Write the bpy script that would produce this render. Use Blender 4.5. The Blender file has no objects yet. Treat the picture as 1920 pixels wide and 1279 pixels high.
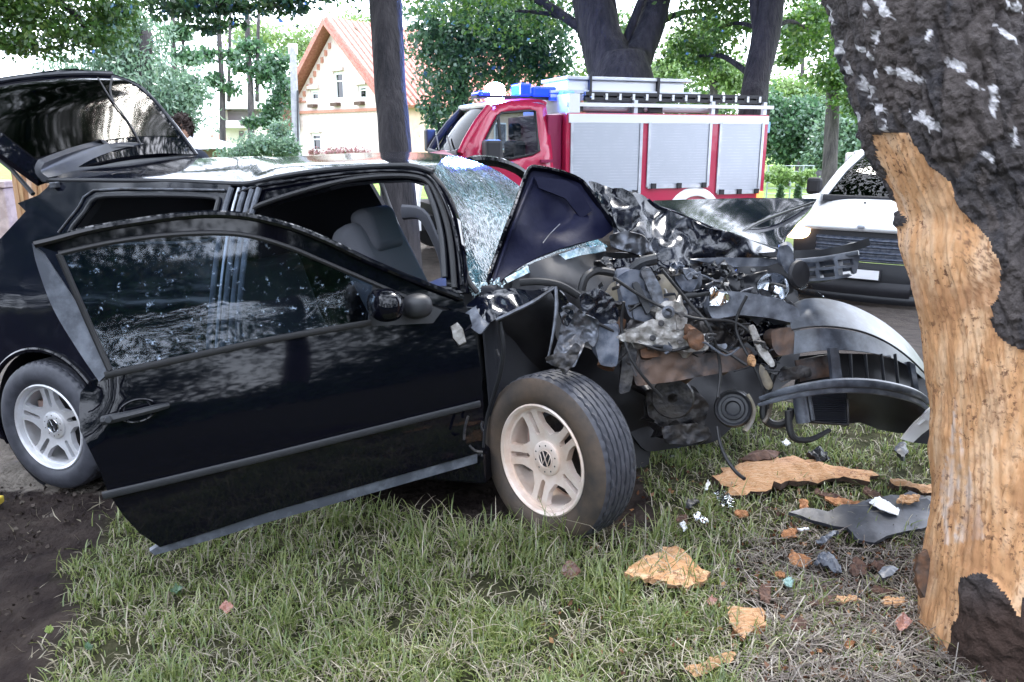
import bpy, bmesh, math, random
import numpy as np
from mathutils import Vector, Matrix, noise
from mathutils.geometry import delaunay_2d_cdt
R = math.radians
random.seed(7); RNG = np.random.default_rng(7)
S = bpy.context.scene
COL = S.collection

# ------------------------------------------------------------------ camera, sky, sun, exposure
CAMZ, FPX, PITCH = 1.63, 1500.0, R(14.04)
cd = bpy.data.cameras.new('camera'); cam = bpy.data.objects.new('camera', cd); COL.objects.link(cam)
cd.sensor_width = 36.0; cd.lens = 36.0 * FPX / 1920.0; cd.clip_start = 0.05; cd.clip_end = 900
cam.location = (0, 0, CAMZ); cam.rotation_euler = (R(90) - PITCH, 0, 0)
S.camera = cam
SUN_EL, SUN_AZ = R(52), R(20)          # azimuth from +Y towards +X: the light comes from behind the scene
W = bpy.data.worlds.new('World'); S.world = W; W.use_nodes = True
wn = W.node_tree; bgn = wn.nodes['Background']
sky = wn.nodes.new('ShaderNodeTexSky'); sky.sky_type = 'NISHITA'; sky.sun_disc = False
sky.sun_elevation = SUN_EL; sky.sun_rotation = SUN_AZ; sky.dust_density = 3.0; sky.air_density = 1.0
mixw = wn.nodes.new('ShaderNodeMix'); mixw.data_type = 'RGBA'; mixw.inputs[0].default_value = 0.82
mixw.inputs[7].default_value = (14.9, 16.2, 18.9, 1)       # bright overcast cloud cover
wn.links.new(sky.outputs[0], mixw.inputs[6]); wn.links.new(mixw.outputs[2], bgn.inputs['Color'])
bgn.inputs['Strength'].default_value = 0.13
sl = bpy.data.lights.new('sun', 'SUN'); sl.energy = 1.5; sl.angle = R(14); sl.color = (1, 0.95, 0.88)
sun = bpy.data.objects.new('sun', sl); COL.objects.link(sun)
sd = Vector((math.sin(SUN_AZ) * math.cos(SUN_EL), math.cos(SUN_AZ) * math.cos(SUN_EL), math.sin(SUN_EL)))
sun.rotation_euler = sd.to_track_quat('Z', 'Y').to_euler(); sun.location = sd * 50
S.view_settings.view_transform = 'Standard'; S.view_settings.look = 'None'
S.view_settings.gamma = 1; S.view_settings.use_curve_mapping = False
S.view_settings.exposure = 1.68
S.render.engine = 'CYCLES'
S.cycles.use_denoising = True
S.cycles.max_bounces = 8; S.cycles.transparent_max_bounces = 16

# ------------------------------------------------------------------ geometry of the view
FW = Vector((0, math.cos(PITCH), -math.sin(PITCH))); UP = Vector((0, math.sin(PITCH), math.cos(PITCH))); RT = Vector((1, 0, 0))
CAM = Vector((0, 0, CAMZ))
def ray(px, py): return RT * ((px - 960) / FPX) + UP * ((639.5 - py) / FPX) + FW
def at(px, py, z): return CAM + ray(px, py) * z
def proj(p):
    d = Vector(p) - CAM; z = d.dot(FW)
    return 960 + FPX * d.dot(RT) / z, 639.5 - FPX * d.dot(UP) / z, z
def sstep(a, b, x):
    t = min(1, max(0, (x - a) / (b - a))); return t * t * (3 - 2 * t)
def ground_z(x, y):
    verge = .083 * (min(.45, max(-2.9, x)) + 2.25)
    road = -.04 - .48 * sstep(2.9, 3.9, x) * sstep(5.5, 9.5, y)
    t = sstep(4.4, 5.8, y + .25 * x)
    verge -= .10 * sstep(.75, 1.25, x) * (1 - sstep(2.3, 3.2, y))
    g = verge * (1 - t) + road * t
    return g + .35 * sstep(13.5, 20, y) * sstep(6, 0, x) * 0
def ghit(px, py):
    r = ray(px, py); t = .8
    while t < 60:
        p = CAM + r * t
        if p.z < ground_z(p.x, p.y): break
        t += .01 + t * .002
    p = CAM + r * t
    return Vector((p.x, p.y, ground_z(p.x, p.y)))
class Frame:
    def __init__(s, o, ex, ey, ez): s.o, s.ex, s.ey, s.ez = Vector(o), Vector(ex).normalized(), Vector(ey).normalized(), Vector(ez).normalized()
    def w(s, a, b, c): return s.o + s.ex * a + s.ey * b + s.ez * c
    def loc(s, p): d = Vector(p) - s.o; return d.dot(s.ex), d.dot(s.ey), d.dot(s.ez)
    def hit(s, px, py, b):             # ray with the plane ey = b
        r = ray(px, py); t = (s.o + s.ey * b - CAM).dot(s.ey) / r.dot(s.ey); return CAM + r * t

# ------------------------------------------------------------------ materials
def mat(name, col, rough=.5, metal=0.0, coat=0.0, col2=None, nscale=8, ncontrast=(.4, .6), bump=None, spec=.5, emit=None, coords='Object', ndetail=5, stretch=None):
    m = bpy.data.materials.new(name); m.use_nodes = True
    nt = m.node_tree; b = nt.nodes['Principled BSDF']
    b.inputs['Base Color'].default_value = (*col, 1); b.inputs['Roughness'].default_value = rough
    b.inputs['Metallic'].default_value = metal; b.inputs['Coat Weight'].default_value = coat
    b.inputs['Coat Roughness'].default_value = .03
    b.inputs['Specular IOR Level'].default_value = spec
    tc = nt.nodes.new('ShaderNodeTexCoord'); vec = tc.outputs[coords]
    if stretch:
        mp = nt.nodes.new('ShaderNodeMapping'); mp.inputs['Scale'].default_value = stretch
        nt.links.new(vec, mp.inputs['Vector']); vec = mp.outputs[0]
    if col2 is not None:
        n = nt.nodes.new('ShaderNodeTexNoise'); n.inputs['Scale'].default_value = nscale; n.inputs['Detail'].default_value = ndetail
        n.inputs['Roughness'].default_value = .62
        nt.links.new(vec, n.inputs['Vector'])
        cr = nt.nodes.new('ShaderNodeValToRGB'); cr.color_ramp.elements[0].position = ncontrast[0]; cr.color_ramp.elements[1].position = ncontrast[1]
        cr.color_ramp.elements[0].color = (*col, 1); cr.color_ramp.elements[1].color = (*col2, 1)
        nt.links.new(n.outputs['Fac'], cr.inputs[0]); nt.links.new(cr.outputs[0], b.inputs['Base Color'])
    if bump:
        n2 = nt.nodes.new('ShaderNodeTexNoise'); n2.inputs['Scale'].default_value = bump[0]; n2.inputs['Detail'].default_value = 6
        nt.links.new(vec, n2.inputs['Vector'])
        bp = nt.nodes.new('ShaderNodeBump'); bp.inputs['Strength'].default_value = bump[1]; bp.inputs['Distance'].default_value = bump[2] if len(bump) > 2 else .02
        nt.links.new(n2.outputs['Fac'], bp.inputs['Height']); nt.links.new(bp.outputs[0], b.inputs['Normal'])
    if emit:
        b.inputs['Emission Color'].default_value = (*emit[0], 1); b.inputs['Emission Strength'].default_value = emit[1]
    return m
def glass(name, tint, ior=1.5, glints=None, rough=.015):
    m = bpy.data.materials.new(name); m.use_nodes = True; nt = m.node_tree
    for n in list(nt.nodes): nt.nodes.remove(n)
    out = nt.nodes.new('ShaderNodeOutputMaterial'); tr = nt.nodes.new('ShaderNodeBsdfTransparent'); gl = nt.nodes.new('ShaderNodeBsdfGlossy')
    fr = nt.nodes.new('ShaderNodeFresnel'); fr.inputs['IOR'].default_value = ior
    mx = nt.nodes.new('ShaderNodeMixShader'); tr.inputs[0].default_value = (*tint, 1); gl.inputs['Roughness'].default_value = rough
    nt.links.new(fr.outputs[0], mx.inputs[0]); nt.links.new(tr.outputs[0], mx.inputs[1]); nt.links.new(gl.outputs[0], mx.inputs[2])
    res = mx.outputs[0]
    if glints:   # pale specks painted on the pane as glints of sky between leaves
        d = nt.nodes.new('ShaderNodeBsdfDiffuse'); d.inputs[0].default_value = (*glints[0], 1)
        tc = nt.nodes.new('ShaderNodeTexCoord'); n = nt.nodes.new('ShaderNodeTexNoise'); n.inputs['Scale'].default_value = glints[1]; n.inputs['Detail'].default_value = 8
        n.inputs['Roughness'].default_value = .75
        nt.links.new(tc.outputs['Object'], n.inputs['Vector'])
        cr = nt.nodes.new('ShaderNodeValToRGB'); cr.color_ramp.elements[0].position = glints[2]; cr.color_ramp.elements[1].position = glints[3]
        nt.links.new(n.outputs['Fac'], cr.inputs[0])
        mu = nt.nodes.new('ShaderNodeMath'); mu.operation = 'MULTIPLY'; mu.inputs[1].default_value = glints[4]
        nt.links.new(cr.outputs[0], mu.inputs[0])
        m2 = nt.nodes.new('ShaderNodeMixShader'); nt.links.new(mu.outputs[0], m2.inputs[0]); nt.links.new(res, m2.inputs[1]); nt.links.new(d.outputs[0], m2.inputs[2]); res = m2.outputs[0]
    nt.links.new(res, out.inputs['Surface'])
    return m
def leafmat(name, c1, c2, trans=.45, gloss=.06, c3=None):
    m = bpy.data.materials.new(name); m.use_nodes = True; nt = m.node_tree
    for n in list(nt.nodes): nt.nodes.remove(n)
    out = nt.nodes.new('ShaderNodeOutputMaterial'); g = nt.nodes.new('ShaderNodeNewGeometry')
    cr = nt.nodes.new('ShaderNodeValToRGB'); cr.color_ramp.elements[0].color = (*c1, 1); cr.color_ramp.elements[1].color = (*c2, 1)
    if c3:
        e = cr.color_ramp.elements.new(.72); e.color = (*c2, 1); cr.color_ramp.elements[-1].color = (*c3, 1)
    nt.links.new(g.outputs['Random Per Island'], cr.inputs[0])
    df = nt.nodes.new('ShaderNodeBsdfDiffuse'); tl = nt.nodes.new('ShaderNodeBsdfTranslucent'); gl = nt.nodes.new('ShaderNodeBsdfGlossy'); gl.inputs['Roughness'].default_value = .35
    gl.inputs[0].default_value = (.8, .85, .9, 1)
    nt.links.new(cr.outputs[0], df.inputs[0]); nt.links.new(cr.outputs[0], tl.inputs[0])
    a = nt.nodes.new('ShaderNodeMixShader'); a.inputs[0].default_value = trans
    nt.links.new(df.outputs[0], a.inputs[1]); nt.links.new(tl.outputs[0], a.inputs[2])
    b = nt.nodes.new('ShaderNodeMixShader'); b.inputs[0].default_value = gloss
    nt.links.new(a.outputs[0], b.inputs[1]); nt.links.new(gl.outputs[0], b.inputs[2]); nt.links.new(b.outputs[0], out.inputs['Surface'])
    return m
M = {}
M['paint'] = mat('black_car_paint', (.002, .0022, .0048), .04, coat=.0, spec=.33)
M['paint_dust'] = mat('dusty_black_paint', (.003, .004, .009), .08, coat=.0, col2=(.014, .015, .022), nscale=9, ncontrast=(.5, .85))
M['underside'] = mat('hood_underside_coating', (.003, .004, .020), .6, bump=(14, .25, .02), spec=.15)
M['plastic'] = mat('black_plastic', (.014, .015, .019), .5, bump=(300, .12, .002))
M['plastic_grey'] = mat('scuffed_grey_plastic', (.055, .062, .080), .42, col2=(.15, .165, .20), nscale=14, ncontrast=(.45, .7))
M['rubber'] = mat('black_rubber', (.010, .010, .012), .55)
M['scuffed'] = mat('scuffed_crumpled_paint', (.005, .006, .011), .17, col2=(.045, .05, .065), nscale=12, ncontrast=(.45, .75))
M['satin'] = mat('satin_black_spoiler', (.022, .024, .032), .33, col2=(.035, .037, .046), nscale=5)
M['tyre'] = mat('tyre_rubber', (.028, .030, .040), .58, col2=(.045, .047, .060), nscale=20, bump=(120, .15, .004))
M['tyre_dusty'] = mat('tyre_sidewall_dust', (.026, .022, .020), .75, col2=(.085, .058, .040), nscale=7, ncontrast=(.35, .68), bump=(90, .2, .004))
M['alloy'] = mat('silver_alloy', (.70, .71, .75), .36, metal=.55, col2=(.58, .57, .58), nscale=6)
M['alloy_dust'] = mat('dusty_silver_alloy', (.80, .71, .66), .46, metal=.4, col2=(.64, .48, .38), nscale=7, ncontrast=(.35, .7))
M['dark_metal'] = mat('dark_oily_metal', (.018, .018, .022), .42, metal=.5, col2=(.055, .05, .048), nscale=18, bump=(40, .5, .01))
M['steel'] = mat('bare_steel', (.13, .14, .165), .45, metal=.8, col2=(.06, .06, .065), nscale=16, bump=(60, .3, .006))
M['rust'] = mat('rusty_metal', (.055, .035, .026), .7, metal=.2, col2=(.15, .07, .035), nscale=15, bump=(50, .5, .01))
M['brownsheet'] = mat('rust_stained_sheet', (.05, .044, .046), .5, metal=.4, col2=(.12, .075, .055), nscale=9, bump=(25, .3, .01))
M['alu'] = mat('cast_aluminium', (.36, .35, .34), .5, metal=.6, col2=(.20, .185, .17), nscale=22, bump=(60, .5, .01))
M['beige'] = mat('yellowed_plastic', (.20, .17, .12), .45, col2=(.10, .085, .07), nscale=12)
M['bluegrey'] = mat('blue_grey_housing', (.04, .052, .08), .5, col2=(.11, .12, .15), nscale=20)
M['chrome'] = mat('headlight_reflector', (.75, .77, .8), .12, metal=1)
M['fabric'] = mat('dark_seat_fabric', (.022, .023, .030), .9, bump=(400, .3, .003))
M['fabric_grey'] = mat('grey_seat_fabric', (.075, .078, .092), .9, bump=(400, .3, .003))
M['trimgrey'] = mat('pale_grey_trim', (.48, .47, .48), .7)
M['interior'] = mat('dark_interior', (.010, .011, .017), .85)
M['tint'] = glass('tinted_window_glass', (.50, .58, .66), 1.55, glints=((.36, .44, .56), 42, .60, .68, .8), rough=.03)
M['rear_glass'] = glass('dark_rear_glass', (.03, .035, .05), 1.45, rough=.07)
M['clear'] = glass('clear_glass', (.72, .8, .82), 1.55)
M['cab_glass'] = glass('cab_glass', (.22, .27, .33), 1.28)
M['lens'] = glass('clear_lens_plastic', (.85, .88, .9), 1.5)
M['screen_glass'] = glass('truck_screen_glass', (.10, .12, .15), 1.12)
M['red'] = mat('red_truck_paint', (.37, .008, .050), .3, coat=.45)
M['red_dark'] = mat('dark_red_panel', (.20, .006, .05), .4)
M['white'] = mat('white_paint', (.80, .80, .81), .3, coat=.5)
M['offwhite'] = mat('off_white_metal', (.62, .63, .66), .4)
M['alugrey'] = mat('brushed_aluminium', (.50, .52, .57), .38, metal=.55, col2=(.40, .42, .47), nscale=5)
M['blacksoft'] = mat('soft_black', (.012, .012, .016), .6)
M['blue_lens'] = mat('blue_beacon_lens', (.01, .03, .6), .15, emit=((.01, .05, .8), .55))
M['blue_lit'] = mat('lit_blue_beacon', (.2, .4, 1), .2, emit=((.30, .52, 1.0), 60))
M['lamp_lit'] = mat('lit_headlamp', (1, .9, .8), .2, emit=((1, .62, .34), 3.2))
M['orange_lens'] = mat('orange_marker_lens', (.8, .18, .03), .2, emit=((1, .35, .12), .7))
M['lightblue'] = mat('pale_blue_lens', (.18, .42, .70), .2)
# ------------------------------------------------------------------ mesh builders
def link(name, me, m, parent=None, smooth=True, kind=None, origin=None):
    o = bpy.data.objects.new(name, me); COL.objects.link(o)
    if m is not None:
        for mm in (m if isinstance(m, (list, tuple)) else [m]): me.materials.append(mm)
    if smooth is True: me.shade_smooth()
    elif smooth: me.set_sharp_from_angle(angle=R(smooth))
    org = Vector((0, 0, 0))
    if parent is not None:
        p = parent
        while p is not None: org += Vector(p.location); p = p.parent
        o.parent = parent
    if origin is not None:
        o.location = Vector(origin) - org; org = Vector(origin)
    if org.length > 0: me.transform(Matrix.Translation(-org))
    if kind: o['kind'] = kind
    return o
def thing(name, label, cat, loc, group=None):
    o = bpy.data.objects.new(name, None); COL.objects.link(o); o.location = loc; o.empty_display_size = .1
    o['label'] = label; o['category'] = cat
    if group: o['group'] = group
    return o
def tag(o, label, cat, group=None):
    o['label'] = label; o['category'] = cat
    if group: o['group'] = group
    return o
class MB:
    def __init__(s): s.v = []; s.f = []; s.mi = []
    def add(s, vs, fs, mi=0):
        n = len(s.v); s.v += [tuple(v) for v in vs]; s.f += [tuple(i + n for i in f) for f in fs]; s.mi += [mi] * len(fs)
    def box(s, c, sx, sy, sz, ax=None, mi=0):      # half sizes
        X, Y, Z = ax or (Vector((1, 0, 0)), Vector((0, 1, 0)), Vector((0, 0, 1)))
        c = Vector(c); vs = [c + X * (sx * a) + Y * (sy * b) + Z * (sz * d) for d in (-1, 1) for b in (-1, 1) for a in (-1, 1)]
        s.add(vs, [(0, 2, 3, 1), (4, 5, 7, 6), (0, 1, 5, 4), (2, 6, 7, 3), (0, 4, 6, 2), (1, 3, 7, 5)], mi)
    def prism(s, pts, ext, mi=0):                   # planar outline extruded by a vector
        n = len(pts); vs = [Vector(p) for p in pts] + [Vector(p) + Vector(ext) for p in pts]
        fs = [tuple(range(n - 1, -1, -1)), tuple(range(n, 2 * n))] + [(i, (i + 1) % n, n + (i + 1) % n, n + i) for i in range(n)]
        s.add(vs, fs, mi)
    def tube(s, pts, r, n=8, mi=0, closed=False, flat=1.0):
        pts = [Vector(p) for p in pts]; k = len(pts); rr = r if isinstance(r, (list, tuple)) else [r] * k
        vs = []; fs = []; prev = None
        for i, p in enumerate(pts):
            a = pts[i - 1] if (i > 0 or closed) else p; b = pts[(i + 1) % k] if (i < k - 1 or closed) else p
            t = (b - a).normalized()
            if prev is None: q = Vector((0, 0, 1)) if abs(t.z) < .9 else Vector((1, 0, 0)); prev = (q - t * q.dot(t)).normalized()
            else: prev = (prev - t * prev.dot(t)).normalized()
            c = t.cross(prev)
            for j in range(n):
                an = 2 * math.pi * j / n; vs.append(p + prev * (math.cos(an) * rr[i]) + c * (math.sin(an) * rr[i] * flat))
        for i in range(k if closed else k - 1):
            for j in range(n):
                a = i * n + j; b = i * n + (j + 1) % n; c2 = ((i + 1) % k) * n
                fs.append((a, b, c2 + (j + 1) % n, c2 + j))
        if not closed: fs += [tuple(range(n - 1, -1, -1)), tuple(range((k - 1) * n, k * n))]
        s.add(vs, fs, mi)
    def lathe(s, prof, c, axis, n=32, mi=0, up=None, closed=False, caps=False):   # prof: (radius, along)
        c = Vector(c); A = Vector(axis).normalized(); q = Vector(up) if up else (Vector((0, 0, 1)) if abs(A.z) < .9 else Vector((1, 0, 0)))
        X = (q - A * q.dot(A)).normalized(); Y = A.cross(X); k = len(prof); vs = []; fs = []
        for r, a in prof:
            for j in range(n):
                t = 2 * math.pi * j / n; vs.append(c + A * a + X * (r * math.cos(t)) + Y * (r * math.sin(t)))
        for i in range(k if closed else k - 1):
            for j in range(n): fs.append((i * n + j, i * n + (j + 1) % n, ((i + 1) % k) * n + (j + 1) % n, ((i + 1) % k) * n + j))
        if caps:
            if prof[0][0] > 1e-4: fs.append(tuple(range(n - 1, -1, -1)))
            if prof[-1][0] > 1e-4: fs.append(tuple(range((k - 1) * n, k * n)))
        s.add(vs, fs, mi)
    def mesh(s, name):
        me = bpy.data.meshes.new(name); me.from_pydata([tuple(v) for v in s.v], [], s.f); me.update()
        bm = bmesh.new(); bm.from_mesh(me); bmesh.ops.recalc_face_normals(bm, faces=bm.faces) if len(s.f) < 60000 else None; bm.to_mesh(me); bm.free()
        if any(s.mi):
            me.polygons.foreach_set('material_index', s.mi)
        return me
    def build(s, name, m, parent=None, smooth=35, kind=None, bevel=0, origin=None):
        o = link(name, s.mesh(name), m, parent, smooth, kind, origin)
        if bevel:
            b = o.modifiers.new('bevel', 'BEVEL'); b.width = bevel; b.segments = 2; b.limit_method = 'ANGLE'
        return o
def inpoly(x, y, poly):
    c = False; j = len(poly) - 1
    for i in range(len(poly)):
        xi, yi = poly[i]; xj, yj = poly[j]
        if (yi > y) != (yj > y) and x < (xj - xi) * (y - yi) / (yj - yi) + xi: c = not c
        j = i
    return c
def dens(poly, step, closed=True):
    out = []; n = len(poly)
    for i in range(n if closed else n - 1):
        a = Vector(poly[i]); b = Vector(poly[(i + 1) % n]); k = max(1, int(round((b - a).length / step)))
        out += [a + (b - a) * (t / k) for t in range(k)]
    if not closed: out.append(Vector(poly[-1]))
    return out
def catmull(pts, k=6, closed=False):
    P = [Vector(p) for p in pts]; n = len(P); out = []
    for i in range(n if closed else n - 1):
        p0 = P[(i - 1) % n] if (closed or i > 0) else P[0]; p1 = P[i]; p2 = P[(i + 1) % n]; p3 = P[(i + 2) % n] if (closed or i + 2 < n) else P[-1]
        for j in range(k):
            t = j / k; out.append(.5 * ((2 * p1) + (p2 - p0) * t + (2 * p0 - 5 * p1 + 4 * p2 - p3) * t * t + (3 * p1 - p0 - 3 * p2 + p3) * t ** 3))
    if not closed: out.append(P[-1])
    return out
def cdt(outline, holes=(), step=12, jitter=.2):
    loops = [[Vector((p[0], p[1])) for p in dens([Vector((q[0], q[1])) for q in L], step)] for L in [outline] + list(holes)]
    vs = []; es = []
    for L in loops:
        b = len(vs); vs += L; es += [(b + i, b + (i + 1) % len(L)) for i in range(len(L))]
    xs = [v.x for v in loops[0]]; ys = [v.y for v in loops[0]]; po = [(v.x, v.y) for v in loops[0]]; ph = [[(v.x, v.y) for v in L] for L in loops[1:]]
    y = min(ys) + step * .5; row = 0
    bl = np.array([(v.x, v.y) for v in vs])
    while y < max(ys):
        x = min(xs) + step * (.5 if row % 2 else 0)
        while x < max(xs):
            qx = x + random.uniform(-jitter, jitter) * step; qy = y + random.uniform(-jitter, jitter) * step
            if inpoly(qx, qy, po) and not any(inpoly(qx, qy, h) for h in ph) and np.min((bl[:, 0] - qx) ** 2 + (bl[:, 1] - qy) ** 2) > (step * .45) ** 2:
                vs.append(Vector((qx, qy)))
            x += step
        y += step * .87; row += 1
    r = delaunay_2d_cdt(vs, es, [], 0, 1e-6)
    V = r[0]; F = []
    for f in r[2]:
        cx = sum(V[i].x for i in f) / len(f); cy = sum(V[i].y for i in f) / len(f)
        if inpoly(cx, cy, po) and not any(inpoly(cx, cy, h) for h in ph): F.append(tuple(f))
    return V, F
def toward(vs, fs):    # wind so that faces look at the camera on the whole
    a = 0
    for f in fs[::max(1, len(fs) // 80)]:
        p, q, r = Vector(vs[f[0]]), Vector(vs[f[1]]), Vector(vs[f[2]])
        a += (q - p).cross(r - p).dot(CAM - p)
    return fs if a > 0 else [tuple(reversed(f)) for f in fs]
def zf(anch):          # depth interpolated between anchors (px, py, z)
    if isinstance(anch, (int, float)): return lambda x, y: anch
    A = np.array([(a[0], a[1]) for a in anch], float); Z = np.array([a[2] for a in anch], float)
    def f(x, y):
        w = 1 / (((A[:, 0] - x) ** 2 + (A[:, 1] - y) ** 2) + 40.0) ** 1.2
        return float((w * Z).sum() / w.sum())
    return f
def patch(name, outline, mp, m, parent, holes=(), step=14, thick=.012, crumple=0, subsurf=0, smooth=True, fold=0, kind=None, seed=0, jitter=.2, build=True):
    """A sheet traced as an outline: mp maps (px, py) to a point in space; it gets its own thickness."""
    random.seed(100 + seed + len(outline) * 13)
    V, F = cdt(outline, holes, step, jitter)
    pts = [Vector(mp(v.x, v.y)) for v in V]
    if crumple:
        for i, p in enumerate(pts):
            d = (p - CAM).normalized(); n1 = noise.noise_vector(p * 9 + Vector((seed, 0, 0))); n2 = random.uniform(-1, 1)
            pts[i] = p + d * (crumple * (n2 * .7 + n1.x)) + Vector((n1.y, 0, n1.z)) * crumple * .35
    if fold:
        for i, p in enumerate(pts): pts[i] = p + (p - CAM).normalized() * (fold * noise.noise(p * 5 + Vector((seed * 3.1, 1, 0))))
    F = toward(pts, F)
    me = bpy.data.meshes.new(name); me.from_pydata([tuple(p) for p in pts], [], F); me.update()
    o = link(name, me, m, parent, smooth, kind)
    if subsurf: ss = o.modifiers.new('smooth', 'SUBSURF'); ss.levels = subsurf; ss.render_levels = subsurf
    if thick:
        so = o.modifiers.new('thick', 'SOLIDIFY'); so.thickness = thick; so.offset = -1
        es = o.modifiers.new('edges', 'EDGE_SPLIT'); es.split_angle = R(62)
    return o
def pmap(anch):
    f = zf(anch); return lambda x, y: at(x, y, f(x, y))
def loft(name, rails, m, parent, k=5, thick=.01, kv=4, smooth=True, build=True):
    rs = [catmull(r, k) for r in rails]; n = min(len(r) for r in rs); rs = [r[:n] for r in rs]
    cols = [catmull([r[i] for r in rs], kv) for i in range(n)]; h = len(cols[0])
    vs = [p for c in cols for p in c]; fs = [(i * h + j, i * h + j + 1, (i + 1) * h + j + 1, (i + 1) * h + j) for i in range(n - 1) for j in range(h - 1)]
    fs = toward(vs, fs)
    me = bpy.data.meshes.new(name); me.from_pydata([tuple(p) for p in vs], [], fs); me.update()
    o = link(name, me, m, parent, smooth)
    if thick:
        so = o.modifiers.new('thick', 'SOLIDIFY'); so.thickness = thick; so.offset = -1
        es = o.modifiers.new('edges', 'EDGE_SPLIT'); es.split_angle = R(62)
    return o
def tube(name, pts, r, m, parent, n=8, k=4, closed=False, flat=1.0):
    mb = MB(); P = catmull(pts, k, closed) if k > 1 else [Vector(p) for p in pts]
    if isinstance(r, (list, tuple)):
        r = list(np.interp(np.linspace(0, 1, len(P)), np.linspace(0, 1, len(r)), r))
    mb.tube(P, r, n, closed=closed, flat=flat); return mb.build(name, m, parent)
def rbox(name, c, hx, hy, hz, m, parent, rot=(0, 0, 0), bev=.01, seg=3, base=None):
    mb = MB(); rm = Matrix.Identity(3)
    if base: rm = Matrix(base).transposed()
    from mathutils import Euler
    rm = rm @ Euler(rot).to_matrix(); ax = tuple(rm.col[i] for i in range(3))
    mb.box(c, hx, hy, hz, ax); o = mb.build(name, m, parent, smooth=40)
    b = o.modifiers.new('bevel', 'BEVEL'); b.width = bev; b.segments = seg
    return o
def fastmesh(name, V, Fq, m, parent=None, kind=None, smooth=False):
    V = np.asarray(V, np.float32); Fq = np.asarray(Fq, np.int32)
    me = bpy.data.meshes.new(name); k = Fq.shape[1]
    org = Vector((0, 0, 0)); p = parent
    while p is not None: org += Vector(p.location); p = p.parent
    V = V - np.array(org, np.float32)
    me.vertices.add(len(V)); me.vertices.foreach_set('co', V.ravel())
    me.loops.add(Fq.size); me.loops.foreach_set('vertex_index', Fq.ravel())
    me.polygons.add(len(Fq)); me.polygons.foreach_set('loop_start', np.arange(0, Fq.size, k, dtype=np.int32)); me.polygons.foreach_set('loop_total', np.full(len(Fq), k, np.int32))
    me.update(calc_edges=True); me.validate()
    o = bpy.data.objects.new(name, me); COL.objects.link(o); me.materials.append(m)
    if parent is not None: o.parent = parent
    if kind: o['kind'] = kind
    if smooth: me.shade_smooth()
    return o
# ================================================================== ground
def soil_mat():
    m = mat('soil', (.016, .012, .012), .95, col2=(.042, .033, .029), nscale=6, ncontrast=(.35, .7), bump=(30, .9, .03), coords='Object', spec=.04)
    nt = m.node_tree; b = nt.nodes['Principled BSDF']; src = b.inputs['Base Color'].links[0].from_socket
    at_ = nt.nodes.new('ShaderNodeVertexColor'); at_.layer_name = 'cover'
    sp = nt.nodes.new('ShaderNodeSeparateColor'); nt.links.new(at_.outputs[0], sp.inputs[0])
    def over(src, fac, c1, c2, sc):
        n = nt.nodes.new('ShaderNodeTexNoise'); n.inputs['Scale'].default_value = sc; n.inputs['Detail'].default_value = 8
        tc = nt.nodes.new('ShaderNodeTexCoord'); nt.links.new(tc.outputs['Object'], n.inputs['Vector'])
        cr = nt.nodes.new('ShaderNodeValToRGB'); cr.color_ramp.elements[0].position = .35; cr.color_ramp.elements[1].position = .65
        cr.color_ramp.elements[0].color = (*c1, 1); cr.color_ramp.elements[1].color = (*c2, 1); nt.links.new(n.outputs[0], cr.inputs[0])
        x = nt.nodes.new('ShaderNodeMix'); x.data_type = 'RGBA'; nt.links.new(fac, x.inputs[0]); nt.links.new(src, x.inputs[6]); nt.links.new(cr.outputs[0], x.inputs[7]); return x.outputs[2]
    src = over(src, sp.outputs[0], (.022, .024, .012), (.050, .048, .028), 14)      # root zone of the turf
    src = over(src, sp.outputs[1], (.11, .18, .05), (.20, .27, .09), 3)             # far mown meadow
    src = over(src, sp.outputs[2], (.13, .115, .10), (.21, .185, .16), 5)           # dry gravelly road
    nt.links.new(src, b.inputs['Base Color']); return m
def axis_vals(lo, a, b, hi, fine, n):
    mid = list(np.arange(a, b, fine)); left = [a - (a - lo) * (i / n) ** 2.2 for i in range(n, 0, -1)]; right = [b + (hi - b) * (i / n) ** 2.2 for i in range(0, n + 1)]
    return np.array(left + mid + right)
MUD_EDGE = [ghit(*p) for p in ((330, 905), (300, 930), (262, 950), (222, 975), (182, 990), (165, 1015), (128, 1050), (112, 1100), (108, 1160), (82, 1215), (55, 1279))]
MUD_EDGE = [(p.x, p.y) for p in MUD_EDGE]
mex = np.array([p[0] for p in MUD_EDGE]); mey = np.array([p[1] for p in MUD_EDGE])
def edge_x(y): return float(np.interp(y, mey[::-1], mex[::-1]))
CARLINE = ((-2.249, 3.611), (.16, 2.734))
def car_side(x, y):     # >0 beyond the near wheels' line
    (ax, ay), (bx, by) = CARLINE; return ((bx - ax) * (y - ay) - (by - ay) * (x - ax)) / 2.56
def grass_at(x, y):     # 0..1 turf cover near the camera
    nz = noise.noise(Vector((x * 3, y * 3, 0))); n2 = noise.noise(Vector((x * 9, y * 9, 4)))
    g = sstep(-.03, .10, x - edge_x(y) + n2 * .07 + nz * .05)
    cs = car_side(x, y)
    if x < .55: g *= 1 - sstep(-.06, .12, cs + n2 * .05)         # under the car: bare
    else: g *= 1 - sstep(2.1, 2.9, cs + nz * .3)
    return g
def litter_at(x, y):    # dry litter in front of the birch
    p = proj((x, y, ground_z(x, y)))
    return sstep(1330, 1480, p[0] + 60 * noise.noise(Vector((x * 4, y * 4, 9)))) * sstep(940, 1090, p[1] + 70 * noise.noise(Vector((x * 5, y * 5, 2))))
gx = axis_vals(-160, -3.2, 3.2, 160, .035, 22); gy = axis_vals(-60, 1.2, 5.2, 260, .035, 26)
GV = []; GC = []
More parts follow.
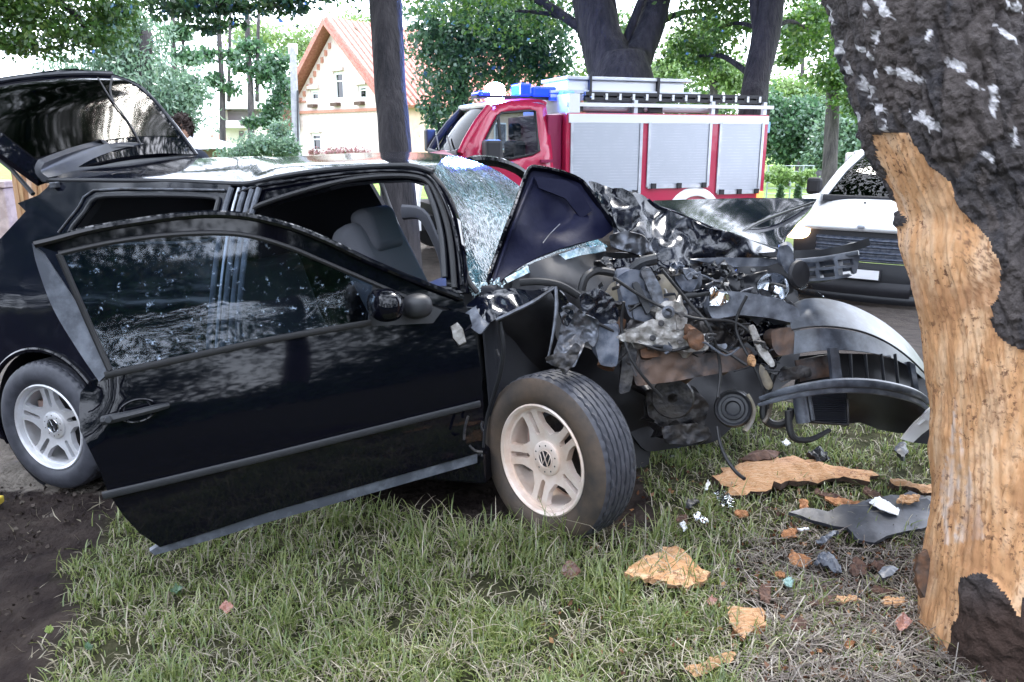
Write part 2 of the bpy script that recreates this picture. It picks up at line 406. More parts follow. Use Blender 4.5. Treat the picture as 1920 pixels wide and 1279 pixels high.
for y in gy:
    for x in gx:
        z = ground_z(x, y); c = [0, 0, 0]
        near = -3.3 < x < 3.3 and 1.1 < y < 5.3
        if near:
            c[0] = grass_at(x, y); lit = litter_at(x, y) if x > .2 else 0
            bare = 1 - c[0]
            z += bare * (.022 * noise.noise(Vector((x * 7, y * 11, 3))) + .014 * noise.noise(Vector((x * 21, y * 25, 7))) + .02 * noise.noise(Vector((x * 2.5 + y, y * 3, 1)))) + .012 * noise.noise(Vector((x * 5, y * 5, 0)))
            if x < edge_x(y): z -= .03 * sstep(0, .25, edge_x(y) - x)
        else:
            z += .02 * noise.noise(Vector((x, y, 0)))
            if y > 16 or (x > 6 and y > 12): c[1] = 1
            elif y < 1.1: c[0] = 1
        if x < -1.4 and y > 3.4 - .25 * (x + 1.4) and y < 16: c[2] = sstep(3.2, 3.8, y) * .8 if near else .8
        if not near and 5.2 < y < 16 and x > -1.4 and not c[1]: c[2] = .25
        if near: c[0] *= 1 - .75 * lit
        GV.append((x, y, z)); GC.append((*c, 1))
nx = len(gx); ny = len(gy)
GF = [(j * nx + i, j * nx + i + 1, (j + 1) * nx + i + 1, (j + 1) * nx + i) for j in range(ny - 1) for i in range(nx - 1)]
g = fastmesh('ground', GV, GF, soil_mat(), smooth=True, kind='structure')
ca = g.data.color_attributes.new('cover', 'FLOAT_COLOR', 'POINT'); ca.data.foreach_set('color', np.array(GC, np.float32).ravel())

# ================================================================== trees
def leafset(pts, size, rng, droop=0.0, aspect=1.7):
    n = len(pts); d = rng.normal(size=(n, 3)); d[:, 2] -= droop; d /= np.linalg.norm(d, axis=1)[:, None]
    q = rng.normal(size=(n, 3)); q[:, 2] += .6; s = np.cross(d, q); s /= np.linalg.norm(s, axis=1)[:, None] + 1e-9
    L = size * rng.uniform(.6, 1.3, n)[:, None]; w = L / aspect / 2
    nn = np.cross(d, s) * L * .12
    a = pts; b = pts + d * L * .45 + s * w + nn; c = pts + d * L; e = pts + d * L * .45 - s * w + nn
    V = np.stack([a, b, c, e], 1).reshape(-1, 3); F = np.arange(n * 4).reshape(n, 4)
    return V, F
def crownpts(blobs, n, rng, clump=.16, shell=.5, per=26):
    out = []; wt = np.array([b[3] * b[4] * b[5] for b in blobs]) ** .72; wt /= wt.sum()
    for b, w in zip(blobs, wt):
        k = max(1, int(n * w / per)); u = rng.normal(size=(k, 3)); u /= np.linalg.norm(u, axis=1)[:, None]
        r = rng.uniform(shell, 1.0, k) ** .8; c = np.array(b[:3]) + u * r[:, None] * np.array(b[3:6])
        rad = clump * np.array(b[3:6]) * rng.uniform(.6, 1.5, (k, 1))
        p = c[:, None, :] + rng.normal(size=(k, per, 3)) * rad[:, None, :]
        out.append(p.reshape(-1, 3))
    return np.concatenate(out)
LM = {
 'fresh': leafmat('fresh_maple_leaves', (.035, .095, .014), (.085, .18, .030), .5, c3=(.16, .24, .045)),
 'deep': leafmat('deep_green_leaves', (.022, .065, .022), (.055, .125, .042), .45, c3=(.10, .18, .06)),
 'blue': leafmat('blue_green_leaves', (.035, .092, .045), (.080, .170, .080), .5, c3=(.14, .25, .12)),
 'willow': leafmat('pale_willow_leaves', (.085, .16, .10), (.16, .26, .16), .45, c3=(.24, .34, .22)),
 'lime': leafmat('lime_bush_leaves', (.12, .21, .06), (.22, .33, .11), .45, c3=(.30, .40, .17)),
}
M['bark'] = mat('grey_brown_bark', (.028, .024, .027), .95, col2=(.080, .070, .070), nscale=7, ncontrast=(.38, .66), bump=(22, 1.0, .06), stretch=(1, 1, .22))
M['bark_dark'] = mat('dark_bark', (.016, .015, .019), .95, col2=(.048, .043, .047), nscale=7, ncontrast=(.38, .66), bump=(22, 1.0, .06), stretch=(1, 1, .22))
def trunk_mesh(paths, n=18, rough=.06, seed=0):
    mb = MB()
    for pts, rad in paths:
        P = catmull(pts, 7); r = list(np.interp(np.linspace(0, 1, len(P)), np.linspace(0, 1, len(rad)), rad)); st = len(mb.v)
        mb.tube(P, r, n)
        for i, p in enumerate(P):
            for j in range(n):
                q = Vector(mb.v[st + i * n + j]); dv = q - p
                k = 1 + rough * (noise.noise(Vector((q.x * 7, q.y * 7, q.z * 1.2 + seed))) + .6 * noise.noise(Vector((q.x * 16, q.y * 16, q.z * 3 + seed))))
                mb.v[st + i * n + j] = tuple(p + dv * k)
    return mb
TREE_N = 0
def tree(name, label, base, paths, blobs, nleaf, lsize, lm, bark='bark', cat='tree', clump=.16, shell=.5, droop=.3, aspect=1.7, rough=.06, twigs=0, per=26):
    global TREE_N; TREE_N += 1; rng = np.random.default_rng(50 + TREE_N)
    t = thing(name, label, cat, base)
    if twigs:
        main = paths[0][0]
        for b in blobs[:twigs]:
            s = min(main, key=lambda q: (Vector(q) - Vector(b[:3])).length + max(0, q[2] - b[2]) * 2)
            e = Vector(b[:3]); mid = (Vector(s) + e) / 2 + Vector((0, 0, .12 * (e - Vector(s)).length))
            rr = .018 * (e - Vector(s)).length + .012; paths = paths + [([s, mid, e], [rr * 1.3, rr, rr * .35])]
    if paths: trunk_mesh(paths, seed=TREE_N, rough=rough).build('trunk', M[bark], t, smooth=True)
    if blobs:
        V, F = leafset(crownpts(blobs, nleaf, rng, clump, shell, per), lsize, rng, droop, aspect)
        fastmesh('crown', V, F, LM[lm], t, kind='stuff')
    return t
def gz(p): return Vector((p.x, p.y, ground_z(p.x, p.y)))
def blob(px, py, z, rx, ry=None, rd=None):         # radii in picture units at that depth
    ry = ry or rx; p = at(px, py, z); k = z / FPX
    return (p.x, p.y, p.z, rx * k, (rd or (rx + ry) / 2) * k, ry * k)
def foot(px, z):
    p = at(px, 300, z); return Vector((p.x, p.y, ground_z(p.x, p.y)))
# straight dark trunk rising behind the car roof
b = foot(748, 10); tree('tree', 'tall straight dark trunk standing behind the car roof, in front of the brick house', b,
    [([b + Vector((0, 0, -.1)), at(742, 285, 10), at(731, 150, 10), at(723, 0, 10), at(716, -170, 10.2), at(712, -420, 10.6)], [.27, .205, .195, .205, .20, .15])],
    [blob(640, -190, 10.5, 330, 150), blob(900, -230, 10.5, 300, 150), blob(760, -420, 11, 300, 180), blob(500, -60, 11.5, 190, 60), blob(330, -30, 11.5, 130, 50)], 9000, .11, 'deep', 'bark_dark', rough=.05, twigs=4)
# forked trunk behind the fire engine
b = foot(1160, 16); tree('tree', 'huge trunk forked into two thick limbs, standing behind the fire engine ladder rack', b,
    [([b, at(1165, 250, 16), at(1163, 150, 16), at(1160, 110, 16)], [.85, .72, .66, .55]),
     ([at(1150, 140, 16), at(1128, 75, 16), at(1110, 0, 16), at(1085, -120, 16)], [.52, .42, .40, .36]),
     ([at(1175, 135, 16), at(1205, 85, 16.1), at(1228, 20, 16.2), at(1250, -90, 16.4)], [.40, .30, .27, .24])],
    [blob(1100, -230, 16, 260, 160), blob(1300, -160, 16, 190, 120), blob(1350, 20, 17, 80, 60), blob(960, 20, 16.5, 100, 60), blob(830, -30, 16.5, 110, 60)], 15000, .11, 'fresh', 'bark_dark', twigs=5)
# right-hand leaning trunk behind the rear of the fire engine
b = foot(1395, 15); tree('tree', 'dark trunk leaning right, standing behind the back end of the fire engine', b,
    [([b, at(1408, 230, 15), at(1418, 150, 15), at(1437, 60, 15), at(1450, -40, 15), at(1462, -200, 15.2)], [.30, .26, .24, .26, .25, .2]),
     ([at(1430, 90, 15), at(1418, 30, 15), at(1412, -40, 15)], [.12, .11, .08])],
    [blob(1500, -110, 15.5, 210, 90), blob(1330, 60, 16, 80, 60), blob(1520, 60, 16, 60, 45), blob(1290, 110, 16.5, 60, 30), blob(1390, -40, 16, 120, 60)], 11000, .11, 'fresh', 'bark_dark', twigs=5)
# dense drooping tree between house and fire engine
b = foot(850, 19); tree('tree', 'dense dark drooping tree behind the blue beacon, hiding part of the brick house', b,
    [([b, at(862, 240, 19), at(868, 100, 19), at(880, -60, 19)], [.22, .19, .15, .1])],
    [blob(850, 130, 18.6, 75, 90), blob(830, 60, 18.5, 75, 70), blob(930, 60, 18.6, 95, 80), blob(1010, 60, 19, 80, 80), blob(1040, 120, 19, 50, 45), blob(905, -20, 19, 110, 60), blob(822, 205, 18.4, 42, 32), blob(970, 125, 19, 70, 40)], 17000, .13, 'blue', 'bark_dark', shell=.2, twigs=6)
# near overhanging branch, upper left
b = foot(-420, 9.5); tree('tree', 'yellow green leafy branch hanging into the top left corner above the open hatch', b,
    [([b, at(-380, 0, 9.5), at(-330, -300, 9.5)], [.3, .26, .2]), ([at(-350, -160, 9.5), at(-60, -70, 9.2), at(120, 10, 9), at(165, 70, 9)], [.12, .08, .035, .012])],
    [blob(60, 15, 9, 140, 45), blob(130, 65, 8.9, 95, 38), blob(45, 80, 9, 70, 26), blob(215, 20, 9.2, 55, 45), blob(-90, 0, 9, 120, 70)], 9000, .068, 'fresh', 'bark_dark', shell=.15, clump=.2)
b = foot(-700, 12); tree('tree', 'dark green leafy bough crossing the top edge left of the house', b,
    [([b, at(-640, -100, 12), at(-500, -300, 12)], [.3, .26, .2]), ([at(-560, -200, 12), at(0, -90, 12), at(330, -20, 12), at(420, 10, 12)], [.12, .09, .05, .015])],
    [blob(330, 10, 12, 90, 26), blob(440, 8, 12.2, 80, 22), blob(540, 2, 12.2, 70, 26), blob(390, 45, 12.3, 60, 16), blob(600, -30, 12.2, 70, 30)], 3000, .11, 'deep', 'bark_dark', shell=.15, clump=.2)
# pale willow-like mass behind the hatch
b = foot(265, 24); tree('tree', 'broad pale grey green willow behind the open hatch', b,
    [([b, at(268, 200, 24), at(275, 60, 24)], [.35, .28, .15])],
    [blob(255, 190, 24, 120, 85), blob(240, 90, 24.2, 80, 75), blob(315, 200, 23.6, 62, 72), blob(335, 250, 23.4, 40, 36), blob(170, 190, 24, 90, 90), blob(235, 40, 24.4, 50, 40), blob(362, 160, 24.2, 26, 36)], 26000, .17, 'willow', 'bark', shell=.1, aspect=2.6, droop=.9)
for lb, px, z, bl in (('thin bare stemmed tree left of the utility pole', 468, 34, [(500, 130, 30, 26), (470, 90, 30, 14), (455, 130, 24, 12)]),
                      ('slender tree with sparse leaves against white sky left of the house', 415, 38, [(400, 150, 30, 12), (425, 105, 28, 12), (392, 100, 24, 16), (430, 165, 22, 9)]),
                      ('pair of thin dark stems under the top left bough', 328, 36, [(330, 60, 30, 12), (350, 110, 26, 14)])):
    b = foot(px, z); tree('tree', lb, b, [([b, at(px + 2, 180, z), at(px - 4, 60, z), at(px - 3, -60, z)], [.16, .13, .11, .07]), ([at(px + 14, 190, z), at(px + 16, 60, z), at(px + 20, -40, z)], [.08, .07, .05])],
        [blob(*q[:2], z, *q[2:]) for q in bl], 1100, .26, 'blue', 'bark', clump=.3, shell=.1)
b = foot(480, 20); tree('bush', 'light green bush beneath the far apartment building, left of the utility pole', b, [], [blob(495, 276, 20, 52, 26), blob(448, 290, 20, 42, 16), blob(522, 252, 20.5, 26, 26), blob(540, 278, 20, 26, 26)], 6500, .09, 'willow', cat='bush', shell=.1)
b = foot(520, 26); tree('bush', 'dark green tree top rising behind the light green bush', b, [([b, at(522, 200, 26)], [.12, .06])], [blob(528, 170, 26, 20, 44), blob(520, 115, 26, 26, 22), blob(505, 215, 26, 26, 24), blob(478, 228, 26, 20, 14)], 2600, .15, 'blue', cat='bush', shell=.1)
# right background
b = foot(1560, 25); tree('tree', 'leafy maple with sky gaps left of the birch top', b, [([b, at(1562, 180, 25), at(1565, 20, 25)], [.25, .2, .1])],
    [blob(1500, 60, 24, 62, 40), blob(1560, 140, 24.5, 46, 36), blob(1540, 20, 24, 60, 28), blob(1600, 190, 24, 40, 40), blob(1480, 110, 25, 30, 20), blob(1600, 60, 25, 40, 40)], 8500, .15, 'fresh', shell=.15)
b = foot(1340, 30); tree('tree', 'pale leafy tree behind the fire engine between two dark trunks', b, [([b, at(1338, 150, 30), at(1330, 40, 30)], [.2, .14, .08])],
    [blob(1290, 100, 30, 50, 44), blob(1345, 130, 30, 52, 34), blob(1335, 50, 30, 40, 26), blob(1370, 150, 30, 26, 26), blob(1250, 140, 29, 34, 26)], 9000, .18, 'lime', shell=.12)
for lb, px, z, bl, lm in (('blue green thicket behind the meadow, right of the fire engine', 1480, 38, [(1480, 255, 58, 62), (1440, 220, 30, 50), (1510, 215, 42, 34)], 'blue'),
                      ('pale green bush behind the dark wooden fence, left of the birch', 1560, 36, [(1570, 260, 50, 62), (1600, 240, 40, 60), (1545, 300, 40, 28)], 'willow'),
                      ('rounded green tree crown at the right end of the thicket', 1640, 40, [(1650, 250, 60, 80), (1620, 180, 40, 40)], 'blue')):
    b = foot(px, z); tree('bush', lb, b, [([b, at(px, 250, z)], [.15, .08])], [blob(*q[:2], z, *q[2:]) for q in bl], 11000, .22, lm, cat='bush', shell=.1)
# low growth between far fence and fire engine
b = foot(1470, 30); tree('bush', 'tall pale weeds along the wire fence right of the fire engine', b, [], [blob(1462, 330, 29, 26, 18), blob(1510, 335, 29, 22, 14)], 2200, .16, 'lime', cat='bush', shell=.05, droop=-.5)
def conifer(lb, px, z):
    b = foot(px, z); t = thing('conifer', lb, 'conifer', b, 'young conifers in the meadow'); rng = np.random.default_rng(int(px))
    h = .95; mb = MB(); mb.tube([b, b + Vector((0, 0, h))], [.03, .008], 6); mb.build('trunk', M['bark'], t)
    k = 1500; u = rng.uniform(0, 1, k); th = rng.uniform(0, 6.28, k); r = (1 - u) * .24 * rng.uniform(.4, 1, k) + .02
    V, F = leafset(np.stack([b.x + r * np.cos(th), b.y + r * np.sin(th), b.z + .05 + u * h], 1), .08, rng, .2, 3); fastmesh('crown', V, F, LM['deep'], t, kind='stuff')
conifer('small dark conifer nearer to the fire engine on the meadow', 1468, 21); conifer('small dark conifer farther right on the meadow, nearer to the white van', 1501, 21)
for lb, px, z, bl, lm, n in (('distant pale green treetops behind the house ridge', 690, 55, [(660, 60, 60, 40), (560, 90, 60, 40), (480, 70, 60, 30)], 'lime', 5200),
                      ('distant green wood edge behind the forked trunk', 1180, 48, [(1120, 200, 80, 90), (1230, 180, 80, 80), (1330, 210, 60, 70), (1160, 60, 60, 40)], 'fresh', 12000),
                      ('distant tall greenery filling the gap right of the leaning trunk', 1500, 50, [(1480, 170, 60, 40), (1540, 190, 60, 50), (1600, 120, 50, 60), (1430, 210, 40, 50), (1560, 40, 40, 30)], 'lime', 8000)):
    b = foot(px, z); tree('tree', lb, b, [([b, at(px, 250, z), at(px + 6, 100, z)], [.25, .2, .1])], [blob(*q[:2], z, *q[2:]) for q in bl], n, .30, lm, clump=.2, shell=.1)
# unseen trees above and around the view, filled out to shade it and darken reflections
rng = np.random.default_rng(5); bl = []
for i in range(34):
    bl.append((rng.uniform(-11, 11), rng.uniform(-7, 7), rng.uniform(5.6, 10), rng.uniform(1.2, 2.6), rng.uniform(1.2, 2.6), rng.uniform(.5, 1.2)))
for i in range(110):
    a = rng.uniform(0, 1); bl.append((rng.uniform(-24, 24), rng.uniform(-18, -8), rng.uniform(.2, 9), rng.uniform(1.2, 2.5), rng.uniform(1, 2), rng.uniform(1.0, 2.2)))
for i in range(105): bl.append((rng.uniform(-11, 0), rng.uniform(6, 14), rng.uniform(6.3, 10.5), rng.uniform(1.1, 2), rng.uniform(1.1, 2), rng.uniform(.5, 1)))  # leaf masses added out of view to darken the hatch glass reflection
for i in range(44): bl.append((rng.uniform(1, 10), rng.uniform(10.5, 17), rng.uniform(5.4, 9.5), rng.uniform(1.1, 2), rng.uniform(1.1, 2), rng.uniform(.5, 1)))  # leaf masses added out of view to darken the far wing's reflection
for i in range(60): bl.append((rng.uniform(-12, 14), rng.uniform(-9, -3.5), rng.uniform(-.1, .7), rng.uniform(.8, 1.6), rng.uniform(.8, 1.4), rng.uniform(.4, .9)))
bl = [q for q in bl if not (q[1] > 2 and q[2] < 5.5)]
for i in range(46): bl.append((rng.uniform(-16, -8.5), rng.uniform(-9, 3.5), rng.uniform(.3, 7), rng.uniform(1, 2), rng.uniform(1, 2), rng.uniform(.8, 1.8)))
for i in range(40): bl.append((rng.uniform(7.5, 15), rng.uniform(-9, 3), rng.uniform(.3, 7), rng.uniform(1, 2), rng.uniform(1, 2), rng.uniform(.8, 1.8)))
V, F = leafset(crownpts(bl, 265000, rng, .2, .1), .19, rng, .3); fastmesh('unseen_foliage', V, F, leafmat('dark_leaves', (.020, .050, .022), (.040, .085, .035), .4, .015), kind='stuff')  # one even dark leaf colour, keeps the mirrored foliage dark
mb = trunk_mesh([([(x, y, -.2), (x + .2, y, 3), (x - .2, y + .3, 8)], [.34, .27, .2]) for x, y in ((-5.5, -9), (-2.2, -11), (1.6, -9.5), (4.6, -10.5), (-9, -8.5), (8.5, -9))]); mb.build('unseen_trunks', M['bark_dark'], None, smooth=True, kind='stuff')
# ================================================================== birch with torn bark
BL = [(-420, 1440), (-220, 1490), (-90, 1522), (0, 1545), (80, 1560), (170, 1585), (250, 1605), (330, 1640), (400, 1668), (470, 1690), (540, 1710), (620, 1726), (700, 1738), (800, 1746), (900, 1749), (960, 1748), (1030, 1742), (1080, 1737), (1130, 1734), (1200, 1726), (1260, 1716), (1330, 1700), (1400, 1690)]
WOODP = [(1624, 250), (1650, 246), (1697, 247), (1708, 268), (1725, 292), (1738, 312), (1768, 333), (1786, 360), (1792, 388), (1815, 412), (1842, 440), (1858, 470), (1878, 500), (1872, 548), (1854, 578), (1853, 606), (1872, 640), (1905, 655), (1990, 668), (2060, 760), (2050, 1010), (1960, 1115), (1918, 1125), (1905, 1160), (1880, 1118), (1862, 1096), (1838, 1076), (1816, 1074), (1793, 1082), (1789, 1105), (1788, 1135), (1774, 1178), (1766, 1232), (1745, 1226), (1718, 1222), (1500, 1215), (1500, 452), (1655, 436), (1680, 412), (1662, 366), (1645, 312), (1630, 268)]
WPATCH = [(1694, 140, 36, 10, 22), (1790, 122, 25, 11, 22), (1732, 228, 34, 13, 32), (1652, 14, 34, 10, 50), (1636, 74, 8, 18, 8), (1625, 104, 6, 12, 0), (1605, 92, 12, 6, 30), (1632, 134, 6, 12, -10), (1611, 155, 7, 20, -15), (1624, 172, 7, 22, -8), (1648, 205, 8, 16, -20), (1657, 238, 6, 12, -10), (1585, 130, 5, 14, 0), (1620, 10, 6, 26, 0), (1555, 30, 4, 24, -5), (1597, 220, 4, 14, -15), (1888, 60, 30, 8, 40), (1866, 190, 9, 34, 0), (1905, 260, 8, 22, 5), (1850, 290, 16, 7, 45), (1910, 10, 20, 9, 20), (1568, 95, 4, 16, -5), (1830, 160, 22, 6, 25), (1740, 60, 6, 20, 10)]
TZ = 2.42
def birch():
    base = Vector((1.48, 2.3, ground_z(1.48, 2.2))); t = thing('birch_tree', 'big leaning birch at right edge with bark torn off to orange wood', 'birch', base)
    rows = []; K = 400
    ys = np.linspace(-420, 1440, 540); xs = np.interp(ys, [p[0] for p in BL], [p[1] for p in BL])
    V = []; DR = []; wm = []; wp = []
    for i, (y, x) in enumerate(zip(ys, xs)):
        L = at(x, y, TZ); r = .335 + .03 * sstep(800, 1279, y) + .04 * sstep(250, -400, y); c = L + Vector((r * .985, .06, 0)); re_ = r + .004 - .030 * sstep(400, 480, y)
        for _ in range(3):
            D2 = Vector((c.x, c.y, 0)); dl = D2.length; an_ = math.atan2(D2.x, D2.y) - math.asin(re_ / dl); tl = math.sqrt(dl * dl - re_ * re_); pt = Vector((math.sin(an_) * tl, math.cos(an_) * tl, c.z)); qx, _q, qz = proj(pt); c.x += (x - qx) * qz / FPX
        for j in range(K):
            a = 2 * math.pi * j / K; d = Vector((math.cos(a), math.sin(a), 0))
            q = c + d * r; px, py, _ = proj(q)
            front = d.dot((CAM - c).normalized()) > -.25
            nj = 9 * noise.noise(Vector((px * .03, py * .03, 1))) + 4 * noise.noise(Vector((px * .07, py * .07, 5)))
            m = 0
            if front:
                if inpoly(px + nj, py + nj * .7, WOODP): m = 1
            if True:
                fib = noise.noise(Vector((a * 34, q.z * 1.1, 0))) + .6 * noise.noise(Vector((a * 80, q.z * 2.5, 4))); dr_w = -.022 + .008 * fib + .004 * noise.noise(q * 30) + .012 * noise.noise(q * 6)
                big = noise.noise(Vector((q.x * 9, q.y * 9, q.z * 5))); ridg = 1 - abs(noise.noise(Vector((a * 5.5 + q.z * .8, q.z * 3.4, 3)))) * 2
                rid2 = 1 - abs(noise.noise(Vector((a * 13 + q.z, q.z * 8, 8)))) * 2
                vd, vp = noise.voronoi(Vector((q.x * 15 + .5 * ridg, q.y * 15, q.z * 6 + .6 * big)))
                fe = min(1, max(0, (vd[1] - vd[0]) / .22)); fe = fe * fe * (3 - 2 * fe)
                dr_b = -.038 + .016 * big + .014 * ridg + .012 * rid2 + .015 * fe + .008 * noise.noise(q * 55); hue = (vp[0].x * 7.3 + vp[0].z * 3.1) % 1
                if py > 1040: dr_b = -.012 + .022 * noise.noise(q * 16) + .014 * noise.noise(q * 34)
            DR.append((q, d, dr_b, dr_w)); wm.append(m)
            w = 0
            if front and not m:
                for (wx, wy, ra, rb, ang) in WPATCH:
                    dx, dy = px - wx, py - wy
                    if abs(dx) < 60 and abs(dy) < 60:
                        ca, sa = math.cos(R(ang)), math.sin(R(ang)); u = (dx * ca + dy * sa) / ra; v = (-dx * sa + dy * ca) / rb
                        e = .8 - (u * u + v * v) + 1.5 * noise.noise(Vector((px * .09, py * .07, 2))) + 1.0 * noise.noise(Vector((px * .25, py * .25, 2))); w = max(w, min(1, max(0, e * 4)))
                if py > 1180 and px > 1800: w = 0
            wp.append((w, sstep(1040, 1180, py), hue, 1))
    R_ = len(ys); fb = []; fw = []
    mg = np.array(wm, float).reshape(R_, K)
    for _ in range(2): mg = (mg + np.roll(mg, 1, 0) + np.roll(mg, -1, 0) + np.roll(mg, 1, 1) + np.roll(mg, -1, 1)) / 5
    mf = mg.ravel()
    V = [tuple(q + d * (b * (1 - k) + w * k)) for (q, d, b, w), k in zip(DR, mf)]
    for i in range(R_ - 1):
        for j in range(K):
            f = (i * K + j, (i + 1) * K + j, (i + 1) * K + (j + 1) % K, i * K + (j + 1) % K)
            (fw if sum(mf[q] for q in f) > 2 else fb).append(f)
    bm_ = mat('birch_bark', (.014, .0135, .018), .9, col2=(.090, .078, .077), nscale=26, ncontrast=(.34, .74), bump=(60, 1.0, .02), ndetail=10)
    nt = bm_.node_tree; bs = nt.nodes['Principled BSDF']; src = bs.inputs['Base Color'].links[0].from_socket
    vc = nt.nodes.new('ShaderNodeVertexColor'); vc.layer_name = 'patch'; sp = nt.nodes.new('ShaderNodeSeparateColor'); nt.links.new(vc.outputs[0], sp.inputs[0])
    x = nt.nodes.new('ShaderNodeMix'); x.data_type = 'RGBA'; x.inputs[7].default_value = (.60, .58, .60, 1); nt.links.new(sp.outputs[0], x.inputs[0]); nt.links.new(src, x.inputs[6])
    xh = nt.nodes.new('ShaderNodeMix'); xh.data_type = 'RGBA'; xh.inputs[7].default_value = (.105, .082, .072, 1); hm = nt.nodes.new('ShaderNodeMath'); hm.operation = 'MULTIPLY'; hm.inputs[1].default_value = .55; nt.links.new(sp.outputs[2], hm.inputs[0]); nt.links.new(hm.outputs[0], xh.inputs[0]); nt.links.new(src, xh.inputs[6]); nt.links.new(xh.outputs[2], x.inputs[6])
    x2 = nt.nodes.new('ShaderNodeMix'); x2.data_type = 'RGBA'; x2.inputs[7].default_value = (.035, .018, .012, 1); nt.links.new(sp.outputs[1], x2.inputs[0]); nt.links.new(x.outputs[2], x2.inputs[6]); nt.links.new(x2.outputs[2], bs.inputs['Base Color'])
    used = sorted({q for f in fb for q in f}); ix = {q: k for k, q in enumerate(used)}
    o = fastmesh('trunk', [V[q] for q in used], [[ix[q] for q in f] for f in fb], bm_, t, smooth=True)
    ca = o.data.color_attributes.new('patch', 'FLOAT_COLOR', 'POINT'); ca.data.foreach_set('color', np.array([wp[q] for q in used], np.float32).ravel())
    used = sorted({q for f in fw for q in f}); ix = {q: k for k, q in enumerate(used)}
    wm_ = wood_mat('torn_birch_wood', True); nt = wm_.node_tree; bs = nt.nodes['Principled BSDF']; src = bs.inputs['Base Color'].links[0].from_socket
    vc = nt.nodes.new('ShaderNodeVertexColor'); vc.layer_name = 'wear'; sp = nt.nodes.new('ShaderNodeSeparateColor'); nt.links.new(vc.outputs[0], sp.inputs[0])
    for k, cl in enumerate(((.62, .52, .46), (.17, .085, .05), (.36, .17, .075))):
        x = nt.nodes.new('ShaderNodeMix'); x.data_type = 'RGBA'; x.inputs[7].default_value = (*cl, 1); nt.links.new(sp.outputs[k], x.inputs[0]); nt.links.new(src, x.inputs[6]); src = x.outputs[2]
    nt.links.new(src, bs.inputs['Base Color'])
    o = fastmesh('exposed_wood', [V[q] for q in used], [[ix[q] for q in f] for f in fw], wm_, t, smooth=True)
    SC = [(1792, 730), (1802, 830), (1836, 930), (1852, 1010), (1766, 1022), (1762, 930), (1780, 830)]; DK = [(1800, 410), (1846, 446), (1882, 500), (1872, 552), (1850, 588), (1822, 560), (1812, 500), (1795, 450)]
    wr = []
    for q in used:
        px, py, _ = proj(V[q]); n1 = noise.noise(Vector((px * .02, py * .008, 4))); n2 = noise.noise(Vector((px * .10, py * .10, 6))); n3 = noise.noise(Vector((px * .35, py * .35, 9))); n4 = noise.noise(Vector((px * .09, py * .012, 3)))
        s_ = .75 * sstep(-.25, .35, n4 + .4 * n2) if inpoly(px + 14 * n1, py, SC) else 0
        d_ = sstep(.05, .4, n2 * .6 + n3) * .85 if inpoly(px + 20 * n1 + 12 * n2, py + 12 * n2, DK) else sstep(.30, .6, n3 * .8 + n2 * .5) * .7 * sstep(1790, 1880, px) * sstep(600, 700, py)
        b_ = .6 * sstep(.05, .55, n1 + .35 * n2) * sstep(330, 480, py) + .5 * sstep(.25, .6, n4) * sstep(380, 560, py)
        wr.append((s_, d_, min(.8, b_), 1))
    ca = o.data.color_attributes.new('wear', 'FLOAT_COLOR', 'POINT'); ca.data.foreach_set('color', np.array(wr, np.float32).ravel())
    # loose bark flake at the foot and roots
    patch('bark_flake', [(1722, 1040), (1738, 1030), (1744, 1050), (1740, 1090), (1735, 1120), (1722, 1100), (1716, 1070)], pmap(TZ - .03), M['rust'], t, step=9, thick=.02, crumple=.008)
    rng = np.random.default_rng(3)
    V2, F2 = leafset(crownpts([(1.2, 2.6, 6.5, 2.6, 2.4, 1.2), (2.6, 2.0, 6.2, 2, 2, 1), (.4, 3.4, 6.8, 1.8, 1.6, .9)], 7000, rng, .2, .1), .07, rng, .6, 1.5); fastmesh('crown', V2, F2, LM['fresh'], t, kind='stuff')
    mbt = trunk_mesh([([at(1640, -400, TZ + .4), (1.3, 2.6, 4.6), (1.1, 2.7, 6.8)], [.36, .3, .12]), ([(1.3, 2.6, 4.4), (2.0, 2.2, 5.6), (2.7, 2.0, 6.4)], [.14, .1, .03]), ([(1.25, 2.6, 4.6), (.8, 3, 5.8), (.4, 3.4, 6.8)], [.12, .08, .03])]); mbt.build('limb', M['bark_dark'], t, smooth=True)
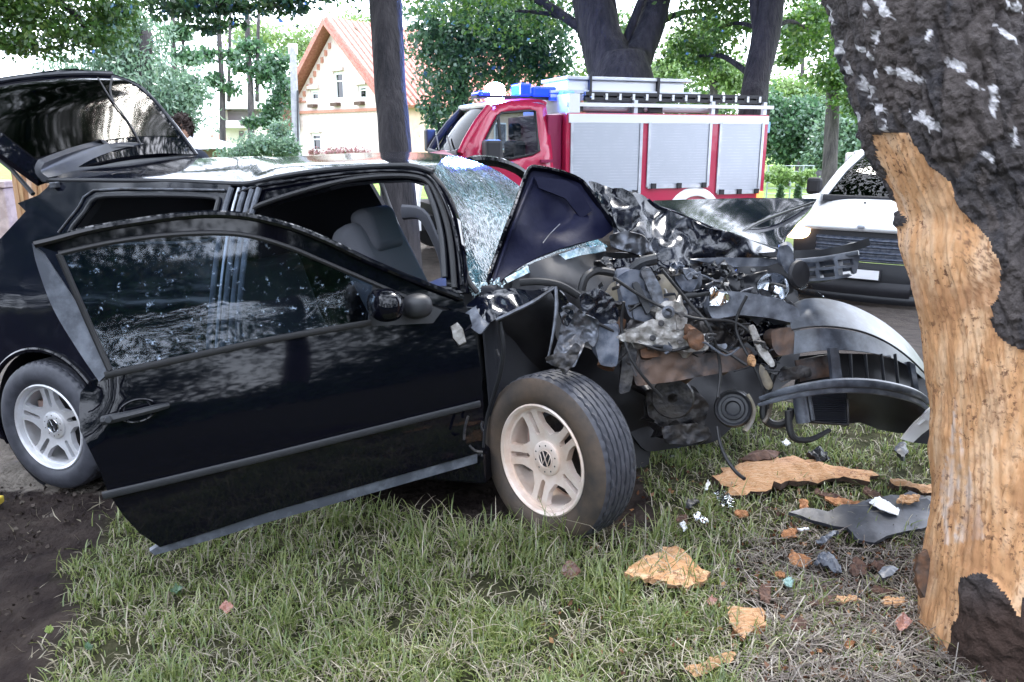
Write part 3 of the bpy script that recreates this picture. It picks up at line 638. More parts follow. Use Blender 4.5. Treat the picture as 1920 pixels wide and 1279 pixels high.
def wood_mat(name, big=False, st=(1, 1, .16), dark=1.0):
    m = bpy.data.materials.new(name); m.use_nodes = True; nt = m.node_tree; b = nt.nodes['Principled BSDF']; b.inputs['Roughness'].default_value = .85
    tc = nt.nodes.new('ShaderNodeTexCoord'); mp = nt.nodes.new('ShaderNodeMapping'); mp.inputs['Scale'].default_value = st; nt.links.new(tc.outputs['Object'], mp.inputs[0])
    def ns(v, sc, det=8, ro=.65):
        n = nt.nodes.new('ShaderNodeTexNoise'); n.inputs['Scale'].default_value = sc; n.inputs['Detail'].default_value = det; n.inputs['Roughness'].default_value = ro; nt.links.new(v, n.inputs['Vector']); return n.outputs['Fac']
    def ramp(f, stops):
        c = nt.nodes.new('ShaderNodeValToRGB'); e = c.color_ramp.elements
        while len(e) < len(stops): e.new(.5)
        for k, (p, cl) in enumerate(stops): e[k].position = p; e[k].color = (*cl, 1)
        nt.links.new(f, c.inputs[0]); return c.outputs[0]
    def mixc(f, a, col):
        x = nt.nodes.new('ShaderNodeMix'); x.data_type = 'RGBA'; nt.links.new(f, x.inputs[0]); nt.links.new(a, x.inputs[6]); x.inputs[7].default_value = (*col, 1); return x.outputs[2]
    base = ramp(ns(mp.outputs[0], 14 if big else 30), [(.22, tuple(dark * q for q in (.38, .18, .08))), (.46, tuple(dark * q for q in (.56, .30, .14))), (.62, tuple(dark * q for q in (.66, .43, .26))), (.76, tuple(dark * q for q in (.62, .43, .31)))])
    sp1 = ramp(ns(tc.outputs['Object'], 62, 4), [(.54, (0, 0, 0)), (.62, (1, 1, 1))])
    zone = ramp(ns(tc.outputs['Object'], 4.5, 4), [(.44, (.12, .12, .12)), (.58, (1, 1, 1))])
    mu = nt.nodes.new('ShaderNodeMath'); mu.operation = 'MULTIPLY'; nt.links.new(sp1, mu.inputs[0]); nt.links.new(zone, mu.inputs[1])
    c = mixc(mu.outputs[0], base, (.13, .055, .028))
    s1_ = ramp(ns(tc.outputs['Object'], 7, 6), [(.53, (0, 0, 0)), (.74, (.75, .75, .75))]); c = mixc(s1_, c, (.27, .12, .05))
    st2 = ramp(ns(mp.outputs[0], 60, 2), [(.62, (0, 0, 0)), (.70, (.8, .8, .8))]); c = mixc(st2, c, (.32, .15, .06))
    nt.links.new(c, b.inputs['Base Color'])
    bp = nt.nodes.new('ShaderNodeBump'); bp.inputs['Strength'].default_value = .8; bp.inputs['Distance'].default_value = .012; nt.links.new(ns(mp.outputs[0], 45), bp.inputs['Height']); nt.links.new(bp.outputs[0], b.inputs['Normal'])
    return m
M['wood'] = wood_mat('bark_chip_wood', st=(1, 5, 5)); birch()
# ================================================================== house, pole, far buildings, fences
def house():
    wall = mat('pale_pink_plaster', (.62, .50, .47), .85, col2=(.70, .60, .57), nscale=5); wall2 = mat('peach_plaster', (.60, .42, .32), .85, col2=(.66, .48, .38), nscale=4)
    tile = mat('red_roof_tiles', (.36, .13, .10), .7, col2=(.48, .21, .17), nscale=9); eave = mat('brown_eaves', (.12, .055, .035), .8); brick = mat('red_brick_trim', (.42, .17, .12), .85, col2=(.50, .26, .20), nscale=20)
    frame = mat('white_window_frame', (.78, .78, .8), .5); pane = glass('house_pane', (.10, .12, .16), 1.7); box = mat('brown_flower_box', (.10, .06, .045), .8)
    a = R(42); Gd = Vector((math.cos(a), -math.sin(a), 0)); Ld = Vector((math.sin(a), math.cos(a), 0))
    z0 = 37; cor = at(738, 265, z0); cor = Vector((cor.x, cor.y, ground_z(cor.x, cor.y))); G = Frame(cor, Gd, Ld, (0, 0, 1))     # b=0 is the gable plane, its right corner the origin
    t = thing('house', 'pale pink brick gabled house with red tiled roof behind the straight trunk', 'house', cor)
    h = lambda px, py: G.loc(G.hit(px, py, 0))
    ap = h(627, 40); le = h(520, 246); wl = h(562, 240); LEN = 15; TH = .3
    sl = (ap[2] - le[2]) / (ap[0] - le[0]); re = (0.35, 0, ap[2] - .0 - (0.35 - ap[0]) * sl)
    wz = lambda x: ap[2] - abs(x - ap[0]) * sl - .25
    # walls
    mb = MB(); pts = [(wl[0], 0), (0, 0), (0, wz(0)), (ap[0], wz(ap[0])), (wl[0], wz(wl[0]))]
    holes = []
    def wrect(x0, y0, x1, y1): p = h(x0, y1); q = h(x1, y0); return p[0], p[2], q[0], q[2]
    WN = [wrect(583, 168, 597, 190), wrect(628, 134, 643, 188), wrect(672, 160, 687, 187), wrect(585, 250, 601, 284)]
    out = [Vector((p[0], p[1])) for p in pts]; V, F = cdt([(p[0], p[1]) for p in pts], [[(w[0], w[1]), (w[2], w[1]), (w[2], w[3]), (w[0], w[3])] for w in WN], 1.2)
    vs = [G.w(v.x, 0, v.y) for v in V]; me = bpy.data.meshes.new('gable_wall'); me.from_pydata([tuple(v) for v in vs], [], toward(vs, F)); o = link('gable_wall', me, wall, t, False)
    so = o.modifiers.new('thick', 'SOLIDIFY'); so.thickness = .35; so.offset = -1
    mb = MB(); mb.box(G.w(-.17, LEN / 2 + .2, (wz(0) - .1) / 2), .17, LEN / 2 - .2, (wz(0) - .1) / 2, (G.ex, G.ey, G.ez)); mb.build('side_wall', wall2, t, False)
    mb = MB(); mb.box(G.w(wl[0] + .17, LEN / 2 + .2, wz(wl[0]) / 2), .17, LEN / 2 - .2, wz(wl[0]) / 2, (G.ex, G.ey, G.ez)); mb.build('side_wall', wall2, t, False)
    # roof slopes with real tile courses
    def slope(x0, zz0, x1, zz1, nm):
        d = Vector((x1 - x0, zz1 - zz0)); n = Vector((-d.y, d.x)).normalized() * (.16 if d.x > 0 else -.16)
        mb = MB(); mb.prism([G.w(x0, -.6, zz0), G.w(x1, -.6, zz1), G.w(x1 + n.x, -.6, zz1 + n.y), G.w(x0 + n.x, -.6, zz0 + n.y)], Ld * (LEN + .8)); o = mb.build(nm, tile, t, False)
        ribs = MB(); k = 44
        for i in range(k):
            b = -.5 + i * (LEN + .6) / k; ribs.tube([G.w(x0 + n.x, b, zz0 + n.y), G.w(x1 + n.x, b, zz1 + n.y)], .07, 6)
        ribs.build('tile_ribs', tile, o, True, kind='stuff')
        mb = MB(); mb.prism([G.w(x0, -.66, zz0 - .22), G.w(x1, -.66, zz1 - .22), G.w(x1, -.66, zz1), G.w(x0, -.66, zz0)], Ld * .05); mb.build('barge_board', tile, t, False)
    zr = ap[2]
    slope(ap[0], zr, .45, zr - (.45 - ap[0]) * sl, 'roof'); slope(ap[0], zr, le[0], zr - (ap[0] - le[0]) * sl, 'roof')
    mb = MB(); mb.prism([G.w(le[0], -.55, le[2] + .05), G.w(wl[0] + .1, -.55, wz(wl[0]) + .1), G.w(wl[0] + .1, -.55, le[2] + .05)], Ld * .5); mb.build('eave_board', eave, t, False)
    for w in WN:
        mb = MB(); cx, cz = (w[0] + w[2]) / 2, (w[1] + w[3]) / 2; hx, hz = (w[2] - w[0]) / 2, (w[3] - w[1]) / 2; ax = (G.ex, G.ey, G.ez)
        for sx in (-1, 1): mb.box(G.w(cx + sx * (hx - .06), .1, cz), .06, .06, hz, ax)
        for sz in (-1, 1): mb.box(G.w(cx, .1, cz + sz * (hz - .06)), hx - .12, .06, .06, ax)
        mb.box(G.w(cx, .1, cz + hz * .35), hx - .12, .04, .03, ax)
        f = mb.build('window', frame, t, False); mb = MB(); mb.box(G.w(cx, .12, cz), hx - .1, .01, hz - .1, ax); mb.build('pane', pane, f, False)
        mb = MB(); mb.box(G.w(cx, -.06, w[3] + .12), hx + .1, .09, .08, ax); mb.build('lintel', wall, f, False)
    for (x, y) in ((590, 199), (633, 196), (678, 194)):
        p = h(x, y); mb = MB(); mb.box(G.w(p[0], -.14, p[2]), .26, .13, .08, (G.ex, G.ey, G.ez)); mb.build('flower_box', box, t, False)
    p = h(640, 208); mb = MB(); mb.box(G.w((wl[0]) / 2, -.04, p[2]), -wl[0] / 2, .05, .07, (G.ex, G.ey, G.ez)); mb.build('cornice', brick, t, False)
    p = h(565, 195); mb = MB(); mb.box(G.w(wl[0] + .35, -.03, p[2] + .1), .35, .035, .04, (G.ex, G.ey, G.ez)); mb.build('cornice', brick, t, False)
    for i in range(9):      # stepped corbel bricks under the verges
        for s in (-1, 1):
            x = ap[0] + s * (.45 + i * .34)
            if x < wl[0] + .2 or x > -.1: continue
            mb = MB(); mb.box(G.w(x, -.03, wz(x) - .42), .09, .035, .13, (G.ex, G.ey, G.ez)); mb.build('brick', brick, t, False)
    rng = np.random.default_rng(8)
    for x0, x1 in ((592, 608), (622, 700)):
        a0, a1 = h(x0, 282), h(x1, 280); k = int(240 * abs(a1[0] - a0[0])); u = rng.uniform(0, 1, k)
        pts = np.array([tuple(G.w(a0[0] + (a1[0] - a0[0]) * q, -.35 + rng.normal() * .12, a0[2] - .2 + abs(rng.normal()) * .14)) for q in u]); V, F = leafset(pts, .12, rng)
        fastmesh('flowers', V, F, FLOWER, t, kind='stuff')
    for px, b0 in ((800, 3.0), (842, 7.2)):
        f = MB(); f.box(G.w(.02, b0, 1.9), .05, .45, .7, (G.ex, G.ey, G.ez)); f = f.build('window', frame, t, False); q = MB(); q.box(G.w(.08, b0, 1.9), .02, .38, .62, (G.ex, G.ey, G.ez)); q.build('pane', pane, f, False)
FLOWER = leafmat('pink_flowers', (.30, .12, .12), (.42, .20, .22), .3, c3=(.12, .2, .08)); house()
def pole():
    b = foot(556, 25); t = thing('utility_pole', 'slim grey concrete utility pole in front of the house gable', 'utility pole', b)
    conc = mat('pale_concrete', (.34, .34, .36), .85, col2=(.25, .25, .27), nscale=6)
    mb = MB(); mb.tube([b, at(553, 200, 25), at(549, 88, 25)], [.15, .12, .10], 8); mb.build('shaft', conc, t)
    mb = MB(); p = at(549, 92, 25); mb.box(p, .13, .08, .16); mb.build('cap', M['offwhite'], t)
    mb = MB(); p = at(560, 175, 25); mb.tube([at(559, 285, 24.9), at(558, 170, 24.9)], .03, 6); mb.build('cable', M['plastic'], t)
pole()
def far_block():
    z = 62; wall = mat('cream_plaster', (.72, .70, .64), .8, col2=(.66, .62, .56), nscale=3); b = foot(440, z); dark = mat('dark_balcony', (.16, .14, .15), .8)  # dark grey for the balcony recess and window
    t = thing('apartment_building', 'pale far apartment building with dark balcony, seen left of the utility pole', 'building', b)
    F0 = Frame(b, (1, 0, 0), (0, 1, 0), (0, 0, 1)); h = lambda x, y: F0.loc(F0.hit(x, y, 0))
    def bx(nm, x0, y0, x1, y1, d0, d1, m):
        p, q = h(x0, y1), h(x1, y0); mb = MB(); mb.box(F0.w((p[0] + q[0]) / 2, (d0 + d1) / 2, (p[2] + q[2]) / 2), abs(q[0] - p[0]) / 2, abs(d1 - d0) / 2, abs(q[2] - p[2]) / 2); mb.build(nm, m, t, False)
    bx('wall', 400, 204, 478, 300, 1.5, 9, wall); bx('parapet', 392, 176, 492, 204, .1, 9, M['offwhite']); bx('side_panel', 401, 205, 416, 236, .2, 1.5, wall); bx('balcony_slab', 397, 236, 452, 240, -.4, 1.5, M['offwhite'])
    bx('balcony_recess', 418, 207, 476, 233, 1.2, 1.55, dark); bx('railing', 420, 226, 450, 236, -.2, 0, wall); bx('roof', 384, 252, 428, 272, -2, -.5, mat('pale_red_roof', (.55, .33, .30), .8)); bx('window', 438, 245, 445, 256, 1.3, 1.52, dark)
far_block()
def shed():
    z = 21; b = foot(370, z); t = thing('shed', 'small shed with grey hipped roof beside the open hatch edge', 'shed', b); z1 = at(300, 288, z); z2 = at(402, 278, z)
    grey = mat('grey_slate_roof', (.22, .24, .30), .5, col2=(.30, .32, .38), nscale=12); wood = mat('brown_shed_wood', (.16, .10, .075), .8)
    a = at(330, 236, z + 1.5); a2 = at(280, 236, z + 1.5); ez = at(405, 279, z).z; x0 = at(230, 278, z).x; x1 = at(407, 279, z).x; y0 = z * 1.0 - .6; y1 = y0 + 4
    mb = MB(); vs = [(x0, y0, ez), (x1, y0, ez), (x1, y1, ez), (x0, y1, ez), (a2.x, y0 + 2, a.z), (a.x, y0 + 2, a.z)]; mb.add(vs, [(0, 1, 5, 4), (1, 2, 5), (2, 3, 4, 5), (3, 0, 4), (3, 2, 1, 0)]); mb.build('roof', grey, t, False)
    mb = MB(); mb.box(((x0 + x1 - .5) / 2, y0 + 2.1, (ez + b.z) / 2), (x1 - x0) / 2 - .45, 1.5, (ez - b.z) / 2 - .02); mb.build('wall', wood, t, False)
    for x in (at(372, 290, z).x, at(391, 290, z).x):
        mb = MB(); mb.box((x, y0 + .3, (ez + b.z) / 2), .06, .06, (ez - b.z) / 2 - .02); mb.build('post', wood, t, False)
    mb = MB(); mb.box((at(383, 290, z).x, y0 + .5, b.z + .75), .1, .1, .75); mb.build('barrel', M['white'], t, bevel=.02)
shed()
def fences():
    dark = mat('dark_weathered_boards', (.055, .050, .062), .9, col2=(.10, .09, .11), nscale=4); z = 31
    b = foot(1570, z); t = thing('wooden_fence', 'dark wooden board fence behind the meadow, left of the birch', 'fence', b); x = at(1527, 340, z).x; x1 = at(1690, 340, z).x; k = 0
    zt = at(1560, 321, z).z; zb = at(1560, 347, z).z; mesh = None
    while x < x1:
        mb = MB(); mb.box((x + .09, b.y + .01 * (k % 2), (zt + zb) / 2 + .02 * math.sin(k * 1.7)), .085, .015, (zt - zb) / 2); mb.build('plank', dark, t, False); x += .19; k += 1
    for hgt in (.25, .8):
        mb = MB(); mb.box(((at(1527, 340, z).x + x1) / 2, b.y + .05, zb + (zt - zb) * hgt), (x1 - at(1527, 340, z).x) / 2, .02, .05); mb.build('rail', dark, t, False)
    z = 30; b = foot(1480, z); t = thing('wire_fence', 'low wire mesh fence with thin posts right of the fire engine', 'fence', b); met = mat('galvanised_wire', (.30, .34, .36), .5, metal=.5)
    zt = at(1480, 311, z).z; zb = b.z
    for px in (1442, 1464, 1486, 1508, 1527):
        p = at(px, 330, z); mb = MB(); mb.tube([(p.x, b.y, zb), (p.x, b.y, zt)], .03, 6); mb.build('post', met, t)
    p0, p1 = at(1440, 330, z).x, at(1528, 330, z).x
    for i in range(6):
        mb = MB(); zz = zb + (zt - zb) * (i + 1) / 6; mb.tube([(p0, b.y, zz), (p1, b.y, zz)], .014, 4); mb.build('wire', met, t)
fences()
# ================================================================== the wrecked car
_wr = Vector((-2.249, 3.611, -.006)); _wf = Vector((.16, 2.734, .197)); _f = (_wf - _wr).normalized(); _l = Vector((0, 0, 1)).cross(_f).normalized()
CF = Frame(_wr, _f, _l, _f.cross(_l))
CAR = thing('wrecked_car', 'black two door hatchback with crushed front, open door and raised hatch beside the birch', 'car', tuple(CF.w(1.2, .85, 0)))
def side_v(s, u):
    v = .0
    if u > .92: v = .02 + (u - .92) * .42
    elif u > .55: v = .0 + (u - .55) * .054
    else: v = .05 * ((.55 - u) / .4) ** 2
    if s < -.15: v += (s + .15) ** 2 * .3
    return v
def sidep(px, py, off=0.0):
    v = .05
    for _ in range(8):
        p = CF.hit(px, py, v + off); s, vv, u = CF.loc(p); v = side_v(s, u)
    return p
def sp2(px, py): s, v, u = CF.loc(sidep(px, py)); return s, u
def sidew(s, u, off=0.0): return CF.w(s, side_v(s, u) + off, u)
# --- body side (quarter panel) in body coordinates with its openings
def ptop(p): return proj(p)[:2]
arch_c = (.085, .315)
arch = [(arch_c[0] + .375 * math.cos(R(a)), arch_c[1] + .375 * math.sin(R(a))) for a in range(-18, 199, 12)]
outl = [sp2(*p) for p in ((97, 337), (200, 339), (320, 341), (432, 347), (436, 360), (420, 395), (408, 440), (400, 520))]
outl += [(1.12, .75), (1.12, .2)] + arch + [(-.72, .30), (-.80, .55), (-.74, .78)] + [sp2(*p) for p in ((-150, 600), (0, 448), (28, 418), (48, 396), (33, 381), (72, 366), (90, 350))]
hole = [sp2(*p) for p in ((132, 436), (160, 398), (183, 370), (250, 366), (330, 366), (403, 370), (409, 385), (398, 420), (392, 452), (250, 458), (150, 462))]
patch('quarter_panel', outl, lambda s, u: sidew(s, u), M['paint_dust'], CAR, holes=[hole], step=.055, thick=.012, fold=.006)
wfr = [sidew(*h, -.004) for h in hole]; qf = tube('quarter_window_frame', wfr, .011, M['plastic'], CAR, closed=True, k=3)
hole2 = [sp2(*p) for p in ((112, 436), (150, 388), (178, 357), (300, 355), (424, 357))]; tube('trim_strip', [sidew(*h, -.006) for h in hole2], .006, M['steel'], qf, k=2)
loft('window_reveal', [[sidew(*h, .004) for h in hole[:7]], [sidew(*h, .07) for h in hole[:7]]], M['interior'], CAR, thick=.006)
# arch lip and liner
tube('wheel_arch_lip', [sidew(a, b, -.006) for a, b in arch], .012, M['paint'], CAR, k=2)
mb = MB(); mb.lathe([(.37, 0), (.37, .34), (.05, .36)], CF.w(arch_c[0], .03, arch_c[1]), CF.ey, 40); mb.build('wheel_well', M['blacksoft'], CAR)
# roof: rails from the near edge across to the far side
def cv(px, py, v): return CF.hit(px, py, v)
r0 = [cv(*p) for p in ((80, 339, .25), (200, 340, .235), (320, 341, .23), (432, 346, .225), (470, 345, .225), (520, 334, .225), (600, 322, .225), (700, 314, .22), (770, 313, .21), (812, 324, .20))]
r1 = [cv(*p) for p in ((96, 322, .42), (205, 322, .42), (325, 322, .42), (436, 322, .42), (474, 326, .42), (525, 313, .42), (605, 306, .42), (705, 300, .42), (775, 300, .42), (822, 305, .40))]
r2 = [cv(*p) for p in ((195, 310, .85), (280, 306, .85), (370, 303, .85), (445, 300, .85), (485, 301, .85), (540, 297, .85), (625, 294, .85), (715, 290, .85), (785, 290, .85), (835, 294, .8))]
r3 = [cv(*p) for p in ((300, 300, 1.2), (365, 297, 1.2), (430, 295, 1.2), (480, 293, 1.2), (530, 294, 1.2), (590, 291, 1.2), (660, 287, 1.2), (735, 285, 1.2), (795, 286, 1.2), (845, 291, 1.2))]
r4 = [cv(*p) for p in ((345, 312, 1.46), (410, 308, 1.46), (470, 306, 1.46), (515, 304, 1.46), (560, 303, 1.46), (620, 299, 1.46), (690, 296, 1.46), (755, 294, 1.46), (805, 296, 1.46), (850, 302, 1.46))]
roof = loft('roof', [r0, r1, r2, r3, r4], M['paint_dust'], CAR, thick=.012)
tube('roof_channel', [p + CF.ez * .004 for p in r0], .010, M['plastic'], roof, k=4)
0 and tube('roof_crease', [cv(*p) for p in ((440, 335, .3), (452, 322, .42), (490, 312, .5), (560, 305, .55), (660, 300, .5))], [.004, .012, .014, .010, .003], M['paint'], roof)
# side door opening: outer ring with seals
ring_o = [(412, 420), (425, 385), (446, 352), (500, 338), (560, 329), (640, 320), (710, 315), (775, 316), (812, 328), (840, 362), (858, 412), (868, 470), (874, 548), (838, 552), (836, 520)]
ring_i = [(834, 470), (824, 410), (808, 365), (795, 346), (765, 337), (700, 339), (640, 346), (560, 366), (500, 384), (472, 396), (455, 425), (448, 470)]
loop = ring_o + ring_i + [(410, 470)]
patch('door_aperture', loop, lambda x, y: sidep(x, y, .012), M['paint'], CAR, step=12, thick=.03)
ap = CAR.children[-1]
tube('door_seal', [sidep(x, y, -.006) for x, y in ((452, 440), (458, 412), (474, 392), (505, 378), (565, 359), (640, 340), (705, 331), (768, 330), (802, 340), (820, 368), (838, 420), (847, 475), (852, 540))], .011, M['rubber'], ap, k=4)
tube('drip_rail', [sidep(x, y, -.012) for x, y in ((447, 362), (475, 352), (520, 344), (600, 331), (700, 321), (772, 322), (806, 334), (830, 368), (849, 418), (860, 475), (866, 535))], .007, M['paint'], ap, k=4)
tube('pillar_trim', [sidep(x, y, -.004) for x, y in ((800, 350), (817, 395), (829, 450), (834, 520))], .012, M['plastic'], ap, k=4)
# B pillar: ribbed trim seen through the door glass
for i, (dx, m_) in enumerate(((0, 'plastic'), (14, 'steel'), (26, 'plastic'), (40, 'paint'), (52, 'plastic'))):
    tube('pillar_rib', [sidep(434 + dx, 352, -.006), sidep(420 + dx, 400, -.006), sidep(408 + dx, 470, -.006), sidep(398 + dx, 560, -.006), sidep(388 + dx, 700, -.004)], .012 if m_ != 'steel' else .006, M['alugrey' if m_ == 'steel' else 'plastic_grey'], CAR, k=3)
# sill, floor, bulkhead, far side, inner lining
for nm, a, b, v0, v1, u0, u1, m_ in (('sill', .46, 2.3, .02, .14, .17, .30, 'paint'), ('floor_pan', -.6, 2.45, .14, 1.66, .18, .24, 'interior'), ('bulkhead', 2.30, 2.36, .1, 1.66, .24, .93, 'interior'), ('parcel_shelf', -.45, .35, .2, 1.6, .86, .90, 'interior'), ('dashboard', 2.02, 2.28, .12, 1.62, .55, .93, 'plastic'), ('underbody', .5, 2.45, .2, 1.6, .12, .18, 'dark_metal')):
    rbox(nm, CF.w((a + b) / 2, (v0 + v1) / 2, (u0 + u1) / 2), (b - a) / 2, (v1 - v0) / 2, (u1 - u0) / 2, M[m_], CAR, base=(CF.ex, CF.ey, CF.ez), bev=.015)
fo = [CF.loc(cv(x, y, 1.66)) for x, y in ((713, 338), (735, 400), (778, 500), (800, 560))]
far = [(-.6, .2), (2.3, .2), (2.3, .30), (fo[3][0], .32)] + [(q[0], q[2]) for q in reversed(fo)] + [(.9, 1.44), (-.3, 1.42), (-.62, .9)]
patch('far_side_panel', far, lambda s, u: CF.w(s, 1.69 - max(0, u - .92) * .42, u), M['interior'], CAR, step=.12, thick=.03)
tube('seat_belt', [CF.hit(714, 341, 1.5), CF.hit(735, 400, 1.5), CF.hit(778, 500, 1.5)], .014, M['trimgrey'], CAR, flat=.3)
patch('far_roof_rail', [(713, 334), (800, 334), (812, 352), (795, 346), (765, 340), (720, 342)], lambda x, y: CF.hit(x, y, 1.5), M['interior'], CAR, step=10, thick=.03)
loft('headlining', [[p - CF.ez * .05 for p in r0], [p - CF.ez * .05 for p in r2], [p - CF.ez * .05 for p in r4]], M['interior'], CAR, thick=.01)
# far driver's door standing open: dark window arch and pale inner trim
tube('far_door_frame', [CF.hit(x, y, v) for x, y, v in ((862, 318, 1.75), (885, 302, 1.8), (920, 302, 1.9), (955, 311, 2.0), (985, 330, 2.1), (1030, 380, 2.2))], .03, M['paint'], CAR)
tube('far_door_trim', [CF.hit(x, y, 2.0) for x, y in ((755, 398), (790, 402), (812, 440), (832, 492), (836, 560))], [.05, .04, .03, .03, .03], M['fabric_grey'], CAR, flat=.5)
# passenger seat
sc = CF.hit(708, 432, .55)
seat = rbox('seat_back', CF.hit(735, 530, .55), .075, .22, .30, M['fabric_grey'], CAR, rot=(0, R(-24), 0), base=(CF.ex, CF.ey, CF.ez), bev=.06, seg=4)
hr = rbox('headrest', sc, .055, .135, .105, M['fabric_grey'], seat, rot=(0, R(-14), 0), base=(CF.ex, CF.ey, CF.ez), bev=.045, seg=4)
rbox('seat_cushion', CF.w(1.95, .55, .42), .26, .23, .08, M['fabric'], CAR, base=(CF.ex, CF.ey, CF.ez), bev=.05)
patch('blackout_panel', [(.32, .80), (1.66, .80), (1.60, 1.0), (1.45, 1.40), (.40, 1.40), (.30, 1.0)], lambda a, b: CF.w(.14, a, b), M['interior'], CAR, step=.15, thick=.02)  # added dark panel, blocks daylight seen through the quarter window
rbox('rear_bench', CF.w(.55, .85, .62), .12, .62, .32, M['fabric'], CAR, rot=(0, R(-16), 0), base=(CF.ex, CF.ey, CF.ez), bev=.05)
# --- windscreen, crazed
def crazed():
    m = bpy.data.materials.new('crazed_windscreen'); m.use_nodes = True; nt = m.node_tree
    for n in list(nt.nodes): nt.nodes.remove(n)
    N = nt.nodes.new; L = nt.links.new; out = N('ShaderNodeOutputMaterial'); tc = N('ShaderNodeTexCoord')
    vo = N('ShaderNodeTexVoronoi'); vo.feature = 'DISTANCE_TO_EDGE'; vo.inputs['Scale'].default_value = 42; L(tc.outputs['Object'], vo.inputs['Vector'])
    vr = N('ShaderNodeValToRGB'); vr.color_ramp.elements[0].position = .02; vr.color_ramp.elements[0].color = (1, 1, 1, 1); vr.color_ramp.elements[1].position = .12; vr.color_ramp.elements[1].color = (0, 0, 0, 1); L(vo.outputs['Distance'], vr.inputs[0])
    nz = N('ShaderNodeTexNoise'); nz.inputs['Scale'].default_value = 4.5; nz.inputs['Detail'].default_value = 7; L(tc.outputs['Object'], nz.inputs['Vector'])
    nr = N('ShaderNodeValToRGB'); nr.color_ramp.elements[0].position = .42; nr.color_ramp.elements[1].position = .68; L(nz.outputs['Fac'], nr.inputs[0])
    mx = N('ShaderNodeMath'); mx.operation = 'MULTIPLY'; L(vr.outputs[0], mx.inputs[0]); mx.inputs[1].default_value = .28
    ad = N('ShaderNodeMath'); ad.operation = 'MULTIPLY_ADD'; L(nr.outputs[0], ad.inputs[0]); ad.inputs[1].default_value = .45; L(mx.outputs[0], ad.inputs[2])
    a2 = N('ShaderNodeMath'); a2.operation = 'ADD'; a2.use_clamp = True; L(ad.outputs[0], a2.inputs[0]); a2.inputs[1].default_value = .14
    df = N('ShaderNodeBsdfDiffuse'); cc = N('ShaderNodeValToRGB'); cc.color_ramp.elements[0].color = (.045, .13, .18, 1); cc.color_ramp.elements[1].color = (.22, .44, .52, 1); L(nz.outputs['Fac'], cc.inputs[0]); cc.color_ramp.elements[0].position = .38; cc.color_ramp.elements[1].position = .72; L(cc.outputs[0], df.inputs[0])
    tl = N('ShaderNodeBsdfTranslucent'); L(cc.outputs[0], tl.inputs[0]); dm = N('ShaderNodeMixShader'); dm.inputs[0].default_value = .4; L(df.outputs[0], dm.inputs[1]); L(tl.outputs[0], dm.inputs[2])
    tr = N('ShaderNodeBsdfTransparent'); tr.inputs[0].default_value = (.30, .52, .60, 1); gl = N('ShaderNodeBsdfGlossy'); gl.inputs['Roughness'].default_value = .12; bp = N('ShaderNodeBump'); bp.inputs['Strength'].default_value = .7; bp.inputs['Distance'].default_value = .004
    L(vo.outputs['Distance'], bp.inputs['Height']); L(bp.outputs[0], gl.inputs['Normal'])
    m1 = N('ShaderNodeMixShader'); L(a2.outputs[0], m1.inputs[0]); L(tr.outputs[0], m1.inputs[1]); L(dm.outputs[0], m1.inputs[2])
    fr = N('ShaderNodeFresnel'); fr.inputs[0].default_value = 1.5; L(bp.outputs[0], fr.inputs['Normal']); m2 = N('ShaderNodeMixShader'); L(fr.outputs[0], m2.inputs[0]); L(m1.outputs[0], m2.inputs[1]); L(gl.outputs[0], m2.inputs[2]); L(m2.outputs[0], out.inputs[0]); return m
w0 = [cv(*p) for p in ((806, 322, .21), (838, 362, .20), (858, 412, .17), (868, 470, .12), (876, 520, .09), (895, 548, .08))]
w1 = [cv(*p) for p in ((826, 302, .45), (868, 350, .45), (898, 405, .45), (915, 460, .42), (935, 500, .40), (950, 528, .40))]
w2 = [cv(*p) for p in ((840, 292, .95), (905, 320, .95), (950, 370, .95), (985, 420, .95), (1005, 460, .92), (1020, 500, .9))]
w3 = [cv(*p) for p in ((855, 292, 1.4), (925, 316, 1.45), (990, 360, 1.5), (1050, 400, 1.55), (1100, 435, 1.55), (1140, 462, 1.55))]
loft('windscreen', [w0, w1, w2, w3], crazed(), CAR, k=8, thick=.006)
tube('windscreen_edge', w0, .010, M['rubber'], CAR)
# glass crumbs piled along the lower edge
rng = np.random.default_rng(12); P = []
cr0 = catmull([cv(*p) for p in ((868, 500, .13), (880, 528, .12), (897, 543, .11), (915, 540, .14), (935, 530, .18))], 24)
for p in cr0:
    for _ in range(5): P.append(tuple(p + Vector(rng.normal(size=3)) * .009))
V, F = leafset(np.array(P), .013, rng, 0, 1.2); fastmesh('glass_crumbs', V, F, mat('crushed_glass', (.45, .60, .66), .15, col2=(.7, .8, .84), nscale=60), CAR, kind='stuff')
patch('windscreen_bottom_edge', [(946, 522), (985, 500), (1030, 482), (1080, 468), (1132, 458), (1136, 470), (1085, 480), (1035, 495), (990, 512), (952, 530)], pmap([(946, 522, 3.06), (1040, 482, 3.25), (1134, 460, 3.42)]), mat('frosted_broken_glass', (.30, .46, .55), .2, col2=(.72, .82, .86), nscale=24, ncontrast=(.4, .62), bump=(90, .8, .01)), CAR, step=9, thick=.008, crumple=.008)
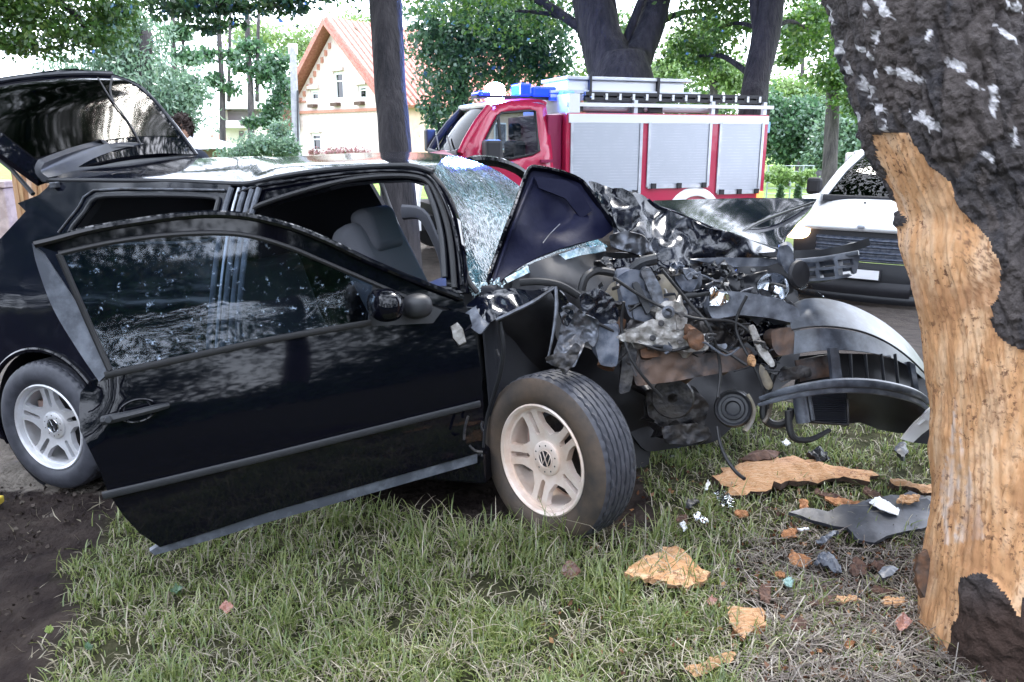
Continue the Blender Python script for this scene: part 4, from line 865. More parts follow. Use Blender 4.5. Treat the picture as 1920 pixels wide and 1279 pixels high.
# --- raised hatch
hn = [CF.w(.03, .24, 1.455), CF.w(-.15, .24, 1.575), CF.w(-.35, .24, 1.72), CF.w(-.58, .25, 1.84), CF.w(-.80, .28, 1.88), CF.w(-.98, .32, 1.83)]
hf = [cv(368, 290, 1.45), cv(332, 240, 1.45), cv(292, 190, 1.45), cv(256, 157, 1.42), cv(205, 140, 1.36), cv(140, 128, 1.25)]
def hp(a, b):    # a 0..1 hinge to lip, b 0..1 near to far, crowned across
    i = min(4.999, a * 5); k = int(i); t = i - k; p = hn[k].lerp(hn[k + 1], t); q = hf[k].lerp(hf[k + 1], t)
    return p.lerp(q, b) + CF.ez * (.05 * 4 * b * (1 - b)) 
hz = [[hp(a, b) for a in np.linspace(0, 1, 9)] for b in np.linspace(0, 1, 7)]
hatch = loft('hatch', hz, M['paint'], CAR, k=3, thick=.03)
gg = [[hp(a, b) + (CF.ez * .6 - CF.ex * -.4) * .007 for a in np.linspace(.13, .70, 7)] for b in np.linspace(.09, .955, 6)]
loft('rear_window', gg, M['rear_glass'], hatch, k=3, thick=.004)
tube('hatch_edge', [hp(a, 1.0) for a in np.linspace(0, .8, 8)], .012, M['paint_dust'], hatch)
tube('hatch_lip', [hp(.78, b) + CF.ez * .01 for b in np.linspace(0, 1, 8)], .016, M['paint_dust'], hatch)
def hat(px, py):
    return min(((math.hypot(*(np.array(proj(hp(a, b))[:2]) - (px, py))), a, b) for a in np.linspace(0, 1, 41) for b in np.linspace(0, 1, 41)))[1:]
tube('wiper', [hp(*hat(x, y)) + CF.ez * .014 - CF.ey * .006 for x, y in ((187, 152), (212, 190), (240, 235), (268, 280))], .0045, M['plastic'], hatch, k=3)
tube('wiper_arm', [hp(*hat(x, y)) + CF.ez * .018 - CF.ey * .006 for x, y in ((210, 148), (212, 175), (216, 196))], .006, M['plastic'], hatch, k=3)
0 and tube('defroster_wire', [hp(.16, .2) + CF.ez * .012, hp(.15, .5) + CF.ez * .012, hp(.16, .9) + CF.ez * .012], .002, M['lightblue'], hatch, k=3)
# spoiler above the roof edge
so = [(92, 330), (88, 318), (96, 303), (130, 290), (175, 280), (230, 274), (290, 272), (330, 277), (366, 291), (372, 298), (300, 307), (260, 311), (200, 322), (140, 330)]
def spm(x, y): f = min(1, max(0, (x - 92) / 275)); return CF.hit(x, y, .24 + 1.2 * f) 
sp_ = loft('spoiler', [[CF.hit(90 + 278 * t, 333 - 40 * t - 4 * math.sin(3.1 * t), .24 + 1.2 * t) for t in np.linspace(0, 1, 9)], [CF.hit(88 + 282 * t, 320 - 31 * t - 34 * math.sin(3.1 * t), .23 + 1.22 * t) - CF.ex * .04 for t in np.linspace(0, 1, 9)], [CF.hit(98 + 268 * t, 304 - 13 * t - 31 * math.sin(3.1 * t), .25 + 1.2 * t) - CF.ex * .05 for t in np.linspace(0, 1, 9)]], M['satin'], hatch, k=4, thick=.03)
tube('gas_strut', [cv(-60, 250, .3), cv(22, 318, .28), cv(62, 364, .26)], .011, M['plastic'], CAR, k=1)
rbox('hinge_bracket', cv(103, 347, .22), .02, .015, .014, M['steel'], CAR, base=(CF.ex, CF.ey, CF.ez), bev=.004)
# --- open passenger door
DA = R(48); Dd = (-CF.ex * math.cos(DA) - CF.ey * math.sin(DA)).normalized(); Dn = Dd.cross(CF.ez).normalized()
if Dn.dot(CAM - CF.w(2.3, 0, .6)) < 0: Dn = -Dn
Hh = CF.w(2.31, 0, 0); DF = Frame(Hh, Dd, Dn, CF.ez)
DOOR = bpy.data.objects.new('open_door', None); COL.objects.link(DOOR); DOOR.parent = CAR; DOOR.location = Hh - Vector(CAR.location)
def bulge(u): return .045 * max(0, 1 - ((u - .55) / .42) ** 2)
def dp(x, y, off=0.0):
    b = 0
    for _ in range(5): p = DF.hit(x, y, b + off); u = DF.loc(p)[2]; b = bulge(u)
    return p
def dskin(x, y):
    p = dp(x, y); d = max(0, min(1, (205 - x - (y - 745) * .35) / 60)) * max(0, 1 - abs(y - 755) / 75); return p - Dn * (.055 * d)
skin = [(200, 706), (300, 684), (400, 662), (500, 641), (600, 623), (690, 607), (780, 592), (850, 580), (880, 590), (893, 640), (903, 700), (906, 760), (906, 800), (904, 848), (700, 905), (500, 962), (390, 998), (300, 1026), (262, 1000), (232, 968), (203, 925), (186, 880), (164, 835), (150, 808), (148, 770), (151, 742), (168, 718)]
patch('door_skin', skin, dskin, M['paint'], DOOR, step=20, thick=.03)
patch('door_lower_trim', [(300, 1022), (390, 996), (500, 960), (700, 903), (895, 848), (895, 868), (700, 924), (500, 980), (390, 1014), (290, 1041), (281, 1034)], lambda x, y: dp(x, y, -.006), M['plastic_grey'], DOOR, step=16, thick=.02)
fo_ = [(60, 457), (100, 447), (160, 432), (230, 418), (330, 404), (400, 400), (470, 405), (550, 425), (620, 453), (700, 491), (800, 532), (868, 557), (872, 578), (850, 581), (780, 560), (700, 528), (660, 512), (600, 485), (540, 460), (470, 440), (400, 433), (300, 438), (200, 453), (108, 474)]
fi_ = [(108, 474), (130, 530), (165, 610), (205, 694), (190, 712), (150, 640), (100, 540), (72, 490)]
dfr = patch('window_frame', fo_, lambda x, y: dp(x, y, -.004), M['paint'], DOOR, step=14, thick=.045)
# shut face of the frame: turned towards the rear
loft('frame_rear_edge', [[dp(60, 457), dp(70, 500), dp(100, 580), dp(148, 660), dp(186, 716)], [dp(106, 474) - Dn * .0 + Dd * .03, dp(118, 505) + Dd * .02, dp(144, 570), dp(176, 635), dp(206, 696)]], M['plastic_grey'], dfr, thick=.02)
tube('glass_channel', [dp(x, y, .004) for x, y in ((110, 476), (200, 456), (300, 442), (400, 437), (470, 443), (540, 463), (600, 488), (700, 531), (800, 575))], .008, M['rubber'], dfr)
tube('frame_edge', [dp(x, y, .012) for x, y in ((64, 458), (102, 449), (162, 433), (232, 420), (332, 406), (400, 402), (469, 407), (549, 427), (619, 455), (699, 493), (799, 534), (867, 560))], .012, M['paint'], dfr)
tube('glass_channel', [dp(x, y, .004) for x, y in ((110, 476), (140, 545), (175, 625), (206, 694))], .009, M['rubber'], dfr)
gpoly = [(108, 474), (200, 453), (300, 439), (400, 434), (470, 441), (540, 461), (600, 486), (700, 528), (812, 578), (690, 607), (500, 641), (300, 682), (205, 698)]
patch('window_glass', gpoly, lambda x, y: dp(x, y, -.02), M['tint'], DOOR, step=30, thick=.004)
tube('belt_moulding', [dp(x, y, .006) for x, y in ((196, 704), (300, 682), (400, 660), (500, 639), (600, 621), (695, 605))], .011, M['rubber'], DOOR, flat=.7)
tube('protection_moulding', [dp(x, y, .008) for x, y in ((192, 930), (300, 905), (400, 881), (500, 857), (600, 832), (700, 807), (800, 782), (900, 757))], .013, M['plastic'], DOOR, flat=.6)
patch('mirror_sail', [(700, 530), (760, 552), (830, 582), (812, 606), (690, 612)], lambda x, y: dp(x, y, .004), M['plastic'], DOOR, step=14, thick=.012)
# handle: recess, grip, lock
rec = MB(); hc = dp(258, 770, .0); dx_ = (dp(300, 760) - dp(215, 782)).normalized(); dz_ = Dn.cross(dx_).normalized()
rec.lathe([(.001, -.02), (.030, -.018), (.037, .002), (.040, .003)], hc, Dn, 24); ro = rec.build('handle_recess', M['interior'], DOOR)
ro.scale = (1, 1, 1)
tube('recess_rim', [hc + dx_ * (.052 * math.cos(a)) + dz_ * (.034 * math.sin(a)) + Dn * .002 for a in np.linspace(0, 2 * math.pi, 15)[:-1]], .004, M['paint'], DOOR, closed=True, k=2)
hd = tube('door_handle', [dp(192, 789, .010), dp(215, 784, .022), dp(250, 776, .030), dp(290, 766, .026), dp(315, 760, .008)], [.014, .015, .012, .012, .009], M['plastic'], DOOR)
mb = MB(); mb.lathe([(0, .004), (.009, .004), (.010, -.006)], dp(203, 787, .036), Dn, 16); mb.build('lock', M['steel'], hd)
# mirror: housing, foot
def ball(name, c, ax, hx, hy, hz, m_, par, pw=2.6):
    bm = bmesh.new(); bmesh.ops.create_uvsphere(bm, u_segments=24, v_segments=16, radius=1)
    for v in bm.verts:
        q = v.co; k = (abs(q.x) ** pw + abs(q.y) ** pw + abs(q.z) ** pw) ** (-1 / pw); q = q * k; v.co = Vector(c) + ax[0] * (q.x * hx) + ax[1] * (q.y * hy) + ax[2] * (q.z * hz)
    me = bpy.data.meshes.new(name); bm.to_mesh(me); bm.free(); return link(name, me, m_, par, True)
mc = dp(722, 572, .12); mi_ = ball('mirror_housing', mc, (Dd, Dn, CF.ez), .052, .085, .053, M['paint'], DOOR)
ball('mirror_foot', dp(782, 574, .045), (Dd, Dn, CF.ez), .05, .05, .042, M['plastic'], DOOR)
0 and tube('mirror_seam', [mc + Dd * (.054 * math.cos(a)) + CF.ez * (.052 * math.sin(a)) + Dn * -.03 for a in np.linspace(0, 2 * math.pi, 17)[:-1]], .003, M['rubber'], mi_, closed=True, k=1)
# hinge area: bright crumple and hinge
patch('hinge_plate', [(846, 612), (858, 604), (868, 616), (874, 640), (862, 646), (850, 634)], lambda x, y: dp(x, y, .012), M['alu'], DOOR, step=10, thick=.012, crumple=.006)
# ------------------------------------------------------------------ wheels
def wheel(center, axis, spin, dusty, label=None):
    A = Vector(axis).normalized(); w = bpy.data.objects.new('wheel', None); COL.objects.link(w); w.parent = CAR; w.location = Vector(center) - Vector(CAR.location)
    Ro, W_, Rr = .317, .195, .205; h = W_ / 2
    upv = Vector((0, 0, 1)); X = (upv - A * upv.dot(A)).normalized(); Y = A.cross(X)
    c = Vector(center)
    # carcass with tread blocks (A points outwards)
    n = 144; prof = [(Rr + .004, h - .016), (Rr + .016, h - .002), (Rr + .04, h + .006), (Rr + .07, h + .004), (Ro - .022, h - .006), (Ro - .010, h - .014), (Ro - .003, h - .030)]
    tread = []
    edges = np.linspace(h - .034, -(h - .034), 6)
    for i in range(5):
        a0, a1 = edges[i] - .0042, edges[i + 1] + .0042
        tread += [(Ro - .012, edges[i] - .0012), (Ro, a0), (Ro + .0005, (a0 + a1) / 2), (Ro, a1), (Ro - .012, edges[i + 1] + .0012)]
    prof2 = prof + tread + [(Ro - .003, -(h - .030)), (Ro - .010, -(h - .014)), (Ro - .022, -(h - .006)), (Rr + .05, -h), (Rr + .004, -(h - .016))]
    V = []; k = len(prof2)
    for i, (r, a) in enumerate(prof2):
        for j in range(n):
            rr = r; t = 2 * math.pi * (j + (a * 18 if abs(a) < h - .03 else 0)) / n
            if r > Ro - .004 and abs(a) > h - .05 and j % 3 == 0: rr = r - .006
            elif r > Ro - .001 and j % 6 == (int(a * 120) % 6): rr = r - .004
            sag = 0
            V.append(c + A * a + X * (rr * math.cos(t)) + Y * (rr * math.sin(t)))
    F = [(i * n + j, i * n + (j + 1) % n, (i + 1) * n + (j + 1) % n, (i + 1) * n + j) for i in range(k - 1) for j in range(n)]
    me = bpy.data.meshes.new('tyre'); me.from_pydata([tuple(v) for v in V], [], F); me.update()
    ty = link('tyre', me, [M['tyre'], M['tyre_dusty']], w, 40)
    if dusty:
        mi = [1 if (i < 5) else 0 for i in range(k - 1) for j in range(n)]; me.polygons.foreach_set('material_index', mi)
    al = M['alloy_dust'] if dusty else M['alloy']
    # rim barrel and lip
    mb = MB(); mb.lathe([(Rr + .006, h - .020), (Rr + .008, h - .008), (Rr + .002, h - .004), (Rr - .008, h - .010), (Rr - .014, h - .030), (Rr - .024, -h * .3), (Rr - .012, -h + .02), (Rr - .02, -h + .02)], c, A, 64); rim = mb.build('rim', al, w)
    mb = MB(); mb.lathe([(.0, -.03), (.15, -.03), (.15, -.045), (0, -.045)], c, A, 40); mb.build('brake_disc', M['dark_metal'], w)
    mb = MB(); mb.box(c + A * (-.02) + X * .02 + Y * .11, .02, .045, .07, (A, Y, X)); mb.build('brake_caliper', mat('caliper_dust', (.32, .22, .19), .7), w)
    # five double spokes: one disc with five wide windows and five slots between paired spokes, cut from a profile
    face = h - .020
    def disc_z(r): return face - .012 - .022 * (1 - min(1, r / (Rr - .01)) ** 2) ** .5 * .0 - .018 * math.sin(min(1, r / Rr) * math.pi) * .0 - (.014 if r < .07 else .014 * max(0, 1 - (r - .07) / .10))
    out = [(( Rr - .004) * math.cos(2 * math.pi * i / 100), (Rr - .004) * math.sin(2 * math.pi * i / 100)) for i in range(100)]
    holes = []
    for s in range(5):
        a0 = 2 * math.pi * s / 5 + spin
        ca, sa = math.cos(a0), math.sin(a0); rot = lambda p: (p[0] * ca - p[1] * sa, p[0] * sa + p[1] * ca)
        sl = [(.096, -.0095), (.178, -.0125), (.184, 0), (.178, .0125), (.096, .0095), (.089, 0)]; holes.append([rot(p) for p in sl])       # slot inside the pair
        a1 = math.pi / 5; wn = []
        q0 = .043 ; q1 = .036                                            # half width of the pair at hub and rim
        P1 = lambda r, off: (r, off)
        lowa = [( .178, q1 + .004), (.172, q1), (.115, q0 - .005)]
        r1 = Rr - .024
        left = [(math.sqrt(max(0, r1 * r1 - (q1 + .006) ** 2)), q1 + .006), (.16, q1 + .001), (.125, q0 - .006), (.105, q0 + .002)]
        # mirror to the neighbouring pair through the bisector
        def mirr(p):
            an = math.atan2(p[1], p[0]); r = math.hypot(*p); return (r * math.cos(2 * a1 - an), r * math.sin(2 * a1 - an))
        mid = [(.098 * math.cos(a1), .098 * math.sin(a1))]
        a_s = math.atan2(left[0][1], left[0][0]); arc = [(r1 * math.cos(t), r1 * math.sin(t)) for t in np.linspace(2 * a1 - a_s, a_s, 7)[1:-1]]
        wn = left + mid + [mirr(p) for p in reversed(left)] + arc; holes.append([rot(p) for p in wn])
    V2, F2 = cdt(out, holes, .0085, .1)
    vs = [c + A * (disc_z(v.length)) + X * v.x + Y * v.y for v in [Vector((q.x, q.y)) for q in V2]]
    fs = F2 if (Vector(vs[F2[0][1]]) - Vector(vs[F2[0][0]])).cross(Vector(vs[F2[0][2]]) - Vector(vs[F2[0][0]])).dot(A) > 0 else [tuple(reversed(f)) for f in F2]
    me = bpy.data.meshes.new('spokes'); me.from_pydata([tuple(v) for v in vs], [], fs); me.update(); spk = link('spokes', me, al, w, False)
    so = spk.modifiers.new('thick', 'SOLIDIFY'); so.thickness = .026; so.offset = -1
    bv = spk.modifiers.new('bevel', 'BEVEL'); bv.width = .0022; bv.segments = 2; bv.limit_method = 'ANGLE'; bv.angle_limit = R(60)
    # centre cap with ring of ten holes and the maker's roundel
    cz = disc_z(.05)
    mb = MB(); mb.lathe([(.066, cz + .001), (.064, cz + .008), (.060, cz + .010), (.038, cz + .012), (.036, cz + .010), (.030, cz + .009), (0, cz + .009)], c, A, 40); cap = mb.build('centre_cap', al, w)
    mb = MB()
    for i in range(10):
        t = 2 * math.pi * i / 10; mb.lathe([(.0035, cz + .0118), (0, cz + .0122)], c + X * (.051 * math.cos(t)) + Y * (.051 * math.sin(t)), A, 8)
    mb.build('bolt_hole', M['blacksoft'], cap)
    mb = MB(); mb.lathe([(.033, cz + .0095), (0, cz + .0102)], c, A, 32); mb.build('roundel_ground', M['blacksoft'], cap)
    mb = MB(); ez = cz + .0125
    mb.tube([c + A * ez + X * (.0325 * math.cos(t)) + Y * (.0325 * math.sin(t)) for t in np.linspace(0, 2 * math.pi, 33)[:-1]], .0022, 6, closed=True)
    for st in ([(-.013, .027), (0, -.001), (.013, .027)], [(-.026, .014), (-.012, -.025), (0, .001), (.012, -.025), (.026, .014)]):
        mb.tube([c + A * ez + X * q[1] + Y * (-q[0]) for q in st], .0022, 6)
    mb.build('emblem', M['chrome'] if not dusty else al, cap)
    return w
hub_f = at(1018, 862, 2.95)
ax_f = Vector((-math.sin(R(46)), -math.cos(R(46)), .02))
wheel(hub_f - ax_f.normalized() * .075, ax_f, R(-44), True)
hub_r = CF.hit(95, 800, -.005); ax_r = -CF.ey
wheel(hub_r - ax_r * .075, ax_r, R(2), False)
for s_, v_ in ((.09, 1.6), (2.56, 1.58)):
    mb = MB(); mb.lathe([(.2, .09), (.29, .09), (.315, .06), (.315, -.06), (.29, -.09), (.2, -.09)], CF.w(s_, v_, .315), CF.ey, 40, closed=True); mb.build('far_tyre', M['tyre'], CAR)
tube('axle', [hub_f + Vector((.05, .08, 0)), CF.w(2.6, .5, .32), CF.w(2.6, 1.2, .32)], .03, M['rust'], CAR, k=1)
# ------------------------------------------------------------------ crushed front of the car
# near wing: crumpled skin, wheel house
patch('wing_front', [(872, 572), (895, 556), (920, 545), (960, 540), (1000, 545), (1040, 535), (1062, 560), (1078, 590), (1060, 620), (1040, 560), (1030, 540), (1000, 565), (960, 585), (932, 598), (905, 612), (888, 600)], pmap([(870, 570, 2.98), (930, 598, 2.84), (1035, 540, 2.86), (960, 540, 3.05), (1078, 590, 2.9)]), M['paint_dust'], CAR, step=13, thick=.006, crumple=.012, subsurf=1)
tube('torn_edge', [at(x, y, z) for x, y, z in ((930, 600, 2.83), (960, 586, 2.83), (1000, 566, 2.84), (1024, 550, 2.85), (1040, 540, 2.85))], [.006, .008, .007, .004], M['steel'], CAR)
patch('wing_fold', [(868, 590), (905, 565), (922, 556), (930, 580), (918, 605), (900, 628), (880, 612)], pmap([(868, 590, 2.95), (922, 556, 2.98), (905, 625, 2.82)]), M['plastic_grey'], CAR, step=10, thick=.006, crumple=.006, subsurf=1)
tube('torn_edge', [at(x, y, z) for x, y, z in ((1042, 538, 2.85), (1043, 580, 2.83), (1036, 630, 2.82), (1026, 680, 2.82))], [.006, .008, .005, .004], M['steel'], CAR)
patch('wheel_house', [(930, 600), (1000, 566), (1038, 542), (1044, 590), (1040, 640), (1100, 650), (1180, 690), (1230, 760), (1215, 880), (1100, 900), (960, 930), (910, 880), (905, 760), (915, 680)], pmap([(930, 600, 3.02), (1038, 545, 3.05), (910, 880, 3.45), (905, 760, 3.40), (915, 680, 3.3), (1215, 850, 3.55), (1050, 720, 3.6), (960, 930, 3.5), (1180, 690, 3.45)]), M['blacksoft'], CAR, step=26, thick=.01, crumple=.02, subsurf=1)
tube('liner_edge', [at(x, y, z) for x, y, z in ((938, 604, 2.90), (944, 650, 2.92), (938, 700, 2.98), (926, 740, 3.05), (912, 790, 3.1), (906, 850, 3.12))], [.006, .010, .008, .005], M['plastic'], CAR)
for i, pts in enumerate(([(905, 790), (902, 800), (906, 808)], [(931, 655), (936, 668)], [(878, 780), (872, 800), (870, 825)], [(880, 835), (890, 845), (905, 848)])):
    tube('torn_clip', [at(x, y, 2.86) for x, y in pts], .005, M['dark_metal'], CAR, k=2)
# hanging crumpled foil-like metal over the tyre
patch('hanging_panel', [(1042, 560), (1075, 572), (1100, 590), (1122, 600), (1120, 640), (1112, 655), (1100, 640), (1088, 665), (1078, 690), (1062, 690), (1040, 684), (1036, 660), (1048, 630), (1054, 600)], pmap([(1042, 560, 2.9), (1062, 690, 2.80), (1120, 620, 2.95)]), M['steel'], CAR, step=8, thick=.004, crumple=.024, subsurf=1)
patch('hanging_panel', [(1020, 672), (1045, 660), (1062, 664), (1080, 640), (1092, 650), (1080, 680), (1064, 695), (1058, 705), (1048, 690), (1030, 684)], pmap(2.79), M['dark_metal'], CAR, step=9, thick=.004, crumple=.014, subsurf=1)
patch('strut_tower', [(1116, 610), (1135, 605), (1156, 612), (1160, 650), (1156, 690), (1124, 686), (1116, 650)], pmap(2.98), M['bluegrey'], CAR, step=14, thick=.03, crumple=.012, subsurf=1)
tube('suspension_strut', [at(1135, 690, 3.02), at(1150, 640, 3.05), at(1158, 600, 3.08)], .035, M['rust'], CAR)
# bonnet folded up like a tent: underside faces the camera
tent = [(992, 317), (1012, 314), (1050, 322), (1082, 334), (1098, 348), (1122, 380), (1142, 408), (1156, 427), (1130, 446), (1085, 456), (1045, 468), (1008, 482), (972, 502), (944, 522), (926, 540), (912, 552), (918, 515), (934, 470), (950, 425), (962, 395), (976, 355)]
TZ2 = [(992, 317, 3.42), (1098, 348, 3.5), (1156, 427, 3.42), (1045, 468, 3.22), (912, 552, 3.02), (950, 425, 3.18), (1040, 400, 3.42)]
bonnet = patch('bonnet_underside', tent, pmap(TZ2), M['underside'], CAR, step=20, thick=.014, fold=.02)
tf = zf(TZ2)
tube('bonnet_hem', [at(x, y, tf(x, y) - .012) for x, y in ((912, 550), (920, 512), (936, 468), (952, 424), (964, 394), (978, 354), (993, 318), (1014, 316), (1050, 324), (1082, 336), (1098, 350), (1122, 382), (1142, 409), (1155, 426))], .016, M['paint'], bonnet, flat=.6)
tube('bonnet_hem', [at(x, y, tf(x, y) - .02) for x, y in ((925, 530), (945, 470), (965, 420), (985, 370), (1000, 336))], .012, M['underside'], bonnet, flat=.5)
patch('stiffener', [(1002, 330), (1060, 338), (1085, 352), (1110, 395), (1090, 410), (1060, 372), (1010, 352)], pmap([(1002, 330, 3.38), (1110, 395, 3.40), (1060, 372, 3.38)]), M['underside'], bonnet, step=14, thick=.012, fold=.01)
tube('paint_scratch', [at(1018, 468 - 12, 3.2), at(1030, 440, 3.24), at(1050, 420, 3.28)], .002, M['steel'], bonnet, k=2)
# crushed continuation of the bonnet
sil = [(1098, 340), (1130, 346), (1165, 352), (1190, 362), (1215, 372), (1228, 384), (1262, 396), (1300, 412), (1350, 432), (1400, 448), (1440, 462), (1478, 472)]
patch('crushed_bonnet', sil + [(1476, 486), (1420, 486), (1370, 486), (1330, 496), (1290, 498), (1250, 494), (1215, 486), (1190, 478), (1160, 470), (1150, 450), (1150, 428), (1140, 408), (1120, 375)], pmap([(1098, 340, 3.55), (1228, 384, 3.6), (1478, 472, 3.7), (1420, 486, 3.45), (1250, 494, 3.25), (1150, 450, 3.36), (1190, 420, 3.42), (1330, 470, 3.4)]), M['scuffed'], CAR, step=15, thick=.006, crumple=.048, subsurf=2, jitter=.35)
patch('crushed_bonnet', [(1150, 352), (1172, 350), (1190, 362), (1206, 392), (1196, 420), (1176, 440), (1160, 432), (1148, 410), (1146, 380)], pmap([(1150, 352, 3.45), (1196, 420, 3.36), (1148, 410, 3.34)]), M['scuffed'], CAR, step=13, thick=.006, crumple=.03, subsurf=2)
patch('crushed_bonnet', [(1140, 440), (1175, 432), (1205, 440), (1222, 462), (1226, 480), (1200, 478), (1170, 470), (1148, 462)], pmap(3.28), M['steel'], CAR, step=11, thick=.005, crumple=.03, subsurf=2)
tube('bonnet_fold', [at(x, y, z) for x, y, z in ((1215, 374, 3.55), (1232, 388, 3.56), (1265, 399, 3.58), (1302, 415, 3.6), (1352, 435, 3.62), (1402, 451, 3.64), (1442, 464, 3.66), (1480, 473, 3.68))], [.006, .010, .008, .010, .008, .009, .006], M['paint_dust'], CAR)
# shiny far half of the bonnet and wing
loft('far_wing', [[at(1225, 376, 3.95), at(1290, 374, 4.2), at(1360, 372, 4.4), (at(1440, 371, 4.55)), at(1532, 373, 4.6)], [at(1240, 395, 3.8), at(1300, 396, 4.0), at(1370, 398, 4.2), at(1450, 402, 4.35), at(1518, 394, 4.4)], [at(1270, 410, 3.7), at(1330, 425, 3.8), at(1395, 436, 3.95), at(1450, 436, 4.1), at(1494, 418, 4.2)], [at(1300, 420, 3.65), at(1370, 445, 3.72), at(1430, 468, 3.8), at(1466, 470, 3.85), at(1470, 452, 4.0)]], M['paint_dust'], CAR, k=6, kv=6, thick=.01)
tube('wing_crease', [at(1385, 440, 3.93), at(1420, 418, 4.1), at(1470, 398, 4.3), at(1528, 378, 4.5)], [.006, .013, .013, .006], M['paint'], CAR, flat=.6)
# engine bay -------------------------------------------------------------------
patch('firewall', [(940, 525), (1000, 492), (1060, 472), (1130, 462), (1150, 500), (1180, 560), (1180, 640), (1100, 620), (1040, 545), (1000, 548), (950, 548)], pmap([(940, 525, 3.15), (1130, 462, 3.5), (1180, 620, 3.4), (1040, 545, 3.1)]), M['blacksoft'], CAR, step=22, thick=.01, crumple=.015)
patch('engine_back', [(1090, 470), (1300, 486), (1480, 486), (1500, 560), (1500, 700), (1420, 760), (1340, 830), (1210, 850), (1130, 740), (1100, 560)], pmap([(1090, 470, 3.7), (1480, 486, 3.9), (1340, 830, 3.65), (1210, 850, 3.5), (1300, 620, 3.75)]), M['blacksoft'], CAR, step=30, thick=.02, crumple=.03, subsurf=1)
tube('scuttle_seal', [at(975, 530, 3.0), at(1010, 528, 2.98), at(1050, 535, 2.98), at(1085, 555, 3.0)], .014, M['rubber'], CAR, flat=.6)
tube('hose', [at(1090, 545, 3.05), at(1098, 520, 3.05), at(1120, 508, 3.08), at(1150, 512, 3.1)], .016, M['rubber'], CAR)
tube('hose', [at(1185, 505, 3.1), at(1205, 492, 3.08), at(1230, 486, 3.08)], .022, M['plastic'], CAR)
tube('hose', [at(1262, 545, 3.15), at(1272, 575, 3.12), at(1300, 590, 3.12), at(1330, 570, 3.15)], .016, M['bluegrey'], CAR)
